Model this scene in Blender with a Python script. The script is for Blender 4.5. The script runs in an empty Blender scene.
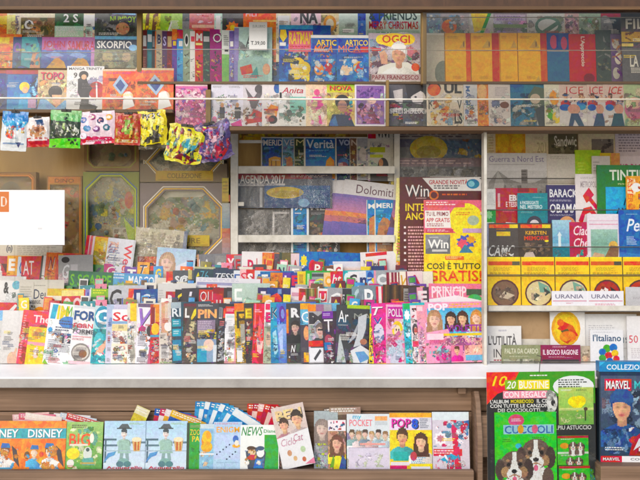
import bpy, math, random
import numpy as np
from mathutils import Vector, Matrix
from mathutils.geometry import tessellate_polygon
random.seed(7)
SC = bpy.context.scene
COL = SC.collection
D = 3.0                       # camera to counter edge, metres
K = 0.0035 / D                # metres per picture unit per metre of distance
ZC = 1.55                     # eye height
R = math.radians

def P(px, py, Y):
    d = D + Y
    return Vector(((px - 320) * K * d, Y, ZC + (240 - py) * K * d))

# ------------------------------------------------------------------ colours
PAL = dict(w='f4f1ec', k='161417', gy='8d8c8d', dg='464549', lg='cdcbc8', r='d21c28', dr='8a1a22', mr='5c1b20',
           o='f07a18', y='f8d414', ly='f8ec92', li='b4d828', g='2fa23a', dn='1e5a34', mt='c4e4d4', t='1798a6',
           b='1c66ba', n='1a2c62', lb='92c8ee', p='7a46a4', ll='cabce6', m='dc2c8c', pk='f496b8', lp='fbd8e0',
           sk='e9b894', sd='c98d68', br='7a4a2a', cr='f1e5c6', tn='cbae80', h='3a2318', bl='e6c46a', gn='6fae86',
           kh='8f8a6a', co='f0606a')
def lin(c):
    return c / 12.92 if c <= 0.04045 else ((c + 0.055) / 1.055) ** 2.4
def colour(s):
    s = PAL.get(s, s)
    return tuple(lin(int(s[i:i + 2], 16) / 255) for i in (0, 2, 4)) + (1.0,)
INK = 0.80
def dim(c):
    return tuple(x * INK for x in c[:3]) + (1.0,)

# ------------------------------------------------------------------ materials
def new_mat(name):
    m = bpy.data.materials.new(name); m.use_nodes = True
    nt = m.node_tree
    for n in list(nt.nodes): nt.nodes.remove(n)
    out = nt.nodes.new('ShaderNodeOutputMaterial')
    b = nt.nodes.new('ShaderNodeBsdfPrincipled')
    nt.links.new(b.outputs[0], out.inputs[0])
    return m, nt, b, out
def node(nt, t, **kw):
    n = nt.nodes.new(t)
    for k, v in kw.items():
        if k in n.inputs: n.inputs[k].default_value = v
        else: setattr(n, k, v)
    return n
def ramp(nt, stops):
    n = nt.nodes.new('ShaderNodeValToRGB')
    el = n.color_ramp.elements
    while len(el) < len(stops): el.new(0.5)
    for e, (p, c) in zip(el, stops): e.position = p; e.color = c
    return n
def obj_coords(nt, scale=(1, 1, 1)):
    tc = nt.nodes.new('ShaderNodeTexCoord'); mp = nt.nodes.new('ShaderNodeMapping')
    oi = nt.nodes.new('ShaderNodeObjectInfo')
    mul = node(nt, 'ShaderNodeMath', operation='MULTIPLY'); mul.inputs[1].default_value = 37.0
    nt.links.new(oi.outputs['Random'], mul.inputs[0])
    cmb = nt.nodes.new('ShaderNodeCombineXYZ')
    for i in range(3): nt.links.new(mul.outputs[0], cmb.inputs[i])
    nt.links.new(tc.outputs['Object'], mp.inputs['Vector']); nt.links.new(cmb.outputs[0], mp.inputs['Location'])
    mp.inputs['Scale'].default_value = scale
    return mp.outputs[0]

def print_mat(name, rough, mottle, bump=0.15, bscale=14, coat=0.0):
    m, nt, b, out = new_mat(name)
    at = node(nt, 'ShaderNodeAttribute', attribute_name='ink')
    v = obj_coords(nt)
    n1 = node(nt, 'ShaderNodeTexNoise', Scale=95.0, Detail=5.0, Roughness=0.62); nt.links.new(v, n1.inputs['Vector'])
    n2 = node(nt, 'ShaderNodeTexVoronoi', Scale=70.0); nt.links.new(v, n2.inputs['Vector'])
    # printed picture grain: value and hue vary from spot to spot, white paper stays clean
    n4 = node(nt, 'ShaderNodeTexNoise', Scale=260.0, Detail=3.0, Roughness=0.6); nt.links.new(v, n4.inputs['Vector'])
    sc_ = nt.nodes.new('ShaderNodeSeparateColor'); nt.links.new(at.outputs['Color'], sc_.inputs[0])
    m1 = node(nt, 'ShaderNodeMath', operation='MINIMUM'); nt.links.new(sc_.outputs[0], m1.inputs[0]); nt.links.new(sc_.outputs[1], m1.inputs[1])
    m2 = node(nt, 'ShaderNodeMath', operation='MINIMUM'); nt.links.new(m1.outputs[0], m2.inputs[0]); nt.links.new(sc_.outputs[2], m2.inputs[1])
    st_ = node(nt, 'ShaderNodeMapRange'); st_.inputs['From Min'].default_value = 0.2; st_.inputs['From Max'].default_value = 0.75; st_.inputs['To Min'].default_value = mottle * 4; st_.inputs['To Max'].default_value = mottle * 0.5
    nt.links.new(m2.outputs[0], st_.inputs['Value'])
    av = node(nt, 'ShaderNodeMath', operation='ADD'); nt.links.new(n1.outputs['Fac'], av.inputs[0]); nt.links.new(n4.outputs['Fac'], av.inputs[1])
    sb_ = node(nt, 'ShaderNodeMath', operation='SUBTRACT'); nt.links.new(av.outputs[0], sb_.inputs[0]); sb_.inputs[1].default_value = 1.0
    mr_ = node(nt, 'ShaderNodeMath', operation='MULTIPLY_ADD'); nt.links.new(sb_.outputs[0], mr_.inputs[0]); nt.links.new(st_.outputs[0], mr_.inputs[1]); mr_.inputs[2].default_value = 1.0
    hs = node(nt, 'ShaderNodeHueSaturation', Saturation=1.1)
    h1 = node(nt, 'ShaderNodeMapRange'); h1.inputs['To Min'].default_value = 0.5 - mottle * 0.10; h1.inputs['To Max'].default_value = 0.5 + mottle * 0.10
    sep = nt.nodes.new('ShaderNodeSeparateColor'); nt.links.new(n2.outputs['Color'], sep.inputs[0])
    nt.links.new(sep.outputs[0], h1.inputs['Value'])
    nt.links.new(at.outputs['Color'], hs.inputs['Color']); nt.links.new(mr_.outputs[0], hs.inputs['Value']); nt.links.new(h1.outputs[0], hs.inputs['Hue'])
    nt.links.new(hs.outputs[0], b.inputs['Base Color'])
    b.inputs['Roughness'].default_value = rough
    b.inputs['Specular IOR Level'].default_value = 0.45
    if coat: b.inputs['Coat Weight'].default_value = coat; b.inputs['Coat Roughness'].default_value = 0.12
    n3 = node(nt, 'ShaderNodeTexNoise', Scale=float(bscale), Detail=2.0); nt.links.new(v, n3.inputs['Vector'])
    bp = node(nt, 'ShaderNodeBump', Strength=bump, Distance=0.01)
    nt.links.new(n3.outputs['Fac'], bp.inputs['Height']); nt.links.new(bp.outputs[0], b.inputs['Normal'])
    return m
def wood_mat(name, c1, c2, c3, sx=1.2, sz=26.0, rough=0.6):
    m, nt, b, out = new_mat(name)
    v = obj_coords(nt, (sx, 8, sz))
    n1 = node(nt, 'ShaderNodeTexNoise', Scale=2.0, Detail=8.0, Roughness=0.65, Distortion=0.6); nt.links.new(v, n1.inputs['Vector'])
    rp = ramp(nt, [(0.25, colour(c1)), (0.5, colour(c2)), (0.75, colour(c3))]); nt.links.new(n1.outputs['Fac'], rp.inputs[0])
    v2 = obj_coords(nt, (3, 3, 3))
    n2 = node(nt, 'ShaderNodeTexNoise', Scale=1.5, Detail=4.0); nt.links.new(v2, n2.inputs['Vector'])
    mr_ = node(nt, 'ShaderNodeMapRange'); mr_.inputs['To Min'].default_value = 0.65; mr_.inputs['To Max'].default_value = 1.3; nt.links.new(n2.outputs['Fac'], mr_.inputs['Value'])
    hs = node(nt, 'ShaderNodeHueSaturation'); nt.links.new(rp.outputs[0], hs.inputs['Color']); nt.links.new(mr_.outputs[0], hs.inputs['Value'])
    nt.links.new(hs.outputs[0], b.inputs['Base Color']); b.inputs['Roughness'].default_value = rough
    bp = node(nt, 'ShaderNodeBump', Strength=0.25, Distance=0.003); nt.links.new(n1.outputs['Fac'], bp.inputs['Height']); nt.links.new(bp.outputs[0], b.inputs['Normal'])
    return m
def paint_mat(name, c, c2, rough=0.45, scale=6.0, metallic=0.0):
    m, nt, b, out = new_mat(name)
    v = obj_coords(nt)
    n1 = node(nt, 'ShaderNodeTexNoise', Scale=scale, Detail=8.0, Roughness=0.7); nt.links.new(v, n1.inputs['Vector'])
    rp = ramp(nt, [(0.32, colour(c2)), (0.56, colour(c))]); nt.links.new(n1.outputs['Fac'], rp.inputs[0])
    nt.links.new(rp.outputs[0], b.inputs['Base Color']); b.inputs['Roughness'].default_value = rough; b.inputs['Metallic'].default_value = metallic
    bp = node(nt, 'ShaderNodeBump', Strength=0.1, Distance=0.004); nt.links.new(n1.outputs['Fac'], bp.inputs['Height']); nt.links.new(bp.outputs[0], b.inputs['Normal'])
    return m
def clear_mat(name, tint, gloss, rough, bump=0.0, bscale=20, stretch=(1, 1, 1)):
    m, nt, b, out = new_mat(name); nt.nodes.remove(b)
    tr = node(nt, 'ShaderNodeBsdfTransparent', Color=colour(tint)); gl = node(nt, 'ShaderNodeBsdfGlossy', Roughness=rough)
    mx = nt.nodes.new('ShaderNodeMixShader')
    fr = node(nt, 'ShaderNodeLayerWeight', Blend=0.5)
    pw = node(nt, 'ShaderNodeMath', operation='POWER'); pw.inputs[1].default_value = 4.0
    mul = node(nt, 'ShaderNodeMath', operation='MULTIPLY_ADD'); mul.inputs[1].default_value = gloss; mul.inputs[2].default_value = gloss * 0.04; mul.use_clamp = True
    nt.links.new(fr.outputs['Facing'], pw.inputs[0]); nt.links.new(pw.outputs[0], mul.inputs[0]); nt.links.new(mul.outputs[0], mx.inputs[0])
    nt.links.new(tr.outputs[0], mx.inputs[1]); nt.links.new(gl.outputs[0], mx.inputs[2]); nt.links.new(mx.outputs[0], out.inputs[0])
    if bump:
        v = obj_coords(nt, stretch)
        n1 = node(nt, 'ShaderNodeTexNoise', Scale=float(bscale), Detail=4.0, Distortion=1.2); nt.links.new(v, n1.inputs['Vector'])
        bp = node(nt, 'ShaderNodeBump', Strength=bump, Distance=0.02); nt.links.new(n1.outputs['Fac'], bp.inputs['Height'])
        nt.links.new(bp.outputs[0], gl.inputs['Normal']); nt.links.new(bp.outputs[0], fr.inputs['Normal'])
    return m
MAT = dict(
    gloss=print_mat('glossy_print', 0.33, 0.20), matte=print_mat('matte_print', 0.6, 0.18, 0.2),
    news=print_mat('newsprint', 0.85, 0.10, 0.25, 18), foil=print_mat('foil_print', 0.3, 0.18, 0.4, 45, 0.15),
    card=print_mat('printed_card', 0.42, 0.12, 0.08, 6),
    pages=None,
    beam=wood_mat('dark_brown_wood', '38230f', '4a2f1a', '5a3a22', 14.0, 5),
    panel=wood_mat('weathered_brown_planks', '5c4633', '7c614b', '967a63', 0.7, 60),
    shelf=wood_mat('shelf_wood', '4e3820', '65482a', '7d5d38', 1.0, 40),
    back=wood_mat('back_board_wood', '9c7638', 'b48c4a', 'c8a25c', 6.0, 1.5),
    post=wood_mat('pale_post_wood', '6e5628', '866a36', '9c8048', 20.0, 1.2),
    white=paint_mat('white_painted_metal', 'fdfcfa', 'f3f1ee', 0.4),
    cream=paint_mat('cream_painted_rack', 'd2cec4', 'b4afa2', 0.5, 14),
    grey=paint_mat('grey_metal_edge', 'a8a49f', '938f8a', 0.45),
    wire=paint_mat('dull_steel_wire', '6f6a62', '55504a', 0.4, 40, 0.6),
    rail=paint_mat('white_rail_plastic', 'e8e2d6', 'd0c8b8', 0.35, 30),
    board=paint_mat('brown_cardboard', 'a98c68', '957a58', 0.8, 9),
    pave=paint_mat('grey_paving', 'b4aea6', '9a948c', 0.85, 4),
    dark=paint_mat('dark_paint', '2a2522', '1d1a18', 0.6),
    glass=clear_mat('shop_glass', 'f0eee8', 0.45, 0.03),
    acrylic=clear_mat('acrylic_lip', 'f8f8f6', 0.22, 0.03),
    haze_glass=clear_mat('sky_veil_glass', 'fafaf8', 0.4, 0.2, 0.1, 3),
    film=clear_mat('crinkled_film', 'fafafa', 1.5, 0.12, 1.0, 26, (1.6, 1, 0.7)),
    blister=clear_mat('clear_blister', 'f4f6f5', 0.9, 0.1, 0.35, 9))
def pages_mat():
    m, nt, b, out = new_mat('page_edges')
    v = obj_coords(nt, (1, 1, 1))
    w = node(nt, 'ShaderNodeTexWave', Scale=420.0, Distortion=2.0); w.bands_direction = 'Y'; nt.links.new(v, w.inputs['Vector'])
    rp = ramp(nt, [(0.0, colour('c9c4b8')), (0.8, colour('f0ede4'))]); nt.links.new(w.outputs['Fac'], rp.inputs[0])
    nt.links.new(rp.outputs[0], b.inputs['Base Color']); b.inputs['Roughness'].default_value = 0.85
    return m
MAT['pages'] = pages_mat()

# ------------------------------------------------------------------ objects
def tag(o, label=None, cat=None, group=None, kind=None):
    if label: o['label'] = label
    if cat: o['category'] = cat
    if group: o['group'] = group
    if kind: o['kind'] = kind
    return o
def empty(name, loc, rot=None):
    o = bpy.data.objects.new(name, None); COL.objects.link(o); o.empty_display_size = 0.05
    o.location = loc
    if rot: o.rotation_euler = rot
    return o
class MB:
    """collects polygons of one mesh"""
    def __init__(s): s.v = []; s.f = []; s.c = []
    def face(s, pts, c=(1, 1, 1, 1)):
        n = len(s.v); s.v += [tuple(p) for p in pts]; s.f.append(tuple(range(n, n + len(pts))))
        s.c += (list(c) if isinstance(c, list) else [c] * len(pts))
    def box(s, a, b, c=(1, 1, 1, 1)):
        (x0, y0, z0), (x1, y1, z1) = a, b
        n = len(s.v)
        s.v += [(x0, y0, z0), (x1, y0, z0), (x1, y1, z0), (x0, y1, z0), (x0, y0, z1), (x1, y0, z1), (x1, y1, z1), (x0, y1, z1)]
        for f in ((0, 1, 5, 4), (1, 2, 6, 5), (2, 3, 7, 6), (3, 0, 4, 7), (4, 5, 6, 7), (3, 2, 1, 0)):
            s.f.append(tuple(n + i for i in f)); s.c += [c] * 4
    def rod(s, a, b, r, n=8, c=(1, 1, 1, 1)):
        a = Vector(a); b = Vector(b); d = (b - a).normalized()
        u = d.orthogonal().normalized(); w = d.cross(u); m = len(s.v)
        for p in (a, b):
            for i in range(n):
                t = 2 * math.pi * i / n; s.v.append(tuple(p + (u * math.cos(t) + w * math.sin(t)) * r))
        for i in range(n):
            j = (i + 1) % n; s.f.append((m + i, m + j, m + n + j, m + n + i)); s.c += [c] * 4
        s.f.append(tuple(m + i for i in reversed(range(n)))); s.f.append(tuple(m + n + i for i in range(n))); s.c += [c] * (2 * n)
    def build(s, name, mat, parent=None, bevel=0, smooth=False, ink=False):
        me = bpy.data.meshes.new(name); me.from_pydata(s.v, [], s.f); me.materials.append(mat)
        if ink:
            at = me.color_attributes.new('ink', 'FLOAT_COLOR', 'CORNER')
            at.data.foreach_set('color', [x for c in s.c for x in c])
        if smooth: me.polygons.foreach_set('use_smooth', [True] * len(me.polygons))
        me.update()
        o = bpy.data.objects.new(name, me); COL.objects.link(o)
        if parent: o.parent = parent
        if bevel:
            bv = o.modifiers.new('bevel', 'BEVEL'); bv.width = bevel; bv.segments = 2; bv.limit_method = 'ANGLE'
        return o

# ------------------------------------------------------------------ lettering (built-in font), normalised to a unit box
GLY = {}
def glyphs(strings):
    made = []
    for key in strings:
        if key in GLY: continue
        txt, st = key
        cu = bpy.data.curves.new('t', 'FONT'); cu.body = txt; cu.resolution_u = 2; cu.fill_mode = 'FRONT'
        cu.offset = {'t': 0.018, 'n': 0.0, 'i': 0.012, 'x': 0.045}[st]
        if st == 'i': cu.shear = 0.28
        o = bpy.data.objects.new('t', cu); COL.objects.link(o); made.append((key, o, cu))
    bpy.context.view_layer.update(); dg = bpy.context.evaluated_depsgraph_get()
    for key, o, cu in made:
        e = o.evaluated_get(dg); me = e.to_mesh()
        vs = [(v.co.x, v.co.y) for v in me.vertices]; fs = [tuple(p.vertices) for p in me.polygons]
        e.to_mesh_clear()
        if not vs: GLY[key] = ([], []); continue
        x0 = min(v[0] for v in vs); x1 = max(v[0] for v in vs); y0 = min(v[1] for v in vs); y1 = max(v[1] for v in vs)
        GLY[key] = ([((x - x0) / max(1e-6, x1 - x0), 1 - (y - y0) / max(1e-6, y1 - y0)) for x, y in vs], fs)
    for key, o, cu in made:
        bpy.data.objects.remove(o); bpy.data.curves.remove(cu)

# ------------------------------------------------------------------ printed art: "op args; op args; ..." in cover units (u to the right, v down)
def parse(art):
    return [s.split() for s in art.split(';') if s.strip()]
def ell(cu, cv, ru, rv, n=18, a0=0.0, a1=2 * math.pi):
    return [(cu + ru * math.cos(a0 + (a1 - a0) * i / n), cv + rv * math.sin(a0 + (a1 - a0) * i / n)) for i in range(n)]
def expand(ops, asp, rnd, w=.15, h=.2):
    """-> list of (is_title, convex polygon [(u,v)], colour or list of colours, layer step)"""
    out = []; L = [0]; seen = False
    def poly(pts, c, title=False, step=True):
        if step: L[0] += 1
        out.append((title, pts, c, L[0]))
    def patch(u0, v0, u1, v1, cell, fn):      # a printed halftone picture: small flat cells, coloured by fn(u, v, rng) -> rgb, mask
        u0, v0, u1, v1 = max(0., u0), max(0., v0), min(u1, 1.2), min(v1, 1.)
        if u1 <= u0 or v1 <= v0: return
        nx = max(2, min(60, int((u1 - u0) * w / cell))); ny = max(2, min(70, int((v1 - v0) * h / cell)))
        us = u0 + (u1 - u0) * (np.arange(nx) + .5) / nx; vs_ = v0 + (v1 - v0) * (np.arange(ny) + .5) / ny
        U, V = np.meshgrid(us, vs_); rg = np.random.RandomState(rnd.randrange(1 << 30))
        rgb, mk = fn(U, V, rg); rgb = np.clip(rgb, .004, .95); L[0] += 1
        du = (u1 - u0) / nx / 2; dv = (v1 - v0) / ny / 2
        for j in range(ny):
            for i in range(nx):
                if mk[j, i]:
                    a, b = us[i], vs_[j]; c = rgb[j, i]
                    out.append((False, [(a - du, b - dv), (a + du, b - dv), (a + du, b + dv), (a - du, b + dv)], (float(c[0]), float(c[1]), float(c[2]), 1.0), L[0]))
    for o in ops:
        k = o[0]
        if k in 'tTinvV':
            title = k in 'TV' and not seen; st = k if k in 'in' else 't'
            u0, v0, u1, v1 = map(float, o[2:6]); c = colour(o[6])
            txt = o[1].replace('_', ' ')
            if len(txt) <= 4 and k in 'tT': st = 'txtixn'[int(rnd.random() * 6)]
            vs, fs = GLY[(txt, st)]
            if k in 'tT' and len(txt) <= 6 and rnd.random() < .4:          # printed drop shadow
                L[0] += 1; q = .012 if len(txt) > 4 else .025; dk = colour('28242c') if sum(c[:3]) > .7 else colour('e8e4de')
                for f in fs: poly([(u0 + (u1 - u0) * vs[i][0] + q, v0 + (v1 - v0) * vs[i][1] + q * .5) for i in f], dk, False, False)
            L[0] += 1
            for f in fs:
                if k in 'vV': pts = [(u0 + (u1 - u0) * (1 - vs[i][1]), v0 + (v1 - v0) * vs[i][0]) for i in f]
                else: pts = [(u0 + (u1 - u0) * vs[i][0], v0 + (v1 - v0) * vs[i][1]) for i in f]
                poly(pts, c, title, False)
            seen = seen or title
        elif k == 'r':
            u0, v0, u1, v1 = map(float, o[1:5]); poly([(u0, v0), (u1, v0), (u1, v1), (u0, v1)], colour(o[5]))
        elif k == 'g':
            u0, v0, u1, v1 = map(float, o[1:5]); a, b = colour(o[5]), colour(o[6])
            N = 7
            L[0] += 1
            for i in range(N):
                t0 = v0 + (v1 - v0) * i / N; t1 = v0 + (v1 - v0) * (i + 1) / N
                ca = tuple(a[j] + (b[j] - a[j]) * (i + .5) / N for j in range(4))
                poly([(u0, t0), (u1, t0), (u1, t1), (u0, t1)], ca, False, False)
        elif k == 'e':
            cu, cv, ru, rv = map(float, o[1:5]); poly(ell(cu, cv, ru, rv), colour(o[5]))
        elif k == 'p':
            c = colour(o[1]); q = list(map(float, o[2:])); pts = list(zip(q[0::2], q[1::2]))
            L[0] += 1
            for tri in tessellate_polygon([[Vector((x, y, 0)) for x, y in pts]]):
                poly([pts[i] for i in tri], c, False, False)
        elif k == 'l':
            u0, v0, u1, v1 = map(float, o[1:5]); n = int(o[5]); c = colour(o[6]); L[0] += 1
            n2 = n * 2 if (v1 - v0) / n > .03 else n
            for i in range(n2):
                a = v0 + (v1 - v0) * i / n2; b = a + (v1 - v0) / n2 * 0.5; u = u0; e = u1 - (u1 - u0) * rnd.random() * 0.35
                while u < e:
                    ww = (u1 - u0) * rnd.uniform(0.04, 0.13); x = min(u + ww, e)
                    poly([(u, a), (x, a), (x, b), (u, b)], c, False, False); u = x + (u1 - u0) * 0.028
        elif k == 's':
            cu, cv, ru, rv = map(float, o[1:5]); c = colour(o[5]); n = int(o[6]) if len(o) > 6 else 10; L[0] += 1
            for i in range(n):
                a = 2 * math.pi * i / n; da = math.pi / n
                poly([(cu, cv), (cu + ru * .7 * math.cos(a - da), cv + rv * .7 * math.sin(a - da)), (cu + ru * math.cos(a), cv + rv * math.sin(a)), (cu + ru * .7 * math.cos(a + da), cv + rv * .7 * math.sin(a + da))], c, False, False)
        elif k == 'b':                       # a busy printed picture in these colours
            u0, v0, u1, v1 = map(float, o[1:5]); n = int(o[5]); cs = np.array([colour(x)[:3] for x in o[6].split(',')])
            def fn(U, V, rg):
                rgb = np.zeros(U.shape + (3,)); mk = np.zeros(U.shape, bool); N = int(n * 2.2) + 3
                su = max(.25, (u1 - u0)); sv = max(.1, (v1 - v0)); wob = rg.rand(*U.shape) * .5
                for q in range(N):
                    big = 1.0 if q < N * .4 else .5
                    cx = rg.uniform(u0, u1); cy = rg.uniform(v0, v1); rx = rg.uniform(.07, .22) * su * big; ry = rg.uniform(.05, .2) * sv * big; t = rg.uniform(0, 3.14)
                    X = ((U - cx) * math.cos(t) + (V - cy) / asp * math.sin(t)) / rx; Y = (-(U - cx) * asp * math.sin(t) + (V - cy) * math.cos(t)) / ry
                    d = (np.abs(X) ** 2.4 + np.abs(Y) ** 2.4) + wob
                    m = d < 1; c = cs[rg.randint(len(cs))] * rg.uniform(.7, 1.15)
                    rgb[m] = (c[None, :] * (1.12 - .4 * np.clip(d[m], 0, 1) + .22 * Y[m] * .5)[:, None]); mk |= m
                nz = rg.rand(*U.shape); rgb *= (.79 + .42 * nz)[..., None]
                fl = rg.rand(*U.shape) < .05; rgb[fl & mk] = cs[rg.randint(len(cs), size=int((fl & mk).sum()))]
                return rgb, mk
            patch(u0, v0, u1, v1, .003, fn)
        elif k == 'f':                       # a small printed portrait photograph
            cu, cv, s = map(float, o[1:4]); sk, ha, sh = (np.array(colour(x)[:3]) for x in o[4:7]); ru = s * .74 / asp; lng = 'L' in o[7:]
            def fn(U, V, rg):
                x = (U - cu) / ru; y = (V - cv) / s; rgb = np.zeros(U.shape + (3,)); mk = np.zeros(U.shape, bool)
                def put(m, c, f): rgb[m] = c[None, :] * f[m][:, None]; mk[m] = True
                nz = .86 + .28 * rg.rand(*U.shape); st = .8 + .35 * np.abs(np.sin(x * 9 + y * 2 + rg.rand() * 6)) * nz
                put((y > 1.22 + .14 * x * x) & (np.abs(x) < 2.3), sh, (1.05 - .16 * x) * nz)
                if lng: put((np.abs(x) < 1.3 + .12 * np.maximum(y, 0)) & (y < 2.1) & ((y > 0) | ((x / 1.3) ** 2 + (y / 1.22) ** 2 < 1)), ha, st)
                else: put((x / 1.08) ** 2 + ((y + .22) / 1.06) ** 2 < 1, ha, st)
                put((np.abs(x) < .46) & (y > .4) & (y < 1.5 - .3 * np.abs(x)), sk, .72 - .1 * x)
                fm = (x / (.93 - .18 * np.clip(y, 0, 1))) ** 2 + ((y - .08) / .98) ** 2 < 1
                f = 1.06 - .2 * x - .12 * (x * x + y * y)
                g = lambda a, b, p, q: np.exp(-((x - a) / p) ** 2 - ((y - b) / q) ** 2)
                f = f * (1 - .62 * g(-.38, 0, .2, .1)) * (1 - .62 * g(.38, 0, .2, .1)) * (1 - .35 * g(-.4, -.22, .28, .07)) * (1 - .35 * g(.4, -.22, .28, .07)) * (1 - .22 * g(.1, .34, .14, .12)) * (1 + .12 * g(-.04, .2, .08, .2))
                put(fm, sk, f * (.95 + .1 * rg.rand(*U.shape)))
                lip = np.clip(.8 * g(0, .6, .34, .1), 0, 1) * fm; rgb[:] = rgb * (1 - lip[..., None]) + lip[..., None] * np.array([.42, .07, .08])
                chk = np.clip(.25 * (g(-.5, .35, .25, .2) + g(.5, .35, .25, .2)), 0, 1) * fm; rgb[:] = rgb * (1 - chk[..., None]) + chk[..., None] * np.array([.75, .25, .22])
                put(fm & (y < -.42 + .35 * (x + .2) ** 2), ha, st * 1.25)
                return rgb, mk
            patch(cu - ru * 2.3, cv - s * 1.4, cu + ru * 2.3, min(1, cv + s * 3), min(.0032, s * h / 5), fn)
        elif k == 'd':                       # a puppy's head: dark ears and cap, white blaze and muzzle, nose, tongue
            cu, cv, s = map(float, o[1:4]); ru = s / asp
            def fn(U, V, rg):
                x = (U - cu) / ru; y = (V - cv) / s; rgb = np.zeros(U.shape + (3,)); mk = np.zeros(U.shape, bool)
                kb, wh, tn, bg_ = (np.array(colour(q)[:3]) for q in ('6c564c', 'f4efe9', 'b08868', '4c3c36'))
                fur = (.75 + .5 * rg.rand(*U.shape)) * (1.08 - .16 * x)
                def put(m, c): rgb[m] = c[None, :] * fur[m][:, None]; mk[m] = True
                el_ = lambda a, b, p, q: ((x - a) / p) ** 2 + ((y - b) / q) ** 2
                put((el_(0, 1.75, .95, 1.05) < 1), wh); put((el_(-.8, 1.8, .4, .9) < 1) | (el_(.8, 1.8, .4, .9) < 1), kb)
                put(el_(0, 0, .98, 1.0) < 1, kb)
                put((el_(-.98, .25, .34, .72) < 1) | (el_(.98, .25, .34, .72) < 1), bg_)
                put((el_(-.62, .45, .3, .36) < 1) | (el_(.62, .45, .3, .36) < 1), tn)
                put((np.abs(x) < .13 + .22 * np.clip(y + .5, 0, 1)) & (y > -.95) & (y < .6), wh); put(el_(0, .56, .52, .44) < 1, wh)
                put((el_(-.4, -.08, .14, .13) < 1) | (el_(.4, -.08, .14, .13) < 1), np.array([.01, .008, .008]))
                put((el_(-.45, -.35, .12, .08) < 1) | (el_(.45, -.35, .12, .08) < 1), tn)
                put(el_(0, .38, .19, .14) < 1, np.array([.015, .01, .012])); put((np.abs(x) < .03) & (y > .45) & (y < .72), bg_)
                put((np.abs(y - .74 + .12 * np.cos(x * 5)) < .05) & (np.abs(x) < .36), tn); put(el_(0, .92, .15, .2) < 1, np.array(colour('e07488')[:3]))
                return rgb, mk
            patch(cu - ru * 1.4, cv - s * 1.1, cu + ru * 1.4, cv + s * 2.8, min(.0028, s * h / 9), fn)
        else: raise ValueError('art op ' + k)
    return out
def clip(poly, ax, lo, hi):
    for s, lim in ((1, lo), (-1, hi)):
        res = []; n = len(poly)
        for i in range(n):
            a, b = poly[i], poly[(i + 1) % n]
            da, db = s * (a[ax] - lim), s * (b[ax] - lim)
            if da >= 0: res.append(a)
            if (da > 0 and db < 0) or (da < 0 and db > 0):
                t = da / (da - db); res.append((a[0] + (b[0] - a[0]) * t, a[1] + (b[1] - a[1]) * t))
        poly = res
        if len(poly) < 3: return []
    return poly
LAY = 0.00007
def art_mesh(ops, w, h, bg, rnd, deform=None, nu=1, nv=1, uscale=1.0):
    """two meshes: everything printed, and the title lettering"""
    body, title = MB(), MB()
    cells = []
    polys = [(False, [(0, 0), (1, 0), (1, 1), (0, 1)], colour(bg), 0)]
    for t, pts, c, l in expand(ops, w * uscale / h, rnd, w * uscale, h):
        polys.append((t, [(u * uscale, v) for u, v in pts], c, l))
    for t, pts, c, l in polys:
        q0 = clip(clip(pts, 0, 0.0, 1.0), 1, 0.0, 1.0) if pts else []
        if not q0: continue
        u0 = min(p[0] for p in q0); u1 = max(p[0] for p in q0); v0 = min(p[1] for p in q0); v1 = max(p[1] for p in q0)
        for i in range(max(0, int(u0 * nu - 1e-6)), min(nu, int(u1 * nu - 1e-9) + 1)):
            qa = clip(q0, 0, i / nu, (i + 1) / nu) if nu > 1 else q0
            if not qa: continue
            for j in range(max(0, int(v0 * nv - 1e-6)), min(nv, int(v1 * nv - 1e-9) + 1)):
                qq = clip(qa, 1, j / nv, (j + 1) / nv) if nv > 1 else qa
                if len(qq) < 3: continue
                ar = sum(qq[a][0] * qq[(a + 1) % len(qq)][1] - qq[(a + 1) % len(qq)][0] * qq[a][1] for a in range(len(qq)))
                if abs(ar) < 1e-7: continue
                if ar > 0: qq = qq[::-1]      # face towards -Y
                out = []
                for u, v in qq:
                    x = (u - .5) * w; z = (1 - v) * h; y = 0.0
                    if deform:
                        dx, y, dz = deform(u, v); x += dx; z += dz
                    out.append((x, y - LAY * l, z))
                (title if t else body).face(out, dim(c))
    return body, title
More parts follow.
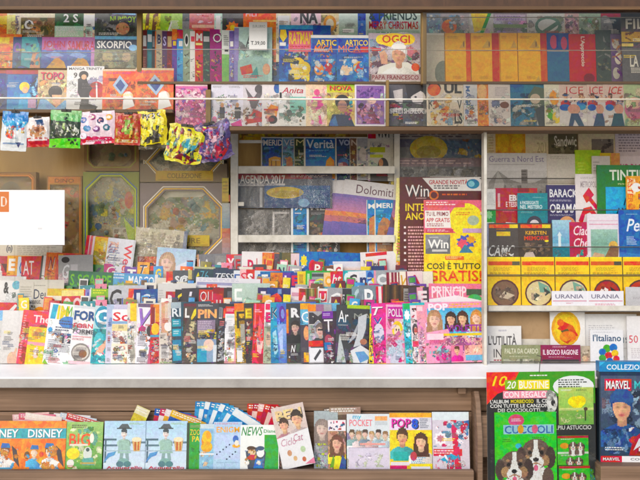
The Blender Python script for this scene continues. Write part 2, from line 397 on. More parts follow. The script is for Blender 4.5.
# ------------------------------------------------------------------ printed things
TODO = []
def item(x0, x1, yt, yb, Y, label, bg, art, **o):
    TODO.append((x0, x1, yt, yb, Y, label, bg, art, o))
def make_item(x0, x1, yt, yb, Y, label, bg, art, o):
    tilt = R(o.get('tilt', 6)); yaw = R(o.get('yaw', 0)); roll = R(o.get('roll', 0)); th = o.get('th', 0.0018)
    W = max(o.get('W', 0), x1 - x0); s = K * (D + Y)
    w = W * s / math.cos(yaw); zt = 240 - yt; zb = (240 - yb) * s
    h = (zt * s - zb) / (math.cos(tilt) - zt * K * math.sin(tilt))
    h /= math.cos(roll)
    M = Matrix.Rotation(yaw, 4, 'Z') @ Matrix.Rotation(-tilt, 4, 'X') @ Matrix.Rotation(roll, 4, 'Y')
    a = P(x0, yb, Y); loc = a + M @ Vector((w / 2, 0, 0))
    name = o.get('name', 'magazine')
    root = empty(name, loc, M.to_euler())
    tag(root, label, o.get('cat', name.replace('_', ' ')), o.get('group'))
    rnd = random.Random(hash_(label))
    if o.get('jit'): jr = random.Random(hash_(label) + 5); roll += R(jr.uniform(-2.2, 2.6)); M = Matrix.Rotation(yaw, 4, 'Z') @ Matrix.Rotation(-tilt, 4, 'X') @ Matrix.Rotation(roll, 4, 'Y'); root.rotation_euler = M.to_euler(); root.location = a + M @ Vector((w / 2, 0, .0022))
    ops = parse(art); f = (x1 - x0) / W
    bend = o.get('bend', 0.0012 * rnd.uniform(-.3, 1)) if o.get('soft', th < 0.004) else 0
    nu = 4 if bend else 1
    dfm = (lambda u, v: (0, -bend * 4 * u * (1 - u) * (0.35 + 0.65 * (1 - v)), 0)) if bend else None
    if name in ('magazine', 'comic_book') and o.get('auto', 1):
        c0 = PAL.get(bg, bg); rgb = [int(c0[i:i + 2], 16) for i in (0, 2, 4)]
        def var():
            q = rnd.uniform(.55, 1.0) if min(rgb) > 150 and rnd.random() < .25 else rnd.uniform(.6, 1.35)
            return ''.join('%02x' % max(8, min(250, int(c * q + rnd.uniform(-26, 26)))) for c in rgb)
        pre = 'b 0 .22 1 1 %d %s; ' % (5 if min(rgb) > 190 else 14, ','.join(var() for _ in range(6)))
        ink = 'e8e4dc' if sum(rgb) < 380 else '6a6668'
        post = ''.join('l %.2f %.3f %.2f %.3f %d %s; ' % (u, v, min(1, u + rnd.uniform(.3, .6)), v + rnd.uniform(.03, .08), 2, ink if rnd.random() < .7 else rnd.choice(['f8e060', 'd83040', 'f8f4f0', '2c3c70']))
                       for u, v in [(rnd.uniform(.04, .5), rnd.uniform(.3, .92)) for _ in range(0 if ' f ' in ' ' + art or 'f.' in art else 3)])
        if 'f.' not in art and ' f ' not in ' ' + art and f < .8:      # small photographs among the print
            for q in range(3):
                u = rnd.uniform(.0, .6); v = rnd.uniform(.34, .85)
                pre += 'b %.2f %.2f %.2f %.2f 6 %s; ' % (u, v, min(1, u + rnd.uniform(.3, .6)), min(1, v + rnd.uniform(.1, .22)), ','.join(rnd.sample(['sk', 'sd', 'h', 'dg', 'lb', 'gn', 'w', 'r', 'lg', 'gy', 'pk', 'b', 'tn', 'kh', 'o', 'n'], 6)))
            for q in range(4 if min(rgb) > 185 else 1):
                u = rnd.uniform(.05, .4); v = rnd.uniform(.26, .9)
                post += 'l %.2f %.3f %.2f %.3f 3 %s; ' % (u, v, min(1, u + rnd.uniform(.35, .6)), v + rnd.uniform(.05, .1), rnd.choice([ink, ink, 'c03848', '34507c', '4c484c'] if min(rgb) > 120 else [ink, 'f0d860', 'e87878']))
        ops = parse(pre) + ops + parse(post)
    if f < .8:                           # the part that the next one covers: a plain picture
        cs = [q[-1] for q in ops if q[0] in 'reg' and q[-1] not in ('w',)] or ['lg', 'gy']
        extra = 'b 1.05 .3 %.3f .9 6 %s' % (1 / f - .05, ','.join(cs[:4]))
        ops = ops + parse(extra)
    body, title = art_mesh(ops, w, h, bg, rnd, dfm, nu, 1, f)
    dfy = (lambda u: -bend * 4 * u * (1 - u)) if bend else (lambda u: 0)
    # the cover's back and spine
    sp = colour(o.get('spine', bg))
    for i in range(nu):
        ua, ub = i / nu, (i + 1) / nu
        q = [((ub - .5) * w, th + dfy(ub) * .35, 0), ((ua - .5) * w, th + dfy(ua) * .35, 0), ((ua - .5) * w, th + dfy(ua), h), ((ub - .5) * w, th + dfy(ub), h)]
        body.face(q, sp)
    body.face([(-w / 2, 0, 0), (-w / 2, 0, h), (-w / 2, th, h), (-w / 2, th, 0)], sp)
    cover = body.build('cover', MAT[o.get('mat', 'gloss')], root, ink=True)
    if title.f: title.build('title', MAT[o.get('mat', 'gloss')], cover, ink=True)
    if th > 0.001:
        pg = MB(); e = min(.0012, th * .2); g = min(.0018, w * .02)
        for i in range(nu):
            ua, ub = i / nu, (i + 1) / nu
            xa = max((ua - .5) * w, -w / 2 + e); xb = min((ub - .5) * w, w / 2 - g)
            A = []
            for (x, u) in ((xa, ua), (xb, ub)):
                for z, kz in ((g, .35), (h - g, 1)):
                    y = dfy(u) * kz; A.append(((x, y + e, z), (x, y + th - e, z)))
            (a0, a1), (b0, b1), (c0, c1), (d0, d1) = A      # a: left low, b: left high, c: right low, d: right high
            pg.face([a0, c0, d0, b0]); pg.face([a1, b1, d1, c1]); pg.face([b0, d0, d1, b1]); pg.face([a0, a1, c1, c0])
            if i == nu - 1: pg.face([c0, c1, d1, d0])
            if i == 0: pg.face([a0, b0, b1, a1])
        pg.build('page_block', MAT['pages'], root)
    if o.get('wrap'):
        fm = MB(); rr = random.Random(hash_(label) + 1); N = 14
        g = [[-0.003 - 0.004 * rr.random() * math.sin(math.pi * min(max(i / N, .04), .96)) for i in range(N + 1)] for j in range(N + 1)]
        pt = lambda i, j: ((i / N - .5) * w * 1.02, g[j][i] - LAY * 60, (j / N * 1.03 - .015) * h)
        for j in range(N):
            for i in range(N):
                fm.face([pt(i, j), pt(i + 1, j), pt(i + 1, j + 1), pt(i, j + 1)])
        fm.build('plastic_wrap', MAT['film'], root)
    return root
def hash_(s):
    h = 5381
    for ch in s: h = (h * 33 + ord(ch)) & 0xffffffff
    return h

def row(items, Y, yb, group, **base):
    for it in items:
        x0, x1, yt, label, bg, art = it[:6]
        o = dict(base); o['group'] = group
        if len(it) > 6: o.update(it[6])
        item(x0, x1, yt, o.pop('yb', yb), o.pop('Y', Y), label, bg, art, **o)

# ---- top shelf, back row; many cover colours dulled to carry the shade
GA = 'magazines in the back row of the top shelf'
row([
 (-22, 6, 4, 'orange magazine behind the first comics on the top shelf', 'o', 'r 0 .2 1 .35 y; b .1 .4 .9 .9 5 br,o,r'),
 (6, 20, 3, 'cream magazine showing a plain pale strip under the beam', 'cr', 'r 0 .2 .6 1 ly; b .3 .3 .9 .8 3 tn,o', dict(W=34)),
 (20, 54, 2, 'brown magazine with a large white ring letter under the beam', '8a6a40', 'r 0 0 1 .26 cr; T O .1 .3 .38 .46 w; b .2 .32 1 .55 8 br,tn,dg,kh; r 0 .55 1 1 br'),
 (54, 83, 2, 'dark green magazine with white figures over pale green', 'dn', 'T 2_S .3 .2 .8 .34 w; g 0 .4 1 1 mt li; l .05 .42 .95 .58 3 w'),
 (83, 94, 3, 'pale ivory magazine beside the dark magazine with lime title', 'cr', 'r 0 .2 1 .4 w; r .2 .4 .8 .6 mt', dict(W=30)),
 (94, 137, 0, 'dark grey magazine with a lime yellow title above the picture', '4a4e4c', 'p lb .3 0 .5 .1 .6 0 .9 0 .95 .24 .4 .22; T NUMBOY .36 .26 .96 .36 li; b .05 .3 .95 .62 9 dg,kh,gy,k; e .65 .46 .16 .1 sd; b .5 .42 .8 .55 3 tn,br'),
 (142, 160, 3, 'lemon yellow magazine with a brown leafy swirl', 'e8e020', 'p br .2 .2 .4 .15 .3 .6 .1 .6; p br .6 .2 .9 .15 .7 .5 .5 .5; b .1 .2 .9 .6 4 y,ly,kh'),
 (160, 182, 3, 'lime green magazine with a white sprig', 'a8cc48', 'r .5 .15 1 1 b8d870; p w .3 .5 .5 .3 .52 .34 .35 .56; l .45 .3 .9 .5 4 w'),
 (182, 189, 4, 'dark slate magazine slice beside the lime one', '48545a', 'r 0 .3 1 .5 gy', dict(W=28)),
 (189, 214, 2, 'pink magazine with red and orange streaks', 'pk', 'g 0 .15 1 .6 e8a0a0 d83838; r .1 .38 1 .43 f8c8b0; r 0 .5 .8 .55 f07858; b .1 .2 .9 .35 3 lp,co'),
 (214, 222, 4, 'very pale green magazine slice beside the pink streaked one', 'mt', 'r .2 .2 .8 .5 w', dict(W=28)),
 (222, 243, 3, 'black magazine with orange flowers', '3a3030', 's .5 .42 .35 .12 o 9; e .5 .42 .12 .05 y; s .2 .52 .25 .08 e85818 8; r 0 .14 1 .26 6a6a6a'),
 (243, 276, 2, 'glowing orange magazine with a small pink title', 'o', 'g 0 .15 1 .62 f05848 f8b030; n FILI .08 .16 .4 .24 lp; r .3 .3 1 .33 f8d080; r .1 .4 1 .43 f89858'),
 (276, 291, 4, 'ivory magazine between the orange one and the inked one', 'cr', 'r .1 .2 .9 .5 w; l .2 .3 .9 .5 3 tn', dict(W=32)),
 (291, 321, 2, 'pink and white magazine with thick black letters', 'lp', 'T NA .3 .14 .9 .36 dg; b .1 .36 .9 .6 6 co,w,gy'),
 (321, 339, 2, 'cream magazine with an orange sketch', 'f0dfb0', 'e .5 .36 .36 .14 f0b060; e .5 .36 .22 .08 cr; b .1 .4 .9 .6 4 o,tn,kh'),
 (339, 358, 3, 'pale mint magazine beside the blue slice', 'mt', 'g 0 .15 1 .6 e8f2e4 90b098; r .2 .44 .8 .5 w'),
 (358, 366, 3, 'deep blue magazine slice beside the festive one', '3c58b0', 'r 0 .3 1 .6 5878c8', dict(W=36)),
 (366, 421, 2, 'pale green festive magazine with black and red capitals', 'c6d6c8', 'T &_FRIENDS .06 .14 .94 .3 2c4440; T MERRY_CHRISTMAS .06 .32 .96 .45 c03038; r .02 .47 .98 .62 a8c0b0; b .1 .5 .9 .62 4 gn,w'),
 (427, 441, 3, 'blue grey magazine behind the dusty glass', '8898b0', 'b .1 .2 .9 .6 5 lb,gy,w'),
 (441, 470, 3, 'grey magazine with an orange blur behind the glass', 'b0a8b0', 'e .3 .4 .26 .12 f08850; b .3 .2 1 .6 7 gy,lb,lp,lg'),
 (470, 494, 3, 'bright yellow magazine with a green swoosh', 'lg', 'p y .05 .15 .85 .15 .55 .45 .2 .5; p g .8 .15 .95 .15 .6 .5 .3 .6 .5 .45; e .4 .6 .4 .1 gn'),
 (494, 528, 3, 'lilac grey magazine with faint green stripes', 'a898a8', 'r .05 .2 .95 .3 c8b8cc; r 0 .36 1 .42 88a070; r 0 .5 1 .55 c0a0a8; l .1 .22 .9 .3 2 p'),
 (528, 566, 3, 'white magazine with a grey green ring', 'lg', 'e .55 .4 .35 .18 6a8a78; e .55 .38 .27 .11 dcdcd8; p 6a8a78 .2 .55 .8 .3 .85 .36 .3 .6'),
 (566, 580, 3, 'dusty pink magazine slice behind the glass', 'c8a8a4', 'b .1 .2 .9 .6 4 lp,gy', dict(W=26)),
 (580, 602, 3, 'sage green magazine behind the red book', '9aac98', 'b .1 .2 .9 .6 5 gn,lg,kh'),
 (602, 622, 0, 'black magazine with a crimson header near the film magazine', '2a2628', 'r 0 .12 1 .28 a82848; e .2 .5 .4 .25 gy; b .1 .4 .9 .62 3 dg,gy'),
 (652, 690, 2, 'teal magazine under the beam beside the film magazine', 't', 'b .1 .2 .9 .6 5 lb,w,b'),
], .205, 62, GA, tilt=4, yaw=1.5)

# ---- top shelf, front row; shade is partly mixed into the cover colours
GB = 'comics and magazines in the front row of the top shelf'
row([
 (-8, 12, 34, 'orange comic with a yellow edge at the shelf end', 'o', 'r .2 .1 .8 .3 y; r .15 .4 .9 .6 e85c10; b .1 .5 .9 .95 4 o,r,y', dict(W=28)),
 (12, 41, 37, 'dark blue comic with a purple ring and a small green figure', '2c4a7c', 'e .15 .35 .12 .17 p; e .15 .35 .06 .09 2c4a7c; p t .3 0 .8 0 1 .6 .6 1 .3 .9; e .75 .35 .12 .14 6fae86; p sd .68 .5 .9 .5 .95 1 .6 1; b .2 .2 .9 .9 5 t,n,5a8cb0', dict(W=40)),
 (41, 66, 37, 'pink comic with red letters over blue hills, beside the dark blue comic', 'b868a8', 'T JOHN .05 .12 .92 .4 c8203c; g 0 .42 1 1 5878c0 3050a0; p d8a048 .2 1 .6 .62 .9 .8 1 1; p 88a8e0 .1 .6 .5 .44 .9 .6 .5 .7', dict(W=45)),
 (66, 95, 37, 'pink comic with red letters over blue hills, beside the comic with white title', 'c078b0', 'T SAMURA .04 .12 .96 .42 c8203c; g 0 .42 .84 1 5878c0 3050a0; p d8a048 .1 1 .45 .62 .7 .75 .84 1; p 88a8e0 .1 .6 .3 .44 .7 .6 .5 .7; r .84 .42 1 1 c88ac8', dict(W=34)),
 (94, 138, 36, 'grey green comic with white capitals on a navy band', '8a8c70', 'r 0 0 1 .1 78b8d8; r 0 .1 1 .42 20344c; T SKORPIO .05 .15 .84 .38 w; e .87 .36 .1 .1 lb; b .05 .45 .95 1 12 kh,6c6a50,a8a078,4c4838; e .3 .65 .12 .18 b8a880; e .72 .65 .1 .16 c0a888'),
], .18, 68, GB, tilt=8, yaw=2.5, name='comic_book', cat='comic')
row([
 (142, 147, 30, 'thin dark red paperback at the pale wooden post', '6a2028', 'r .2 .1 .8 .3 lg; l .2 .5 .8 .7 3 sd'),
 (147, 152, 30, 'thin teal paperback beside the dark red one', '1c7a84', 'r .1 .08 .9 .22 w; r .2 .4 .8 .8 t'),
 (152, 156, 31, 'thin black paperback with an orange edge', '28242a', 'r .7 0 1 1 o; r .1 .1 .6 .3 gy'),
 (156, 162, 30, 'thin beige paperback with a dark capital', 'c8b898', 'T B .2 .08 .8 .26 3a3a58; b .1 .4 .9 .95 4 gy,kh,dg'),
 (162, 167, 31, 'thin plum paperback with pale letters', '54305c', 'T S .2 .1 .8 .28 ll; b .1 .4 .9 .95 4 p,sd,dg'),
 (167, 172, 31, 'thin maroon paperback with a tan block', '7c2430', 'r .1 .1 .9 .3 tn; b .1 .4 .9 .95 4 r,mr,co'),
 (172, 177, 29, 'thin violet paperback with an orange top', '6a44a0', 'r 0 0 1 .2 o; r .2 .22 .8 .3 y; b .1 .4 .9 .95 3 p,b'),
 (177, 183, 30, 'thin sky blue paperback with a red top', '5aa4dc', 'r 0 0 1 .16 r; r .3 .2 .9 .3 w; b .1 .4 .9 .95 3 lb,b,p'),
 (183, 190, 29, 'thin grey green paperback with a pale oval', '98a890', 'e .5 .2 .3 .12 w; e .5 .2 .2 .08 k; b .1 .4 .9 .95 5 dg,kh,mt'),
 (190, 195, 31, 'thin white paperback beside the scarlet one', 'w', 'r .2 .1 .9 .2 co; b .1 .5 .9 .9 3 gy,lg'),
 (195, 203, 30, 'thin scarlet paperback with an orange picture', 'r', 'T M .15 .06 .9 .2 w; r .1 .24 .9 .28 ly; b .1 .45 .9 .95 4 o,y,mr'),
 (203, 210, 31, 'thin dark green paperback with a grey label', '3c4c48', 'r .1 .1 .9 .2 lg; b .1 .4 .9 .95 4 dg,gn,kh'),
 (210, 222, 29, 'thin magenta paperback with a white looped letter', 'a03878', 'T O .25 .08 .95 .24 w; b .1 .4 .9 .95 6 p,sd,m,dg'),
 (222, 231, 30, 'thin white and green paperback', 'e8ece4', 'r 0 .45 1 1 8cc070; l .2 .1 .8 .3 3 dg; r .3 .35 .7 .4 k'),
], .19, 84, 'narrow paperbacks standing in a row', tilt=5, yaw=9, W=30, name='book', th=.0011, soft=False)
row([
 (229, 234, 31, 'purple magazine slice beside the mint one', '6a58a4', 'r .2 .2 .8 .3 w', dict(W=12, Y=.19)),
 (234, 272, 27, 'pale mint magazine with a dark serif letter and teal wave', 'b8d4cc', 'r 0 .02 .12 1 8a80b8; n A .3 .15 .5 .36 2a3438; p 98b8b0 .1 .6 .5 .5 .9 .56 .9 1 .1 1; p c84838 .15 .72 .45 .66 .5 .82 .2 .86; p 3c8c8c .4 .9 .6 .7 .65 .9; e .85 .75 .1 .1 d8a080', dict(Y=.178)),
 (249, 267, 22, 'white price label with a black printed price before the mint magazine', 'f4f4f2', 'T EUR.URRO .2 .1 .9 .2 a0a8a4; T T.39,00 .1 .68 .9 .84 2c3030; r .05 .3 .9 .31 e0e0de', dict(Y=.16, yb=50, name='price_label', cat='price label', th=.0006, soft=False, mat='matte')),
 (263, 283, 22, 'slate blue magazine with an orange mark on top', '4a6898', 'r 0 0 1 .12 a03878; r 0 .12 1 .2 2858a8; e .5 .4 .22 .1 o; b .1 .5 .9 .95 6 n,dg,5878a0', dict(W=50, Y=.2)),
 (279, 313, 25, 'blue comic with yellow capitals on pink and lemons below', '2050a8', 'r 0 0 1 .07 58a8d8; p y .04 .08 .2 .08 .24 .2 .12 .3 .02 .2; r .02 .3 .2 .36 w; r .28 .1 1 .46 e87888; T RATMAN .3 .12 1 .33 y; l .32 .36 .95 .44 1 r; e .55 .68 .22 .12 y; e .75 .75 .18 .12 e8c820; e .5 .84 .2 .1 y; p 28384c .15 .5 .6 .62 .56 .7 .15 .62; b .1 .6 .9 .98 4 y,dg,w', dict(W=52, Y=.165, name='comic_book', cat='comic')),
 (311, 338, 35, 'blue comic with orange title, beside the yellow titled comic', '2c6cb8', 'r 0 0 1 .06 w; r .05 .08 .95 .4 2448a0; T ARTIC .2 .1 .95 .22 y; T MICA .1 .22 .8 .36 o; e .3 .72 .18 .12 e89050; e .65 .68 .16 .1 c03848; b .1 .5 .9 .95 8 4890d8,w,lb,o', dict(W=35, Y=.15, name='comic_book', cat='comic')),
 (337, 370, 35, 'blue comic with orange title, beside the yellow bubble magazine', '2c6cb8', 'r 0 0 1 .06 w; r .05 .08 .95 .4 2448a0; T ARTICO .25 .1 .95 .22 y; T MICA .05 .22 .7 .36 o; r .72 .24 .96 .36 r; e .3 .72 .18 .12 f0d0b0; e .65 .66 .16 .12 e8a830; e .68 .72 .1 .14 c03848; b .1 .5 .9 .95 6 4890d8,w,lb', dict(Y=.145, name='comic_book', cat='comic')),
 (369, 421, 33, 'gossip magazine with a yellow bubble title over an old man in white waving', 'b8a8b0', 'b .02 .12 .98 .9 14 gn,6a4858,d8c8d0,8898b0,c87878; r .06 .3 .24 .36 r; e .5 .14 .3 .14 y; e .26 .13 .12 .1 y; e .76 .12 .14 .11 y; T OGGI .26 .04 .8 .2 r; p f2eee6 .1 1 .2 .68 .42 .6 .75 .58 .95 .7 1 1; p e8b494 .24 .62 .2 .4 .3 .34 .36 .44 .36 .62; f .58 .42 .2 e8b090 d8d4d0 f4f0ea; e .58 .27 .14 .06 w; r .05 .82 1 .95 c8b0b0; T PAPA_FRANCESCO .06 .84 .96 .93 8a1c30; e .9 .68 .08 .08 e85838', dict(Y=.14)),
 (424, 446, 33, 'cream book with a grey foot behind the glass', 'd8d0c4', 'e .9 .8 .4 .25 889088; r 0 0 1 .04 w', dict(name='book', th=.008)),
 (445, 472, 33, 'amber yellow book with red spine, first behind the glass', 'ffc028', 'r 0 0 .025 1 8a5c10; l .12 .06 .5 .12 2 b87818; l .3 .86 .7 .92 2 c08820; r .1 .52 .6 .525 d89818; r .8 0 1 .3 d83018; r .8 .3 1 1 e86018; p d8b060 .55 .3 .75 .14 .78 .3; e .72 .22 .025 .06 8a6c48', dict(name='book', th=.012, mat='card')),  # dark left line on each amber book stands for the shaded gap
 (471, 500, 33, 'amber yellow book with red spine, beside the first amber one', 'fdbb22', 'r 0 0 .025 1 8a5c10; l .12 .06 .5 .12 2 b87818; l .3 .86 .7 .92 2 c08820; r .75 0 1 1 d84018; r .75 0 1 .3 c81c20; p d8b060 .4 .3 .62 .12 .7 .3; e .66 .22 .025 .06 8a6c48; r .05 .34 .7 .36 d88c10', dict(name='book', th=.012, mat='card')),
 (500, 519, 33, 'amber yellow book without a red spine', 'ffc028', 'r 0 0 .025 1 8a5c10; l .12 .06 .5 .12 2 b87818; l .3 .86 .7 .92 2 c08820; r .1 .52 .6 .525 d89818; p d8b060 .6 .3 .8 .14 .95 .3; r .05 .34 1 .36 d88c10; r 0 0 .06 1 d89010', dict(name='book', th=.012, mat='card')),
 (518, 548, 33, 'amber yellow book with red spine, beside the blue patterned book', 'ffc028', 'r 0 0 .025 1 8a5c10; l .12 .06 .5 .12 2 b87818; l .3 .86 .7 .92 2 c08820; r .1 .52 .6 .525 d89818; r .78 0 1 1 e06018; r .78 0 1 .3 c81c20; p d8b060 .4 .3 .62 .12 .75 .3; e .64 .22 .025 .06 8a6c48; p d8b060 .55 1 .7 .85 .78 1; r .05 .34 .78 .36 d88c10', dict(name='book', th=.012, mat='card')),
 (548, 571, 33, 'steel blue book with a red and blue pattern on top', '4a78a8', 'r 0 0 1 .34 3858a0; e .3 .18 .16 .14 c85878; e .75 .2 .14 .13 c85878; r .42 .04 .5 .3 2838a0; r 0 .34 1 .37 b8b0b8', dict(name='book', th=.012, mat='card')),
 (570, 598, 34, 'scarlet book with white lettering running downwards', 'd01828', 'V L\'Approccio .4 .05 .58 .66 w; e .7 .9 .2 .1 8a2030', dict(name='book', th=.012, mat='card')),
 (597, 613, 30, 'dark grey green book between the scarlet and the violet ones', '4a5450', 'b .1 .1 .9 .9 6 gy,dg,kh', dict(name='book', th=.01)),
 (612, 624, 34, 'violet patterned book with pale figures', '7a6490', 'e .4 .2 .3 .1 lg; e .6 .5 .3 .12 w; e .4 .8 .3 .12 lg; b .1 .1 .9 .95 5 p,lg,sd', dict(name='book', th=.008)),
 (623, 662, 10, 'tall dark film magazine with white capitals and a gold band', '5a5654', 'T FILM .12 .12 .9 .26 w; r 0 .3 1 .44 c8a048; r 0 .46 .3 .5 e8d080; b .1 .3 .8 .42 4 br,y; r 0 .52 1 1 6c6a70; T LA_PELLE .2 .62 .95 .78 w', dict(Y=.13)),
], .17, 83, GB, tilt=5, yaw=2)

# ---- comics shelf with the white rail; many inks dulled towards their shaded look
GC = 'comics standing on the shelf behind the white rail'
row([
 (-34, 5, 70, 'navy comic with a red header at the far shelf end', '223a78', 'r 0 0 1 .08 a02028; b .1 .15 .9 .9 9 k,b,p,t'),
 (5, 37, 70, 'dark blue comic with a small blond head and a red header', '20407c', 'r 0 0 1 .1 a82830; g .05 .12 .8 1 3058a0 4898d0; e .58 .42 .16 .12 y; e .6 .5 .1 .08 sk; p 58b0e0 .4 .95 .45 .6 .75 .58 .9 .95; b .75 .15 1 .95 6 k,n,lb,co; r .7 .7 .95 .95 c8a0c0'),
 (37, 69, 70, 'beige comic with pink red wobbly title and a dark haired face', 'c8b088', 'T TOPO .08 .05 .8 .24 d83058; b .05 .25 .95 .7 8 tn,sd,8a8058,e0a070; e .55 .55 .22 .16 2a2424; p sk .45 .62 .75 .62 .72 .85 .6 .92 .48 .85; p 88b0d8 .1 .7 .3 .75 .58 .95 .85 .75 1 .8 1 1 0 1'),
 (66, 103, 66, 'white comic with a seated man in black and a red disc', 'e4e2e0', 'T MANGA_TRINITY .05 .03 .95 .09 k; e .8 .55 .22 .2 c01c28; p w .78 .38 .82 .38 .84 .72 .8 .72; p 26242a .3 .3 .5 .2 .58 .4 .7 .5 .62 .6 .6 .85 .85 .92 .8 .98 .35 .98 .4 .75 .3 .6; e .45 .2 .13 .09 1c1a1e; e .46 .25 .07 .06 sk; T 9 .18 .15 .28 .27 k; b .05 .3 .3 .9 5 lg,gy,w'),
 (102, 136, 69, 'orange comic with a blue square, beside the white comic with red disc', 'f06818', 'r 0 0 1 .05 d8c0a0; p a8c0d8 .3 .4 .5 .15 .75 .4 .55 .65; p 34508c .38 .4 .52 .25 .66 .4 .54 .56; l .1 .08 .9 .13 1 c84090; e .75 .68 .15 .14 e8d0c0; p w .62 .6 .8 .55 .95 .9 .6 1; b .1 .6 .5 1 6 r,br,sd,d83818', dict(W=36)),
 (135, 173, 68, 'orange comic with a blue square, beside the pink patterned book', 'f06818', 'r 0 0 1 .05 d8c0a0; p a8c0d8 .3 .4 .5 .15 .75 .4 .55 .65; p 34508c .38 .4 .52 .25 .66 .4 .54 .56; l .1 .08 .9 .13 1 c84090; e .75 .68 .15 .14 e8d0c0; p w .62 .6 .8 .55 .95 .9 .6 1; b .1 .6 .5 1 6 r,br,sd,d83818'),
], .11, 110, GC, tilt=6, yaw=2, name='comic_book', cat='comic')
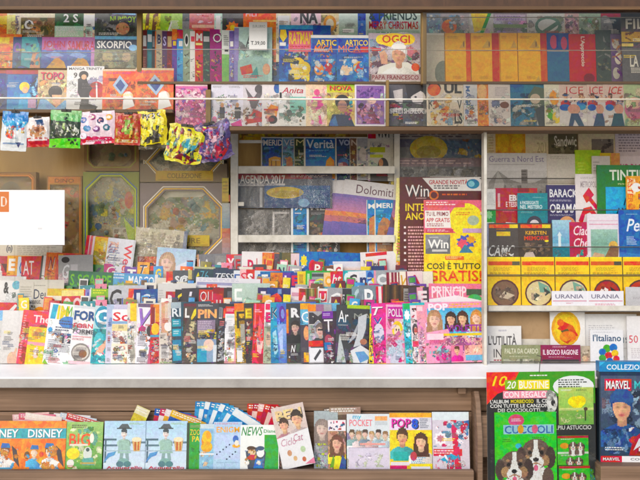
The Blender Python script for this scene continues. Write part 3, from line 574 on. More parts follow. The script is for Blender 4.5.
row([
 (175, 207, 84, 'pink book covered in tiny dotted patterns', 'd868a0', 'r 0 0 1 .05 lp; r .1 .12 .9 .28 c04888; b .02 .1 .98 .98 38 pk,lp,c03878,p,e090b8,a8487c'),
 (211, 228, 84, 'pale lilac comic with a thin black figure', 'dcd8e4', 'l .1 .05 .8 .1 1 gy; r .5 .55 .8 .82 28242c; e .65 .5 .1 .06 sd; e .2 .85 .15 .08 d878a8', dict(W=34)),
 (227, 244, 84, 'pale lilac comic with a thin black figure and pink foot, beside its twin', 'dcd8e4', 'l .1 .05 .8 .1 1 gy; r .45 .55 .8 .82 28242c; e .6 .5 .1 .06 sd; p d04888 .2 .95 .8 .85 .9 1 .3 1', dict(W=34)),
 (243, 264, 83, 'white comic with a grey winged figure and red cloth', 'd4ccd0', 'p 5c5458 .1 .1 .5 .35 .9 .05 .95 .2 .6 .6 .4 .6; e .75 .14 .2 .1 4a4448; p b82430 .1 .75 .5 .6 1 .7 .9 .9 .2 .95; b .1 .6 .9 1 4 dg,8a3038,lg', dict(W=34)),
 (262, 280, 83, 'white comic with orange hair and a blue corner', 'e4dcdc', 'e .85 .12 .2 .12 3c68a8; l .1 .3 .9 .36 1 gy; p e88838 .1 .7 .5 .5 .9 .55 .8 .8; e .5 .75 .25 .1 f0c0a0; e .6 .85 .25 .1 26222a; r .1 .6 .9 .64 c03038', dict(W=32)),
 (279, 306, 84, 'white comic with red script title and teal glass', 'e0dcd8', 'r .4 .3 1 .7 88c0b0; i Anita .1 .08 .9 .22 b81828; r .02 .2 .1 .36 k; b .1 .5 .95 .98 10 6a8878,a88868,58705c,lg,4c5854'),
 (306, 328, 84, 'peach comic with a dancing pink figure', 'ecd0b0', 'e .5 .2 .14 .08 e87898; p e0609c .3 .3 .7 .3 .8 .5 .6 .6 .75 .95 .6 .95 .48 .65 .35 .95 .22 .95 .4 .58 .2 .48; b .05 .05 .95 .95 7 f0d8a0,f0b8b0,e8e0c0; e .5 .2 .12 .07 e86890'),
 (327, 355, 84, 'comic with a lime title over a dark haired man', 'd0b878', 'g 0 0 1 .2 98c030 d8d030; T NOVA .1 .03 .9 .15 e85828; b .02 .2 .98 .9 8 c8a060,8a4868,t,e8a050; p 2a3450 .05 1 .2 .72 .8 .72 1 1; e .55 .42 .26 .17 2c2828; e .55 .52 .17 .14 c09078; p 4868a0 .1 .9 .3 .75 .4 1 .1 1; b .5 .6 .9 .9 3 b8487c,dg'),
 (355, 386, 84, 'violet comic in a white frame with tangled pink figures', 'e4dce4', 'r .05 .04 .95 .96 8a62a4; b .08 .08 .92 .4 10 5c3c80,a880bc,7a50a0; b .08 .4 .92 .94 14 d890a8,8a4058,c8a0b8,3c2838,a86888; e .55 .4 .14 .08 e8c0b0'),
 (388, 406, 82, 'dark grey comic with a pale face, beside the wooden post', '4c484a', 'p 58545a 0 0 1 0 1 .4 0 .5; p c8c0bc .3 .2 .9 .15 1 .45 .7 .5 .4 .42; T SHER .1 .6 1 .72 c0bab8; r 0 .45 1 .47 k', dict(W=26)),
 (403, 429, 82, 'dark grey comic with a pale face and full title', '4c484a', 'p c8c0bc .25 .25 .75 .15 .9 .35 .7 .5 .4 .48; p 2c282a .1 .05 .9 .02 .95 .3 .7 .2 .4 .3 .2 .4; T SHERLOCK .04 .6 .98 .72 c8c2c0; e .5 .34 .05 .02 k; r 0 .46 1 .48 k'),
 (427, 464, 82, 'white comic with tall black letters and orange people', 'e0d4c8', 'T SO .05 .03 .4 .26 2c282c; T UL .48 .03 .96 .26 2c282c; T K .05 .36 .22 .62 2c282c; T V .82 .36 .97 .62 2c282c; T LS .75 .7 .97 .95 2c282c; e .2 .18 .18 .14 e86030; b .1 .35 .7 .98 14 e8a040,f0c878,d87038,e8d8c0,c05828,88a8c8'),
 (464, 479, 84, 'white comic with blue lettering running upwards', 'd8d8e4', 'V MAGI .15 .05 .45 .5 5068a8; r .5 .1 .9 .5 ccd0e0; b .1 .55 .9 .95 5 88a0d0,e08838,w', dict(W=26)),
 (478, 490, 84, 'orange toned comic slice beside the sketched one', 'd88840', 'e .4 .2 .4 .2 e8b888; b .1 .4 .9 .95 5 c86828,e8a860,8a5030', dict(W=24)),
 (489, 512, 84, 'white sketched comic with a brown head', 'd8d0d4', 'l .3 .08 .9 .3 3 b0a8b8; e .7 .5 .2 .08 7a5040; b .1 .6 .9 .98 6 c8c0c8,e0a8a8,b8b0b8'),
 (511, 546, 84, 'blue and grey comic with green hair', '3c78a0', 'p 5a6858 .5 .3 .7 .05 1 .1 .95 .6 .7 .6; e .72 .35 .15 .12 c8b8a8; b .05 .5 .95 .98 12 98989c,6a6c74,b8b8b8,40444c; r 0 0 .4 .2 2868a8; p 3c4048 .7 .6 .95 .5 1 1 .8 1'),
 (545, 562, 84, 'white comic with orange and green fruit shapes', 'e4e0d4', 'e .6 .3 .3 .2 f0a030; e .3 .7 .22 .14 6ab038; e .7 .8 .25 .14 e8c850; b .1 .1 .9 .95 4 w,d8d0b8', dict(W=24)),
 (560, 589, 84, 'white comic with red letters and blue jeans, first of three alike', 'dcd8e0', 'r 0 0 1 .44 e0c8c4; T ICE .25 .06 .85 .24 c83038; f .22 .3 .07 e0b098 5a3830 c04048; f .78 .3 .07 e0b098 8a4840 3858a0; b .05 .25 .95 .44 5 3858a0,sd,k; e .2 .56 .2 .08 3870c8; e .75 .54 .18 .08 58a0e0; e .5 .6 .22 .12 e0a898; p 3c5478 .3 1 .4 .7 .65 .7 .85 1 .65 1 .52 .85 .45 1'),
 (588, 606, 84, 'white comic with red letters and blue jeans, second of three alike', 'dcd8e0', 'r 0 0 1 .44 e0c8c4; T ICE .15 .06 .9 .24 c83038; f .3 .3 .07 e0b098 5a3830 c04048; b .05 .25 .95 .44 5 3858a0,sd,k; e .25 .56 .24 .08 3870c8; e .7 .6 .22 .12 e0a898; p 3c5478 .3 1 .5 .7 .85 .7 1 1 .65 1', dict(W=24)),
 (605, 626, 84, 'white comic with red letters and blue jeans, last of three alike', 'dcd8e0', 'r 0 0 1 .44 e0c8c4; T ICE .2 .06 .9 .24 c83038; f .3 .3 .07 e0b098 5a3830 c04048; b .05 .25 .95 .44 5 3858a0,sd,k; e .25 .56 .2 .08 3870c8; e .7 .6 .22 .12 e0a898; p 2c5468 .3 1 .45 .7 .85 .7 .95 1 .65 1'),
 (625, 660, 84, 'pale green comic with a pink haired figure', 'b8c8a0', 'e .3 .6 .3 .25 c87898; e .3 .45 .2 .14 e8c0b0; b .05 .1 .95 .95 9 8aa878,d8a8b8,a05878,cr'),
], .11, 126, GC, tilt=5, yaw=2, name='comic_book', cat='comic')

# ---- picture magazines on the cream rack
GD = 'travel magazines in the upper pocket of the cream rack'
MERI = 'r 0 0 .05 1 e0dcd0; r .95 0 1 1 e0dcd0; r 0 0 1 .03 e0dcd0; '
row([
 (261, 283, 137, 'blue travel magazine with an orange building', '2858a0', MERI + 'T MERID .1 .06 .98 .2 e8e4e0; l .15 .24 .6 .3 1 lb; p e0a050 .35 .75 .35 .5 .6 .45 .9 .48 .9 .75; r .1 .75 1 .95 c8843c; r .45 .55 .5 .7 8a5028; r .65 .55 .7 .7 8a5028', dict(W=31)),
 (282, 295, 137, 'pale blue travel magazine with a brown tower', '78a4c4', MERI + 'T VE .15 .06 .95 .2 e8e4e0; p c08058 .3 .95 .35 .5 .6 .45 .8 .5 .9 .95; r .1 .8 .95 .95 8a7058', dict(W=31)),
 (294, 305, 137, 'dark green travel magazine with a pale initial', '2c4430', MERI + 'T M .2 .06 .95 .2 e8dca0; b .1 .3 .95 .95 8 6a7848,40582c,a8a868,1c2c1c', dict(W=31)),
 (304, 337, 137, 'blue travel magazine with white lower case title and a rock', '2468b0', MERI + 'T Verità .08 .06 .92 .26 d8e4ec; l .15 .3 .8 .34 1 lb; g .05 .36 .95 .97 3878bc 5090c8; p e09838 .6 .97 .68 .55 .8 .45 .92 .55 .95 .97; p c07828 .6 .97 .66 .7 .75 .97'),
 (336, 351, 137, 'dark navy travel magazine with a moonlit bay', '2a3c68', MERI + 'T VO .2 .06 .95 .2 a8b4cc; e .5 .6 .35 .12 4870a8; e .5 .66 .3 .08 8a4858; b .1 .7 .95 .95 4 n,58688c', dict(W=31)),
 (350, 358, 137, 'brown travel magazine slice', '7a5444', MERI + 'T N .2 .06 .95 .2 d8c8b8; b .1 .3 .95 .95 5 br,tn,dg', dict(W=31)),
 (357, 369, 137, 'grey travel magazine slice with a pale portrait', 'a8a8ac', MERI + 'e .5 .4 .3 .16 d0c8c4; b .1 .5 .95 .95 6 dg,lg,gy', dict(W=31)),
 (368, 390, 128, 'pale magazine with a red tag and a lime panel', 'd0ccc0', 'r .02 .0 .38 .2 c82838; T VIVI .42 .02 1 .18 2c2a2c; r .1 .36 .8 .46 b0b838; r .1 .5 .7 .56 c8cc50; l .1 .26 .9 .34 2 gy; e .7 .72 .25 .16 3c3a3c; e .6 .66 .1 .08 sd; r .1 .8 .9 1 4c4848', dict(W=26, yb=181)),
], .41, 180, GD, tilt=5, yaw=4, cat='travel magazine')
GE = 'magazines in the lower pocket of the cream rack'
row([
 (287, 333, 180, 'dark blue package holding travel magazines', '38466c', 'r .02 .02 .98 .97 44547c; T PIU_GUIDE .08 .05 .38 .12 c8b078; l .5 .06 .95 .14 2 8898b8; r .05 .2 .98 .24 5c6c94; r .04 .26 .18 .97 d0d8dc', dict(Y=.42, W=46, tilt=4, yaw=0, name='package', cat='magazine package', th=.006, wrap=1)),
 (291, 309, 200, 'bright blue slim magazine with white initial, leaning on the dark package', '1878b8', 'r 0 0 .12 1 e0e4e4; r .88 0 1 1 e0e4e4; T M .22 .06 .7 .16 e8f0f4; l .22 .2 .7 .23 1 w', dict(Y=.385, yaw=3)),
 (309, 333, 200, 'black travel magazine with flowers on a slope', '3c3838', 'T MER .08 .05 .98 .16 d8d4d0; l .1 .2 .7 .24 1 gy; b .05 .35 1 1 18 6c5c50,a88858,58483c,c87858,887868,4a5a40; b .1 .78 .95 1 5 d8a838,c058a0,e8c8a0', dict(Y=.395, W=31)),
 (238, 332, 173, 'wide planner package with white capitals on a red band', '585c68', 'r 0 0 1 .17 a83444; p 4c4860 .7 0 1 0 1 .17 .8 .17; T AGENDA_2017 .02 .06 .5 .3 f0ece8; r 0 .3 .5 .37 d8d4d4; l .02 .31 .46 .36 1 4c4860; l .56 .06 .95 .14 1 e0c8c8; r .03 .42 .22 .98 6c7078; r .23 .42 .26 .98 c8c8c8; g .28 .36 .98 1 3c6898 2c4878; e .5 .56 .2 .17 d8b828; e .5 .6 .15 .1 b89820; l .65 .5 .95 .9 5 88a0b8; e .7 .85 .06 .12 88b0d0', dict(Y=.4, yb=208, tilt=3, yaw=0, th=.006, name='package', cat='planner package', wrap=1)),
 (238, 290, 209, 'grey plastic wrapped package under the wide planner', '7c7874', 'b .02 .02 .98 .98 30 6c6864,8c8884,5c5854,a8a4a0,787878; r .66 .05 .7 .6 c8c4c0; r .66 .05 .98 .09 c8c4c0', dict(Y=.405, yb=264, tilt=4, yaw=0, th=.008, name='package', cat='wrapped package', wrap=1)),
], .4, 264, GE, tilt=5, yaw=1.5)
DOL = 'r 0 0 1 .26 d8d4d4; n Dolomiti .22 .07 .86 .22 5a2c3c; g 0 .26 1 .62 7468ac c88098; r 0 .56 1 .66 d88858; r 0 .64 1 .76 b86c70; p 5c3c50 .3 .74 .5 .62 .62 .4 .72 .5 .8 .38 .92 .6 1 .7 1 .76; g 0 .74 1 1 6c60a4 5a5494; b .1 .6 .5 .72 4 8a5068,e09868,a85c70'
for i, (x, y, lab) in enumerate([(322, 177, 'mountain magazine with white title band, rearmost of the fanned three'), (330, 177, 'mountain magazine with white title band, middle of the fanned three'), (338, 177, 'sunset mountain magazine with its whole title showing, front of the fanned three')]):
    item(x, x + 58, y + i, 236, .395 - .006 * i, lab, 'd8d4d4', DOL, auto=0, tilt=6, yaw=0, roll=7, group='fanned mountain magazines', cat='travel magazine')
row([
 (367, 376, 200, 'blue travel magazine slice before the mountain magazine', '3c88c0', 'r 0 0 .08 1 e0dcd0; T M .2 .06 .9 .14 w; p c88858 .2 .9 .3 .3 .9 .25 .95 .9', dict(W=30)),
 (375, 394, 200, 'blue travel magazine with a brown cliff before the mountain magazine', '3c88c0', 'r 0 0 .05 1 e0dcd0; T MERI .1 .05 .95 .13 w; l .15 .17 .6 .19 1 lb; p b88058 .12 .6 .2 .4 .45 .28 .7 .3 .95 .4 .95 1 .12 1; p 8a5c40 .5 .5 .9 .45 .95 .9 .6 .8; r .2 .88 .3 1 8a2c38; r .5 .88 .62 1 8a2c38', {}),
], .372, 262, GE, tilt=5, yaw=3, cat='travel magazine')
# yellow edged magazines that peep over the upper bar of the cream rack
row([(x, x + 25, 118, 'gold magazine peeping over the cream rack, %s' % w, 'd8b040', 'b .02 .3 .98 .8 7 e8c850,c89038,8a6a30,f0e0a0; e .5 .34 .2 .2 c89060', {}) for x, w in
     ((240, 'nearest the cream post'), (268, 'above the blue magazine with building'), (297, 'above the pale blue and green ones'), (325, 'above the blue one with lower case title'))],
    .452, 140, 'gold magazines peeping over the cream rack', tilt=2, yaw=0)

# ---- packages and magazines hung beside the book shelves
row([
 (389, 484, 131, 'large plastic wrapped collection with a yellow oval', '687080', 'r 0 0 1 .1 a8a098; r 0 .1 .24 1 5a5c78; l .02 .03 .95 .09 1 5c4c54; g .24 .12 1 1 48688c 3c5070; e .42 .22 .2 .16 d8c028; e .42 .26 .13 .08 a89c40; r .05 .2 .22 .8 787c84; p c8c8c8 .62 .8 .75 .35 .95 .5 .85 .95; e .56 .8 .05 .12 a8b0b8; e .44 .78 .05 .1 88a848; b .7 .1 1 .5 6 d8b830,a87850,6888a0; r .95 .3 1 1 d8b828', dict(yb=212, Y=.44)),
 (391, 484, 158, 'plastic wrapped grey magazine bundle with a pink tag', '6c6c70', 'r 0 .0 1 .12 88707c; l .1 .03 .95 .1 1 c8a8a8; r 0 .3 .12 1 d8c020; b .12 .15 .98 .95 26 58585c,888888,484848,a0a0a4,78746c; r .42 .25 .75 .9 484848; r .42 .25 .75 .32 d8d8d4; r .42 .3 .45 .9 d8d8d4; r .72 .3 .8 .8 d8a08c', dict(yb=230, Y=.42)),
], .42, 230, 'wrapped packages behind the computer magazines', tilt=2, yaw=0, th=.012, name='package', cat='wrapped package', wrap=1)
row([
 (400, 482, 177, 'maroon computer magazine with a white slanted tab', '5c1e20', 'p ece8e4 .28 .01 1 .0 1 .14 .42 .14; T GRANDE_NOVITÀ .36 .02 .84 .075 c02438; l .42 .085 .82 .13 2 4c4448; e .9 .07 .08 .05 2c88b0; e .88 .07 .04 .03 90d0e0; T Win .07 .08 .36 .2 f4f0ec; l .2 .21 .36 .23 1 c8a0a0; e .42 .185 .06 .05 d87030; e .42 .185 .04 .033 5c1e20; l .52 .17 .95 .2 1 d86030; T INTERNET .07 .27 .6 .345 f0d020; T ANONIMO .07 .36 .58 .435 f0d020; l .1 .5 .4 .96 7 e0a8a8; r .05 0.50 .075 0.52 f0e0e0; r .05 0.56 .075 0.58 f0e0e0; r .05 0.63 .075 0.65 f0e0e0; r .05 0.70 .075 0.72 f0e0e0; r .05 0.76 .075 0.78 f0e0e0; r .05 0.83 .075 0.85 f0e0e0; r .05 0.90 .075 0.92 f0e0e0; ', dict(yb=276, Y=.345, W=82, auto=0)),
 (424, 483, 200, 'pink computer magazine with a yellow disc', 'e87888', 'e .72 .32 .29 .27 f0e028; e .84 .33 .1 .08 a8b8a0; l .55 .2 .88 .26 1 d87028; l .6 .14 .84 .17 1 c8a020; r .02 .02 .7 .12 e06878; l .04 .03 .6 .1 1 f8e0e0; p f0ece8 .02 .17 .44 .17 .46 .45 .02 .45; T TU_IL_PRIMO .04 .19 .42 .26 8a2438; T APP_GRATIS .04 .29 .44 .36 c83848; l .05 .38 .42 .44 1 a04858; r .04 .47 .5 .53 c8506c; l .06 .48 .5 .52 1 f8d8dc; r .66 .46 .98 .53 c8a8d0', dict(yb=262, Y=.325, auto=0)),
 (424, 483, 233, 'yellow computer magazine shouting in big red letters', 'f8dc10', 'r .03 .03 .45 .38 6a6c70; p 8a8c90 .03 .03 .45 .03 .4 .16 .03 .3; T Win .07 .12 .42 .28 f8f8f4; l .1 .07 .32 .1 1 d8d8d8; r .14 .3 .4 .34 lg; s .72 .16 .18 .14 5868b8 9; s .66 .2 .1 .1 e86888 7; s .8 .12 .09 .08 e8a030 7; p 4888a0 .6 .36 .7 .2 .84 .36; r .36 .42 .68 .49 e87830; l .38 .43 .66 .48 1 f8e8a0; T COSÌ_È_TUTTO .05 .52 .96 .66 3c3a24; T GRATIS! .06 .68 .98 .88 e8501c; l .1 .92 .9 .98 1 c8b020', dict(yb=288, Y=.305, auto=0)),
], .37, 300, 'computer magazines hung beside the book shelves', tilt=3, yaw=0, cat='computer magazine')
# the yellow edged copy behind the maroon one
item(392, 404, 178, 276, .355, 'yellow computer magazine edge behind the maroon one', 'f0d818', 'r 0 0 .3 1 f8f0a0; l .35 .1 .9 .95 14 8a8020; r .3 .85 1 1 e88838', W=70, tilt=3, yaw=0, roll=3, cat='computer magazine', group='computer magazines hung beside the book shelves')
# ------------------------------------------------------------------ book shelves with wires
GF = 'books on the wired shelves'
row([
 (486, 496, 126, 'narrow cream book at the end of the top wired shelf', 'e8d8b0', 'r 0 0 .2 1 c8b080; l .3 .2 .9 .5 3 tn', dict(W=24)),
 (496, 511, 126, 'amber book with a violet foot, beside the narrow cream book', 'e8a820', 'e .5 .3 .4 .2 f0c040; r 0 .55 1 .62 f0d880; p 6c3c58 0 1 0 .7 .6 .6 1 .8 1 1', {}),
 (511, 526, 126, 'amber book with a violet foot, beside the broad cream book', 'e8a820', 'e .5 .3 .4 .2 f0c040; r 0 .55 1 .62 f0d880; p 7c4c68 0 1 0 .8 .5 .6 1 .7 1 1; r 0 .85 1 1 d8a878', {}),
 (526, 549, 126, 'broad cream book with pale grey numerals', 'ecdcb4', 'l .3 .05 .9 .16 1 c8b890; T 201 .5 .3 .9 .5 c0b088; l .4 .2 .9 .26 1 c8b890; r .3 .78 .95 .84 8a4838', {}),
 (549, 578, 126, 'sepia book with white lettering over dark foliage', '6c6448', 'T PAOLINI .4 .03 .98 .14 e8e0c8; T Sandwic .2 .18 .98 .38 ece4d0; b .02 .35 .98 .98 16 8a8468,4c4834,a8a080,5c583c', {}),
 (579, 616, 126, 'cream book with a sepia photograph strip', 'e8d8b0', 'r .3 .06 .95 .1 8a7a58; r .36 .24 .96 .9 887c70; b .36 .24 .96 .9 9 6c6058,a89c90,584c48; l .1 .1 .9 .16 1 b8a880', {}),
 (616, 650, 126, 'pinkish white book with a small black animal', 'e0d0d4', 'l .1 .1 .9 .5 4 988890; e .5 .7 .2 .1 2c282c; b .2 .6 .8 .9 4 a8a0a0,4c484c', {}),
], .37, 180, GF, tilt=3, yaw=1.5, name='book', th=.01, mat='matte')
row([
 (486, 548, 153, 'large pale grey book with mountains and thin violet title', 'dcd8d6', 'n Guerra_a_Nord_Est .06 .05 .95 .15 8c80a4; r .06 .19 .8 .2 b0a8a8; g 0 .3 1 1 d0ccc8 a8a4a0; p 98948f 0 .9 .05 .5 .2 .3 .4 .45 .6 .52 .8 .5 1 .4 1 1 0 1; p b8b4ae .2 .3 .3 .5 .25 .9 .1 .7; r .58 .28 .68 .52 8a8480; b .3 .55 .98 .98 10 8c8884,78746f,b8b4b0,c8c4c0; l .58 .3 .68 .5 2 5c5854', dict(W=62)),
 (548, 578, 154, 'blank pale book between the grey book and the lime one', 'dcd4c8', 'l .1 .04 .9 .1 1 c0b8ac; r 0 .5 1 .52 b0a898', {}),
 (576, 602, 150, 'bright lime green book with a small dark sign', 'a4d020', 'g 0 0 1 1 b4d830 90c418; l .1 .2 .4 .5 3 c8e860; r .66 .3 .74 .46 4c5c18; r .8 .32 .9 .34 4c5c18', {}),
 (593, 602, 156, 'narrow white book with a rust red foot', 'e4dcd8', 'r .1 .45 1 .9 8a3018; l .1 .1 .9 .3 2 b8b0ac', dict(Y=.33, W=18)),
 (601, 612, 153, 'orange yellow book with a pale red foot', 'e8a868', 'g 0 0 1 1 e8c848 e88878; b .1 .2 .9 .9 4 e8d068,e8a080', dict(W=20)),
 (611, 650, 156, 'white book with pink lettering under the animal book', 'ecdce0', 'T TWO_BAGS .1 .14 .9 .26 d04888; r .1 .3 .9 .33 e8b0c0', dict(Y=.352)),
], .345, 212, GF, tilt=3, yaw=1, name='book', th=.009, mat='matte')
row([
 (484, 497, 189, 'pale grey book with a green lower half', 'd8d8d4', 'l .1 .1 .9 .45 5 a8a8a8; r 0 .55 1 1 2c9848; s .4 .7 .3 .12 88c890 8; r 0 .9 .8 1 c8d8c8', {}),
 (496, 530, 188, 'crimson book with white capitals', 'b8242e', 'r .65 0 1 .1 8a1a22; r .06 .14 .13 .5 e0b8b8; T EBE .4 .18 .72 .34 f0e0e0; T E_TESSUTI .3 .36 .78 .5 f0e0e0; l .2 .6 .7 .64 1 d88888; p e8e0e0 .2 1 .3 .9 .6 .92 .7 1', dict(W=42)),
 (518, 548, 193, 'teal book with two white lines and a dark arch', '2c8490', 'T 6_PASSEGGIATE .08 .24 .7 .34 d8e8e8; T NEL_MISTERO .08 .36 .82 .48 d8e8e8; l .5 .12 .9 .16 1 8cc0c4; e .55 .95 .26 .26 3c3848; e .55 .95 .16 .14 d8d0d4; l .1 .56 .6 .62 1 8cc0c4', dict(Y=.285)),
 (547, 578, 185, 'violet navy book with tall white capitals', '3c3464', 'T BARACK .1 .1 1.0 .3 e8e8ec; l .1 .36 .9 .41 1 b8b4c8; T OBAMA .1 .46 1.0 .68 e8e8ec; e .65 .98 .28 .22 e0a878; e .65 1 .18 .1 f0d8c0; l .1 .72 .9 .76 1 b8b4c8', {}),
 (576, 602, 174, 'white book with a red hammer and sickle', 'e8e0e0', 'T METROPOLIS .2 .14 .9 .26 a89ca0; l .2 .06 .9 .1 1 b8b0b0; p d8303c .28 .42 .52 .26 .72 .4 .62 .46 .95 .68 .9 .76 .52 .52 .42 .56; p d8303c .1 .9 .3 .66 .6 .62 .9 .84 .84 .9 .55 .74 .36 .78 .24 .98', {}),
 (598, 650, 165, 'green book with white capitals and a sky blue panel', '2a7a34', 'T TINTIN .24 .08 .98 .25 e8f0e0; l .4 .3 .9 .33 1 c8d8a0; r .16 .36 .86 .98 38a8dc; T IN .5 .54 .72 .66 1c2c5c; T AMERIC .36 .7 .86 .8 1c2c5c; e .4 .93 .12 .06 a85848; e .7 .9 .1 .06 d8a888; p 5888a8 .16 .98 .3 .86 .5 .94 .6 .98', dict(Y=.28)),
 (627, 660, 176, 'orange yellow comic with white circles and a blue leg', 'f0a818', 'T OBELIO .02 .06 .28 .5 f8f0d0; V ASTERO .03 .04 .2 .9 e87020; e .3 .3 .15 .12 f0f0f0; r .06 .75 .26 .85 d88010; b .35 .1 .95 .95 8 4888c0,e8e0c8,c05838', dict(Y=.265, yb=214)),
], .30, 226, GF, tilt=3, yaw=1, name='book', th=.009)
row([
 (487, 520, 223, 'dark book with an orange banner and pale letters, at the shelf end', '4c4440', 'r .08 .04 .95 .14 e86020; r .7 .04 .95 .14 e8d020; r .3 .24 .72 .36 e0c020; l .3 .16 .7 .2 1 c87830; T CAMC .05 .62 .85 .92 d8d8d4; g 0 0 .06 1 8890a8 5c6478; b .4 .8 .8 1 4 c8b8a8,6c5448', {}),
 (519, 554, 223, 'dark brown book with an orange banner and a red title', '443830', 'r .06 .04 .92 .14 e86020; r .68 .04 .92 .14 e8d020; T KERSTEN .2 .22 .8 .32 e8b020; T MEMORIE .16 .36 .86 .48 e04828; b .1 .55 .9 .98 12 6c5844,8a7460,a88c78,3c302c; p c8b8b0 .1 1 .2 .82 .4 .8 .5 1; e .8 .5 .06 .03 e8d020', {}),
 (553, 572, 220, 'pale blue book showing a tower over the sea', '88b8d0', 'g 0 0 1 .6 a8ccdc 68a4c4; r .3 .4 .44 .75 d8e4e8; p d8e4e8 .25 .4 .5 .4 .37 .3; g 0 .7 1 1 1c8494 2c6c80; b .1 .75 .9 .98 4 3c98a4,48707c', {}),
 (570, 591, 222, 'magenta book with white handwriting', 'b83858', 'i Ciao .2 .1 .95 .36 f0dce0; i Che .2 .44 .9 .68 f0dce0; b .3 .75 1 1 5 38a098,c8d8d0,2c6c78', {}),
 (588, 621, 214, 'white book with a framed sea green picture', 'e4dce4', 'r .06 .22 .94 .24 e0a0b8; r .06 .14 .94 .16 e0c0d0; r .1 .34 .92 .98 8cb4a0; g .1 .34 .92 .7 a0c4b4 78a494; e .78 .7 .14 .1 d8b060; p 8a6848 .5 .98 .7 .7 .95 .72 .92 .98; p c8a888 .1 .98 .2 .85 .5 .9 .5 .98', dict(Y=.245)),
 (620, 656, 210, 'blue book with white handwriting and small lines', '2c64b0', 'i Pesci .2 .18 1.0 .44 e4ecf4; l .2 .54 .5 .72 3 b8d0e8; l .2 .08 .6 .1 1 a8c4e0; e .5 .95 .2 .05 c8d8e8; p 4880c0 0 1 0 .85 .5 .9 1 .8 1 1', dict(Y=.24)),
], .25, 259, GF, tilt=4, yaw=.8, name='book', th=.009)
GI = 'yellow paperbacks with a round picture'
YB = 'r 0 .0 1 .03 f8e040; r 0 0 .028 1 5c4c10; r 0 .385 1 .4 4c4420; r .05 .09 .96 .17 %s; r .74 .09 .96 .17 %s; l .2 .21 .8 .3 2 b89818; l .1 .32 .9 .36 1 887010; r 0 .4 1 .405 d8b010; e .52 .74 .4 .28 5c3834; e .52 .74 .355 .245 %s; '  # dark left edge paints the shaded gap between neighbouring books
row([
 (487, 522, 257, 'yellow paperback with a round brown sepia picture', 'f8cc08', YB % ('d85820', '5c5840', '7c604c') + 'p 6c5848 .2 .75 .4 .68 .6 .62 .82 .72 .7 .85 .4 .88; p c8b8a0 .35 .82 .5 .7 .8 .78 .6 .86; b .25 .6 .8 .9 5 8c7868,584840', {}),
 (521, 556, 257, 'yellow paperback with a round picture of a pale green landscape, fully seen', 'f8cc08', YB % ('e05028', 'e05028', 'd8c898') + 'p 78a490 .5 .5 .8 .6 .86 .75 .55 .72; p 3c4440 .65 .62 .85 .72 .7 .8; p 484c44 .3 .86 .4 .72 .55 .78 .45 .9; b .25 .6 .8 .88 3 e8d8b8,c0a890', {}),
 (555, 591, 257, 'yellow paperback with a round green landscape half covered by a white booklet', 'f8cc08', YB % ('e05028', 'e04828', 'd8d0b0') + 'p 78a490 .5 .5 .8 .6 .86 .75 .55 .72; p 3c4440 .65 .62 .85 .72 .7 .8; b .25 .6 .8 .88 3 e8d8b8,c0a890', {}),
 (590, 624, 257, 'yellow paperback with a round red picture behind a white booklet', 'f8cc08', YB % ('d85820', '4c4838', 'b03028') + 'p f0e8e0 .3 .7 .4 .6 .55 .66 .5 .9; p 2c2424 .6 .6 .8 .7 .7 .85; b .3 .6 .8 .88 3 d8a888,782020', {}),
 (623, 660, 257, 'yellow paperback with a round red picture behind a grey booklet', 'f8cc08', YB % ('e05028', 'e05028', 'c05038') + 'b .25 .6 .8 .9 5 d88868,f0e0d0,782020', {}),
], .20, 306, GI, tilt=4, yaw=.6, name='book', cat='paperback', th=.012, mat='card')
URA = 'T URANIA .1 .16 .88 .36 a8a4b4; n URANIA .1 .16 .88 .36 6c6880; r .03 .46 .97 .49 d05878; '
row([
 (552, 588, 291, 'white booklet with spaced grey capitals and one black line', 'ecebf0', URA + 'l .4 .56 .6 .62 1 d05878; T TERRE_INCOGNITE .14 .74 .86 .86 4c4854', {}),
 (588, 624, 291, 'white booklet with spaced grey capitals and two red lines', 'ecebf0', URA + 'l .2 .6 .8 .7 1 d88898; l .1 .76 .9 .88 2 c0889c', {}),
 (626, 662, 287, 'pale grey booklet at the end of the yellow paperbacks', 'c4c2c4', 'g 0 0 1 1 ccccce b4b2b4; l .2 .4 .8 .5 1 a8a4a8', {}),
], .175, 312, 'pale booklets standing before the yellow paperbacks', tilt=3, yaw=.4, name='booklet', th=.003, mat='matte', soft=False)
GJ = 'books on the bottom wired shelf'
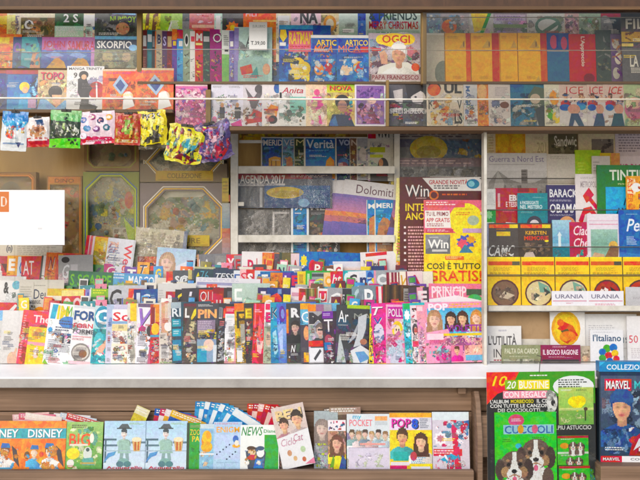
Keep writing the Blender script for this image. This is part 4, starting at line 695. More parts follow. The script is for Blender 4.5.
row([
 (487, 522, 326, 'white book with hand drawn black capitals', 'ecebea', "l .35 .08 .7 .12 1 8888a8; T L'UTILITÀ .05 .16 .86 .4 4c484c; T INU .2 .48 .62 .66 3c3840; l .2 .7 .9 .8 1 b04858", dict(yb=374)),
 (502, 541, 345, 'olive book with a pale pictured strip, lying before the white book', '8c906c', 'T PALTA_DA_CARDO .08 .12 .94 .3 d8d8c0; l .2 .38 .8 .42 1 c8c8b0; r .04 .48 .96 1 a8a894; b .04 .48 .96 .98 9 686c58,c8c4b0,888468', dict(Y=.14, yb=374)),
 (541, 581, 345, 'wine red book with white capitals and a dark strip', '8a2c50', 'l .3 .04 .7 .1 1 d8a8b8; T IL_BOSCO_RAGIONE .06 .16 .94 .34 f0e0e8; l .2 .4 .8 .44 1 d8a8b8; r .04 .5 .96 1 3c3438; e .5 .75 .2 .1 6c6468', dict(Y=.14, yb=374)),
 (580, 592, 346, 'small book with an old sepia portrait', 'b8ac98', 'f .5 .42 .16 d8b898 8a7a68 5c5040; b .1 .1 .9 .3 3 8a7c68,d8ccb8', dict(Y=.155, yb=374)),
 (551, 586, 311, 'white book with a glowing yellow and red swirl', 'ecebe8', 'e .45 .3 .42 .3 e8b010; e .45 .3 .34 .25 f0cc20; p d84818 .2 .3 .4 .18 .65 .25 .8 .42 .6 .46 .4 .36; p 5c5828 .3 .34 .5 .3 .6 .4 .4 .42; e .5 .44 .24 .1 e88818; e .3 .2 .1 .06 e87818; p c83818 .3 .5 .45 .52 .6 .48 .5 .56', {}),
 (584, 638, 314, 'large white sheet with faint handwriting behind the dotted book', 'e4e4e4', 'l .1 .2 .6 .5 4 c0c0c4; T 31% .66 .42 .86 .52 506878; T 50 .84 .36 1 .46 d05060; l .1 .6 .9 .9 3 d0d0d0', dict(Y=.2)),
 (591, 624, 330, 'white book with blue lettering and coloured dots', 'e8e8ea', "T l'Italiano .08 .1 .94 .26 2c5070; l .1 .04 .8 .07 1 b8b8c0; e .5 .42 .12 .09 58a838; e .7 .4 .12 .09 3878c0; e .36 .5 .11 .08 3c78b8; e .55 .58 .12 .08 d03838; e .74 .53 .11 .08 e8c020; e .36 .64 .11 .08 48a048; e .78 .66 .1 .08 d83838; e .58 .7 .1 .07 3878c0", dict(Y=.145, yb=374)),
 (628, 664, 316, 'white booklet with tiny red numerals at the end of the bottom shelf', 'e6e4e4', 'T 50 .05 .36 .3 .5 d04858; l .1 .6 .9 .8 3 c8c0c4', dict(Y=.18)),
], .19, 370, GJ, tilt=4, yaw=.3, name='book', th=.006, mat='matte')

# ------------------------------------------------------------------ the magazine rack, four rising rows
GT1 = 'magazines in the lowest row of the rack'
row([
 (-30, 2, 312, 'pale grey magazine at the shelf end in the lowest row', 'd8d8d6', 'r 0 0 1 .2 lb; b .1 .3 .9 .9 6 lg,lb,w', {}),
 (0, 16, 311, 'greyish white magazine with a bare hand at its foot', 'e4e2e0', 'g 0 0 1 1 e8e6e4 d4d0cc; e .7 .92 .3 .14 e0b8a0; p e0b8a0 .6 .95 .9 .7 1 .72 .8 1', {}),
 (16, 43, 310, 'coral red magazine with yellow recipe panels', 'ec5c6c', 'r .4 0 1 .25 e85868; T The .4 .08 1.0 .22 fbe4e4; r .3 .3 1 .58 f0d048; r .3 .64 1 1 f0d048; e .6 .42 .2 .1 f0a860; r .3 .58 1 .64 f4a8b8; b .4 .34 .95 .95 5 f4e080,e8b838,c8d860,fbe0d8; l .05 .1 .16 .9 9 f8b0b8', dict(roll=4)),
 (42, 69, 303, 'white magazine with yellow, green and blue block title', 'f2f3f4', 'p 30b0d0 .1 .02 .3 .02 .24 .26 .06 .26; T IM .3 .03 .72 .26 e8d010; T MG .62 .03 1.06 .26 70b838; e .74 .3 .34 .1 5888d0; l .4 .27 1 .36 1 48506c; l .3 .38 1 .46 1 58607c; s .12 .44 .1 .05 38a0d8 8; T 12 .6 .52 1 .64 2c3448; l .1 .6 .5 .95 6 a0a4b0; l .55 .66 1 .8 3 888c98; p 80c040 0 1 .06 .92 .2 1', dict(roll=4)),
 (68, 90, 306, 'white magazine with navy capitals and a round picture', 'f0eff0', 'r 0 0 1 .04 d8dce0; T FOR .04 .08 1 .25 26508c; T FORNI .06 .3 1 .38 e04858; T FORME .06 .4 1 .48 4c4854; r .06 .52 .9 .54 e8a8b0; l .06 .56 .8 .6 1 d87888; e .5 .8 .42 .16 8a8480; e .5 .8 .36 .13 d8d0c8; e .6 .82 .18 .07 905c40; r 0 .95 1 1 f0c8d0', dict(roll=4)),
 (90, 106, 306, 'teal magazine with a fat white rounded letter', '34b0b8', 'g 0 0 1 .4 c8dce0 a8d8dc; e .5 .2 .48 .2 2c98b8; T G .06 .06 .94 .32 f8fafa; e .4 .6 .3 .14 58c8cc; p f0b8a0 .2 .86 .4 .72 .7 .64 1 .5 1 .6 .7 .8; b .05 .55 .95 .98 4 48bcc4,e8f4f4', dict(roll=3)),
 (105, 112, 305, 'lavender magazine slice beside the teal one', 'ccc8e0', 'g 0 0 1 1 b0c0dc d8d4e4; e .6 .3 .3 .08 8098c8; r .1 .5 .9 .52 b8b4d0', {}),
 (111, 127, 310, 'small cookery magazine with red letters over pink dishes', 'f4eee4', 'r 0 0 1 .22 f6f4f4; T Sc .04 .05 1 .22 e02c3c; r 0 .22 1 .27 88a8d0; r 0 .28 1 .4 e8d8a0; b .05 .4 .95 .62 7 c08888,e8b8a8,a86868,f0d8c8; r 0 .64 1 .68 f0e8d0; b .1 .7 .95 1 6 c8a870,8a7458,e8d890,e8a090', dict(roll=2)),
 (127, 136, 304, 'cream fashion magazine with a yellow corner', 'ddd8cc', 'r .3 0 1 .3 f0c820; p a8a498 .3 .7 .7 .5 .9 .9 .4 1; b .1 .5 .9 .95 4 c8c4b8,8a8880,e8e4d8', {}),
 (135, 151, 304, 'white magazine with one giant lilac letter', 'efecf2', 'r 0 0 1 .06 6c5878; T V .08 .08 .96 .38 a078c8; p d83888 .1 .42 .3 .36 .55 .4 .5 .46 .1 .46; e .82 .45 .22 .1 3c3438; l .1 .5 .7 .72 4 8a8490; T TE .2 .8 .6 .88 5c5860; l .1 .9 .8 .98 2 38343c; p c0688c .75 1 .85 .6 1 .6 1 1', {}),
 (150, 160, 305, 'crimson and orange magazine with a yellow burst', 'c03038', 'r .3 0 1 .3 e8a040; T I .1 .05 .45 .34 8a1a28; e .5 .42 .4 .1 f0c020; r 0 .52 1 .56 58a0c0; b .1 .56 .9 .98 5 c87888,e8b0b0,8a3848', {}),
 (159, 173, 303, 'beige magazine with a narrow text column and a lady in grey', 'd8ccc0', 'r .15 0 .6 .5 d8a888; l .4 .03 .7 .3 6 f0ece4; e .65 .4 .3 .08 f0ece8; b .1 .55 .95 .98 8 8a8084,b8b0b0,5c5458,c8a898; r .1 .72 .7 .92 e0dcd8; l .15 .74 .65 .9 4 6c6468', {}),
 (172, 182, 303, 'dark slate magazine with a column of teal bars', '2c4c5c', 'r 0 0 1 .1 a8b8c0; T RI .1 .1 .98 .24 e4eaec; r .1 .28 .95 .4 2c98b0; r .1 .44 .95 .56 3ca4bc; r .1 .62 .95 .72 2c88a8; r .1 .78 .95 .96 3898b4; l .2 .31 .8 .38 1 c8e4ec; l .2 .47 .8 .54 1 c8e4ec', {}),
 (182, 197, 304, 'dark brown magazine with a bright banana', '4c403a', 'r 0 0 1 .05 6c2838; T L .1 .08 .4 .24 e8e4e0; p e8d030 .5 .24 .7 .1 .98 .06 .8 .2 .55 .28; b .05 .3 .95 .98 9 786c58,988c70,585048,a8a490,c8b890; r .2 .5 .6 .54 b8ac98', {}),
 (196, 217, 304, 'dark grey magazine with peach capitals over violet and teal', '44444c', 'l .1 .02 .8 .06 1 d8d8d8; T PIN .08 .1 .98 .25 f0b078; r .05 .28 .9 .5 8a7890; l .1 .3 .85 .48 3 c8b8c8; b .4 .44 .95 .62 5 e8d820,c8d040,e8a828; r .05 .6 .95 .98 88a0b8; r .05 .76 .5 .98 1c98b8; e .6 .7 .25 .1 e8c8b8; r .8 .7 .98 .98 d8e0e8', dict(W=30)),
 (216, 225, 304, 'black magazine with a scarlet stroke', '2e2c32', 'r .55 .08 .95 .24 e83830; T I .05 .06 .4 .24 6c7078; b .1 .3 .9 .98 7 5c6068,484c54,a8acb0,8a8c94', {}),
 (224, 236, 307, 'white magazine with a crimson head strip and pink border', 'f0eef0', 'r 0 0 1 .13 d83040; l .1 .04 .9 .1 1 f8c8cc; r .82 .1 1 1 e8a8b8; r .1 .16 .7 .2 c8d8d8; l .1 .24 .7 .5 4 d8d8dc; r 0 .96 1 1 c89098', dict(roll=2)),
 (236, 247, 304, 'golden magazine with a black hook letter', 'd8a828', 'r 0 0 1 .12 e87830; T F .2 .14 .9 .42 2c2a24; r .5 .35 .95 .65 a8a498; b .05 .45 .95 .98 7 8a7838,f0d878,58502c,e8e0c8; r .1 .74 .6 .98 e4e4e0', {}),
 (246, 254, 304, 'dark magazine with an amber letter and a red strip', '3a3434', 'r .1 .08 .95 .26 b89820; T E .2 .1 .9 .24 f0d840; b .05 .3 .95 .98 8 6c6058,c8b8a8,8a3038,4c4440; r .1 .56 .9 .62 c02830', {}),
 (252, 264, 304, 'glossy scarlet magazine with pale swirls', 'e01c28', 'r .1 0 .2 .4 f08088; p f07078 .5 .2 .8 .35 .6 .5 .9 .7 .7 .72 .4 .5; p f8b8b8 .3 .6 .6 .7 .9 .6 .7 .85 .4 .8; e .7 .92 .3 .08 a81420; l .1 .1 .7 .16 1 f8d8d8', {}),
 (263, 272, 303, 'white magazine with a pink letter above a green photo', 'eeecec', 'T E .15 .16 .85 .32 d82870; r .1 .02 .6 .12 e8384c; r 0 .4 1 1 a8b098; e .5 .6 .3 .12 d8b8a0; b .1 .6 .9 .98 5 788a68,c8c8b0,8a8068', {}),
 (271, 280, 303, 'azure magazine with a dark letter and swimmer blue photo', '2c98b8', 'T K .1 .08 .9 .26 1c4868; g 0 .3 1 1 40a8cc 2878a8; p a8dce8 .2 .5 .6 .45 .8 .8 .4 .9; b .1 .5 .9 .95 4 1c6890,58b8d8', {}),
 (279, 288, 304, 'cornflower magazine with a violet ring letter', '5878c8', 'e .6 .18 .36 .14 6c3898; e .66 .18 .2 .08 8898d8; g 0 .35 1 1 90b0e4 5878c0; p b8ccf0 .1 .5 .6 .42 .5 .8 .2 .8', {}),
 (287, 303, 304, 'charcoal magazine with white capital and a dark suit', '3a3a3e', 'T R .3 .08 .85 .24 e8e8e8; r 0 .1 .14 .5 e88028; f .55 .4 .09 c8a898 2c2422 1c1c20; T N .25 .7 .55 .82 f0f0f0; l .25 .84 .8 .88 1 c8c8c8; b .05 .6 .2 .98 3 8a5838,c8c0b8', {}),
 (301, 311, 304, 'sky and gold magazine with a white ring letter', '78b8d8', 'r 0 0 1 .1 f0b020; T G .1 .14 .95 .32 fafafa; r 0 .36 1 1 48404c; e .6 .5 .3 .12 e8a078; r .3 .82 .8 .98 f0b028', {}),
 (309, 325, 305, 'grey magazine with a black giant letter and a man in glasses', 'a8a4a8', 'r 0 0 .6 .12 f09820; r .5 0 1 .12 a07090; T M .05 .14 1.2 .34 3c383e; f .75 .44 .1 d8b8a8 6c605c 3a3c40; r .58 .42 .95 .45 2c2c30; l .1 .5 .5 .54 1 f0f0f0; r 0 .62 1 .72 d82430; r .05 .74 .95 .98 e4e4e8; p 3c3c44 .3 .92 .7 .76 .8 .8 .4 .96', dict(W=24)),
 (324, 335, 312, 'plum magazine with a white capital and a violet top', '3c2c3c', 'r 0 0 1 .14 7c3ca0; l .1 .04 .9 .1 1 d8c0e8; T T .15 .16 .95 .4 ece8ec; e .5 .55 .35 .1 a85060; r .1 .6 .7 .75 2c78b0; b .05 .74 .95 .98 6 9890a0,c8b8c0,5c5460,e0d8dc', {}),
 (335, 371, 305, 'large charcoal dance magazine with white serif letters', '3a3c3e', 'n Ar .06 .1 .34 .3 f0f0f0; n MA .5 .14 .98 .24 90948c; l .06 .34 .36 .37 1 a8a8a8; r .3 0 1 .06 a8c840; p c4c8cc .62 .2 .86 .14 .84 .4 .7 .68 .5 .72 .6 .5; p a8acb2 .4 .6 .62 .3 .56 .55 .36 .66; p d8dadc .42 .78 .7 .68 .98 .78 .9 .98 .5 .98; p 6c9cc8 .55 .8 .8 .78 .98 .9 .7 .98; e .78 .62 .1 .05 b08060; p b8c0c0 .04 .98 .1 .5 .2 .7 .3 .98; b .04 .75 .5 .98 4 8aa080,a8a8b0,c89890', dict(W=40)),
 (369, 375, 306, 'yellow and pink children magazine slice', 'f0d020', 'r 0 0 1 .14 58b8c8; T I .2 .18 .8 .36 e02878; b .1 .4 .9 .98 5 d83078,a01c58,f8e878,48303c', {}),
 (374, 387, 304, 'magenta children magazine with a blue cross letter', 'e4529c', 'T T .05 .06 .9 .2 f8e8f0; T X .1 .24 .8 .44 2c50a8; e .5 .5 .4 .16 dcd4e4; b .1 .42 .9 .7 6 48385c,c8b0d0,8898c0; b .05 .7 .95 .98 6 e83890,f8c8dc,d83070', {}),
 (386, 407, 305, 'pink children magazine with a smiling blond figure', 'f0b0cc', 'r .08 .04 .95 .24 c83c9c; T POLLY .12 .07 .92 .21 f8dcec; e .55 .42 .26 .14 f0d048; e .55 .45 .16 .1 f4d8c0; p c8c8d8 .3 .6 .8 .6 .9 1 .2 1; b .05 .3 .95 .98 8 f8d8e4,e888b0,c8d8e8,d04888; e .5 .43 .03 .02 h; e .62 .43 .03 .02 h', dict(W=24)),
 (406, 414, 304, 'turquoise children magazine with pale stars', '48bcc4', 'r .1 0 .9 .1 38b868; s .5 .2 .4 .1 f0f8f8 8; s .5 .5 .36 .08 d8f0f8 8; b .1 .3 .9 .98 6 a8e0e4,2c98a8,88c0e8', {}),
 (413, 421, 306, 'white children magazine with red spots and a dark girl', 'ecdce0', 'b .1 .05 .9 .3 4 d83048,3c2c34; e .5 .42 .36 .1 3c2c38; e .55 .44 .2 .07 e8c0b0; r .1 .62 .9 .72 e05868; b .1 .7 .9 .98 4 38685c,d88898,f8f0f0', {}),
 (420, 427, 306, 'rose children magazine slice beside the girls magazine', 'f0a8b8', 'r .1 .02 .9 .1 f8d8e0; b .1 .2 .9 .98 6 f8d0dc,e87898,d8a8c8,4c788c', {}),
 (427, 487, 303, 'large pink girls magazine with four girls on a blue ground', 'f2a4c0', 'g .04 .1 1 .5 58b4dc a8d4ec; T POP .06 .02 .4 .14 f8ecf4; l .42 .03 .95 .12 1 f0b868; f .16 .28 .13 f0c8b0 b08868 f48ca8 L; f .44 .28 .1 e8b898 3c2820 5898c8 L; f .64 .27 .1 e8b898 4c3020 58a8c8 L; f .88 .27 .11 f0ccb4 c89058 a8c0d8 L; p f0a8c0 0 .5 .4 .44 .4 .6 0 .62; T VIOLETTE .36 .38 .98 .5 9838a0; r .02 .52 .3 .62 f8d8e4; r .3 .52 1 .56 e8c838; b .2 .56 .98 .72 10 e8b8b0,d8a0b0,a86880,f0d8c8,885068; b .05 .72 .4 .96 8 38a0a0,d84888,a8d8d8,78b8c8; r .42 .72 .62 .96 e888a8; f .52 .8 .06 e8b898 5c3828 d84890; r .65 .72 .98 .96 f0b8a8; b .66 .72 .98 .9 6 e8a090,f0d0c0,c87878; r .66 .88 .98 .97 78b4d8; l .06 .62 .3 .7 2 c84888', {}),
], .12, 364, GT1, tilt=8, yaw=6, W=40, jit=1)

GT2 = 'magazines in the second row of the rack'
row([
 (-24, 17, 276, 'white magazine with a red flag and a blue side', 'eceae8', 'r 0 0 1 .06 d8d4d0; T & .55 .08 .68 .24 2c2a2c; e .85 .12 .1 .06 78b8d0; r .3 .36 .95 .66 dc2438; p f4f0f0 .5 .6 .85 .38 .9 .4 .6 .66; p 5868a8 .7 .95 .95 .6 1 1; b .4 .66 .8 .98 3 e8a868,78586c', dict(W=44)),
 (16, 48, 280, 'cream newspaper with a thin title and an orange loaf', 'e2ddd0', 'n Deut .46 .14 1 .28 4c5468; l .46 .08 .9 .1 1 a8a498; e .66 .55 .26 .16 f09820; e .66 .6 .2 .1 e8c040; l .04 .1 .4 .9 12 c8c2b4; r .44 .04 .45 1 c8c2b4', dict(W=44, mat='news')),
 (44, 62, 289, 'yellow topped magazine with red rounded letters', 'f2d430', 'r 0 0 1 .12 dcb840; r 0 .12 1 .4 f0ead8; T Sp .04 .16 .98 .5 d82430; b .1 .5 .9 .9 4 co,lb,w', {}),
 (61, 83, 291, 'red blocked magazine with paired white rings', 'd82834', 'r 0 0 1 .1 f0e090; e .25 .26 .18 .13 f4d8d8; e .25 .26 .1 .08 d82834; e .7 .26 .2 .13 f4d8d8; e .7 .26 .11 .08 d82834; r 0 .45 1 .9 e8d8d4', {}),
 (83, 89, 290, 'violet blue magazine slice beside the green one', '8a88cc', 'r .3 .05 .6 .8 5058a0; r .7 0 1 1 e4e2ec', {}),
 (88, 108, 289, 'dark green magazine with white letters and a lime strip', '247830', 'r 0 0 1 .14 88b828; l .1 .02 .9 .1 1 e8e840; T RU .1 .18 .96 .48 f0f4ec; r 0 .5 1 1 488a58', {}),
 (107, 126, 286, 'silver magazine with a thick black round letter', 'c4c6cc', 'T G .08 .06 .7 .36 26262c; T u .72 .2 1 .36 5868b0; l .1 .44 .9 .7 4 9898a4; r 0 .4 1 .42 a8acb8', {}),
 (125, 135, 289, 'orange red magazine with a white stroke', 'e84c24', 'T I .25 .05 .75 .32 f8ece4; r 0 .4 1 .44 f08858; b .1 .45 .9 .9 3 y,r,w', {}),
 (134, 143, 290, 'navy magazine with a white stroke beside the orange red one', '243c78', 'T I .3 .06 .7 .32 d8e0ec; r 0 .34 1 .5 b8c8dc', {}),
 (142, 158, 290, 'royal blue magazine with a pale rounded letter', '2c5498', 'T S .1 .08 .6 .32 e4ecf0; l .6 .1 .95 .3 3 88a8d0; r 0 .36 1 .42 c8d0dc', {}),
 (157, 165, 284, 'plain light grey newspaper slice beside the royal blue magazine', 'dedcd8', 'l .1 .1 .9 .8 9 c8c6c2', dict(mat='news')),
 (164, 174, 292, 'brick red magazine with a white capital', 'bc2430', 'T R .2 .06 .8 .3 f4e8e8; r 0 .36 1 .5 d8b090; b .1 .4 .9 .9 3 tn,sd,w', {}),
 (173, 184, 290, 'black magazine with a big yellow letter', '2a2a30', 'T G .15 .06 .9 .34 f0dc20; r 0 .4 1 .6 48687c', {}),
 (183, 197, 289, 'black and lilac magazine with a white numeral', '34303a', 'T 1 .3 .06 .75 .36 e8e4f0; r .6 .2 .95 .5 8878a8; b .3 .3 .9 .8 4 ll,p,lg', {}),
 (197, 212, 290, 'red and yellow magazine with crowded lettering', 'c82430', 'r 0 .22 1 .42 2c2c28; T OLI .08 .03 .94 .2 f0d8d8; T GIA .08 .24 .94 .4 e8d830; b .1 .44 .9 .9 4 y,r,dg', {}),
 (211, 225, 288, 'dark red magazine with two white tick marks', '98202c', 'r 0 .1 .7 .4 c82830; r .25 .2 .36 .34 f0d8d8; r .5 .2 .6 .34 f0d8d8; r .78 0 1 1 3c2c30', {}),
 (225, 233, 288, 'black magazine with a scarlet foot strip', '302c30', 'r .1 .06 .8 .3 5c5c64; r 0 .3 1 .6 d83038', {}),
 (232, 257, 284, 'pale mint magazine with a white seriffed letter', 'bcd0c4', 'n F .1 .08 .4 .42 f8faf6; p 98b0a0 .4 .4 .6 .2 1 .3 1 .5; r 0 .5 1 .53 e86858; b .1 .55 .95 .95 4 c8dcc8,88a898,e8d8c0', {}),
 (256, 266, 288, 'dark violet magazine with a white numeral', '3c3464', 'T 1 .3 .06 .8 .34 f0e8f0; r 0 .36 1 .5 a890c0', {}),
 (265, 283, 288, 'navy magazine with a blazing red brush mark', '2c4484', 'p e82028 .05 .36 .2 .14 .6 .08 .95 .2 .7 .32 .3 .38; r 0 .42 1 .48 e8a0a0; r .6 .02 .95 .1 88a0d0', {}),
 (282, 292, 289, 'indigo magazine with a pale small letter', '34386c', 'T n .15 .1 .85 .3 d0d0e8; r 0 .36 1 .44 c05060', {}),
 (289, 298, 288, 'blush white magazine beside the indigo one', 'eee0e2', 'r .1 .08 .9 .14 d8a0b0; l .1 .2 .9 .5 4 c8b0b8', {}),
 (297, 307, 289, 'tomato red magazine with a pale notch', 'd83028', 'p f0d8d0 .1 .3 .5 .1 .9 .14 .5 .4; r .1 0 .9 .06 8a3830', {}),
 (306, 318, 289, 'olive striped magazine beside the tomato red one', '7c7440', 'r .1 0 .3 1 3c4c28; r .45 0 .6 1 b8a868; r .75 0 .9 1 a84038', {}),
 (317, 327, 289, 'white magazine with a red letter box', 'ece4e4', 'r .1 .04 .9 .22 d83040; T U .2 .08 .8 .2 f8e8e8; T U .15 .26 .85 .42 486090', {}),
 (326, 342, 288, 'silver magazine with a large white letter', 'a8a8ac', 'T C .1 .08 .9 .4 f4f4f4; r .8 .1 1 .2 d8b8b0; b .1 .45 .9 .9 3 lg,gy', {}),
 (341, 354, 289, 'charcoal hair magazine with a pale round letter', '38363a', 'T C .25 .1 .95 .34 d0d0d4; e .6 .22 .16 .1 2a1c18; e .66 .26 .09 .07 e0b8a0; V ICE .02 .1 .18 .36 c8c8cc', {}),
 (352, 363, 287, 'sea grey magazine with a teal curve', '78949c', 'e .6 .2 .4 .16 b8d0d4; e .68 .2 .26 .1 78949c; r 0 .4 1 .48 c8d048; r 0 .48 1 .6 a8c038', {}),
 (361, 379, 286, 'blue grey magazine with a bold white capital', '7c8c98', 'T P .3 .06 .8 .4 f6f8f8; r 0 .42 1 .46 a8c0c8; p 98a8b0 0 .4 .2 .1 .3 .4', {}),
 (378, 384, 287, 'red and white magazine slice beside the wood brown one', 'd83848', 'r .4 0 .9 1 f0e4e4', {}),
 (382, 404, 285, 'dark brown magazine showing vertical planks', '4a3420', 'r .1 0 .2 1 6c4c2c; r .3 0 .42 1 2c2014; r .5 0 .62 1 785834; r .72 0 .8 1 34261a; r .86 0 .94 1 68482c', {}),
 (403, 413, 289, 'ash magazine with small dark marks', '98948f', 'l .1 .05 .9 .3 3 484444; r 0 .3 1 .5 c8c0b8', {}),
 (411, 432, 288, 'black and rose magazine with a pale letter', '4c3c44', 'r .4 0 .7 .5 e8a0b0; T E .45 .06 .9 .26 f4e4e8; b .1 .3 .9 .6 3 r,lg,k', {}),
 (430, 485, 284, 'candy pink magazine with white brush lettering behind the girls magazine', 'ee88a4', 'l .06 .05 .7 .14 1 f8d8e0; T PRINCIP .05 .04 .7 .22 f8e4ea; r .7 .08 1 .18 4c6048; e .85 .24 .14 .08 58b868; p f8f0f4 0 .24 .5 .18 1 .26 1 .3 0 .3; r 0 .3 1 .34 58b0d8', {}),
], .19, 350, GT2, tilt=8, yaw=6, W=38, jit=1)

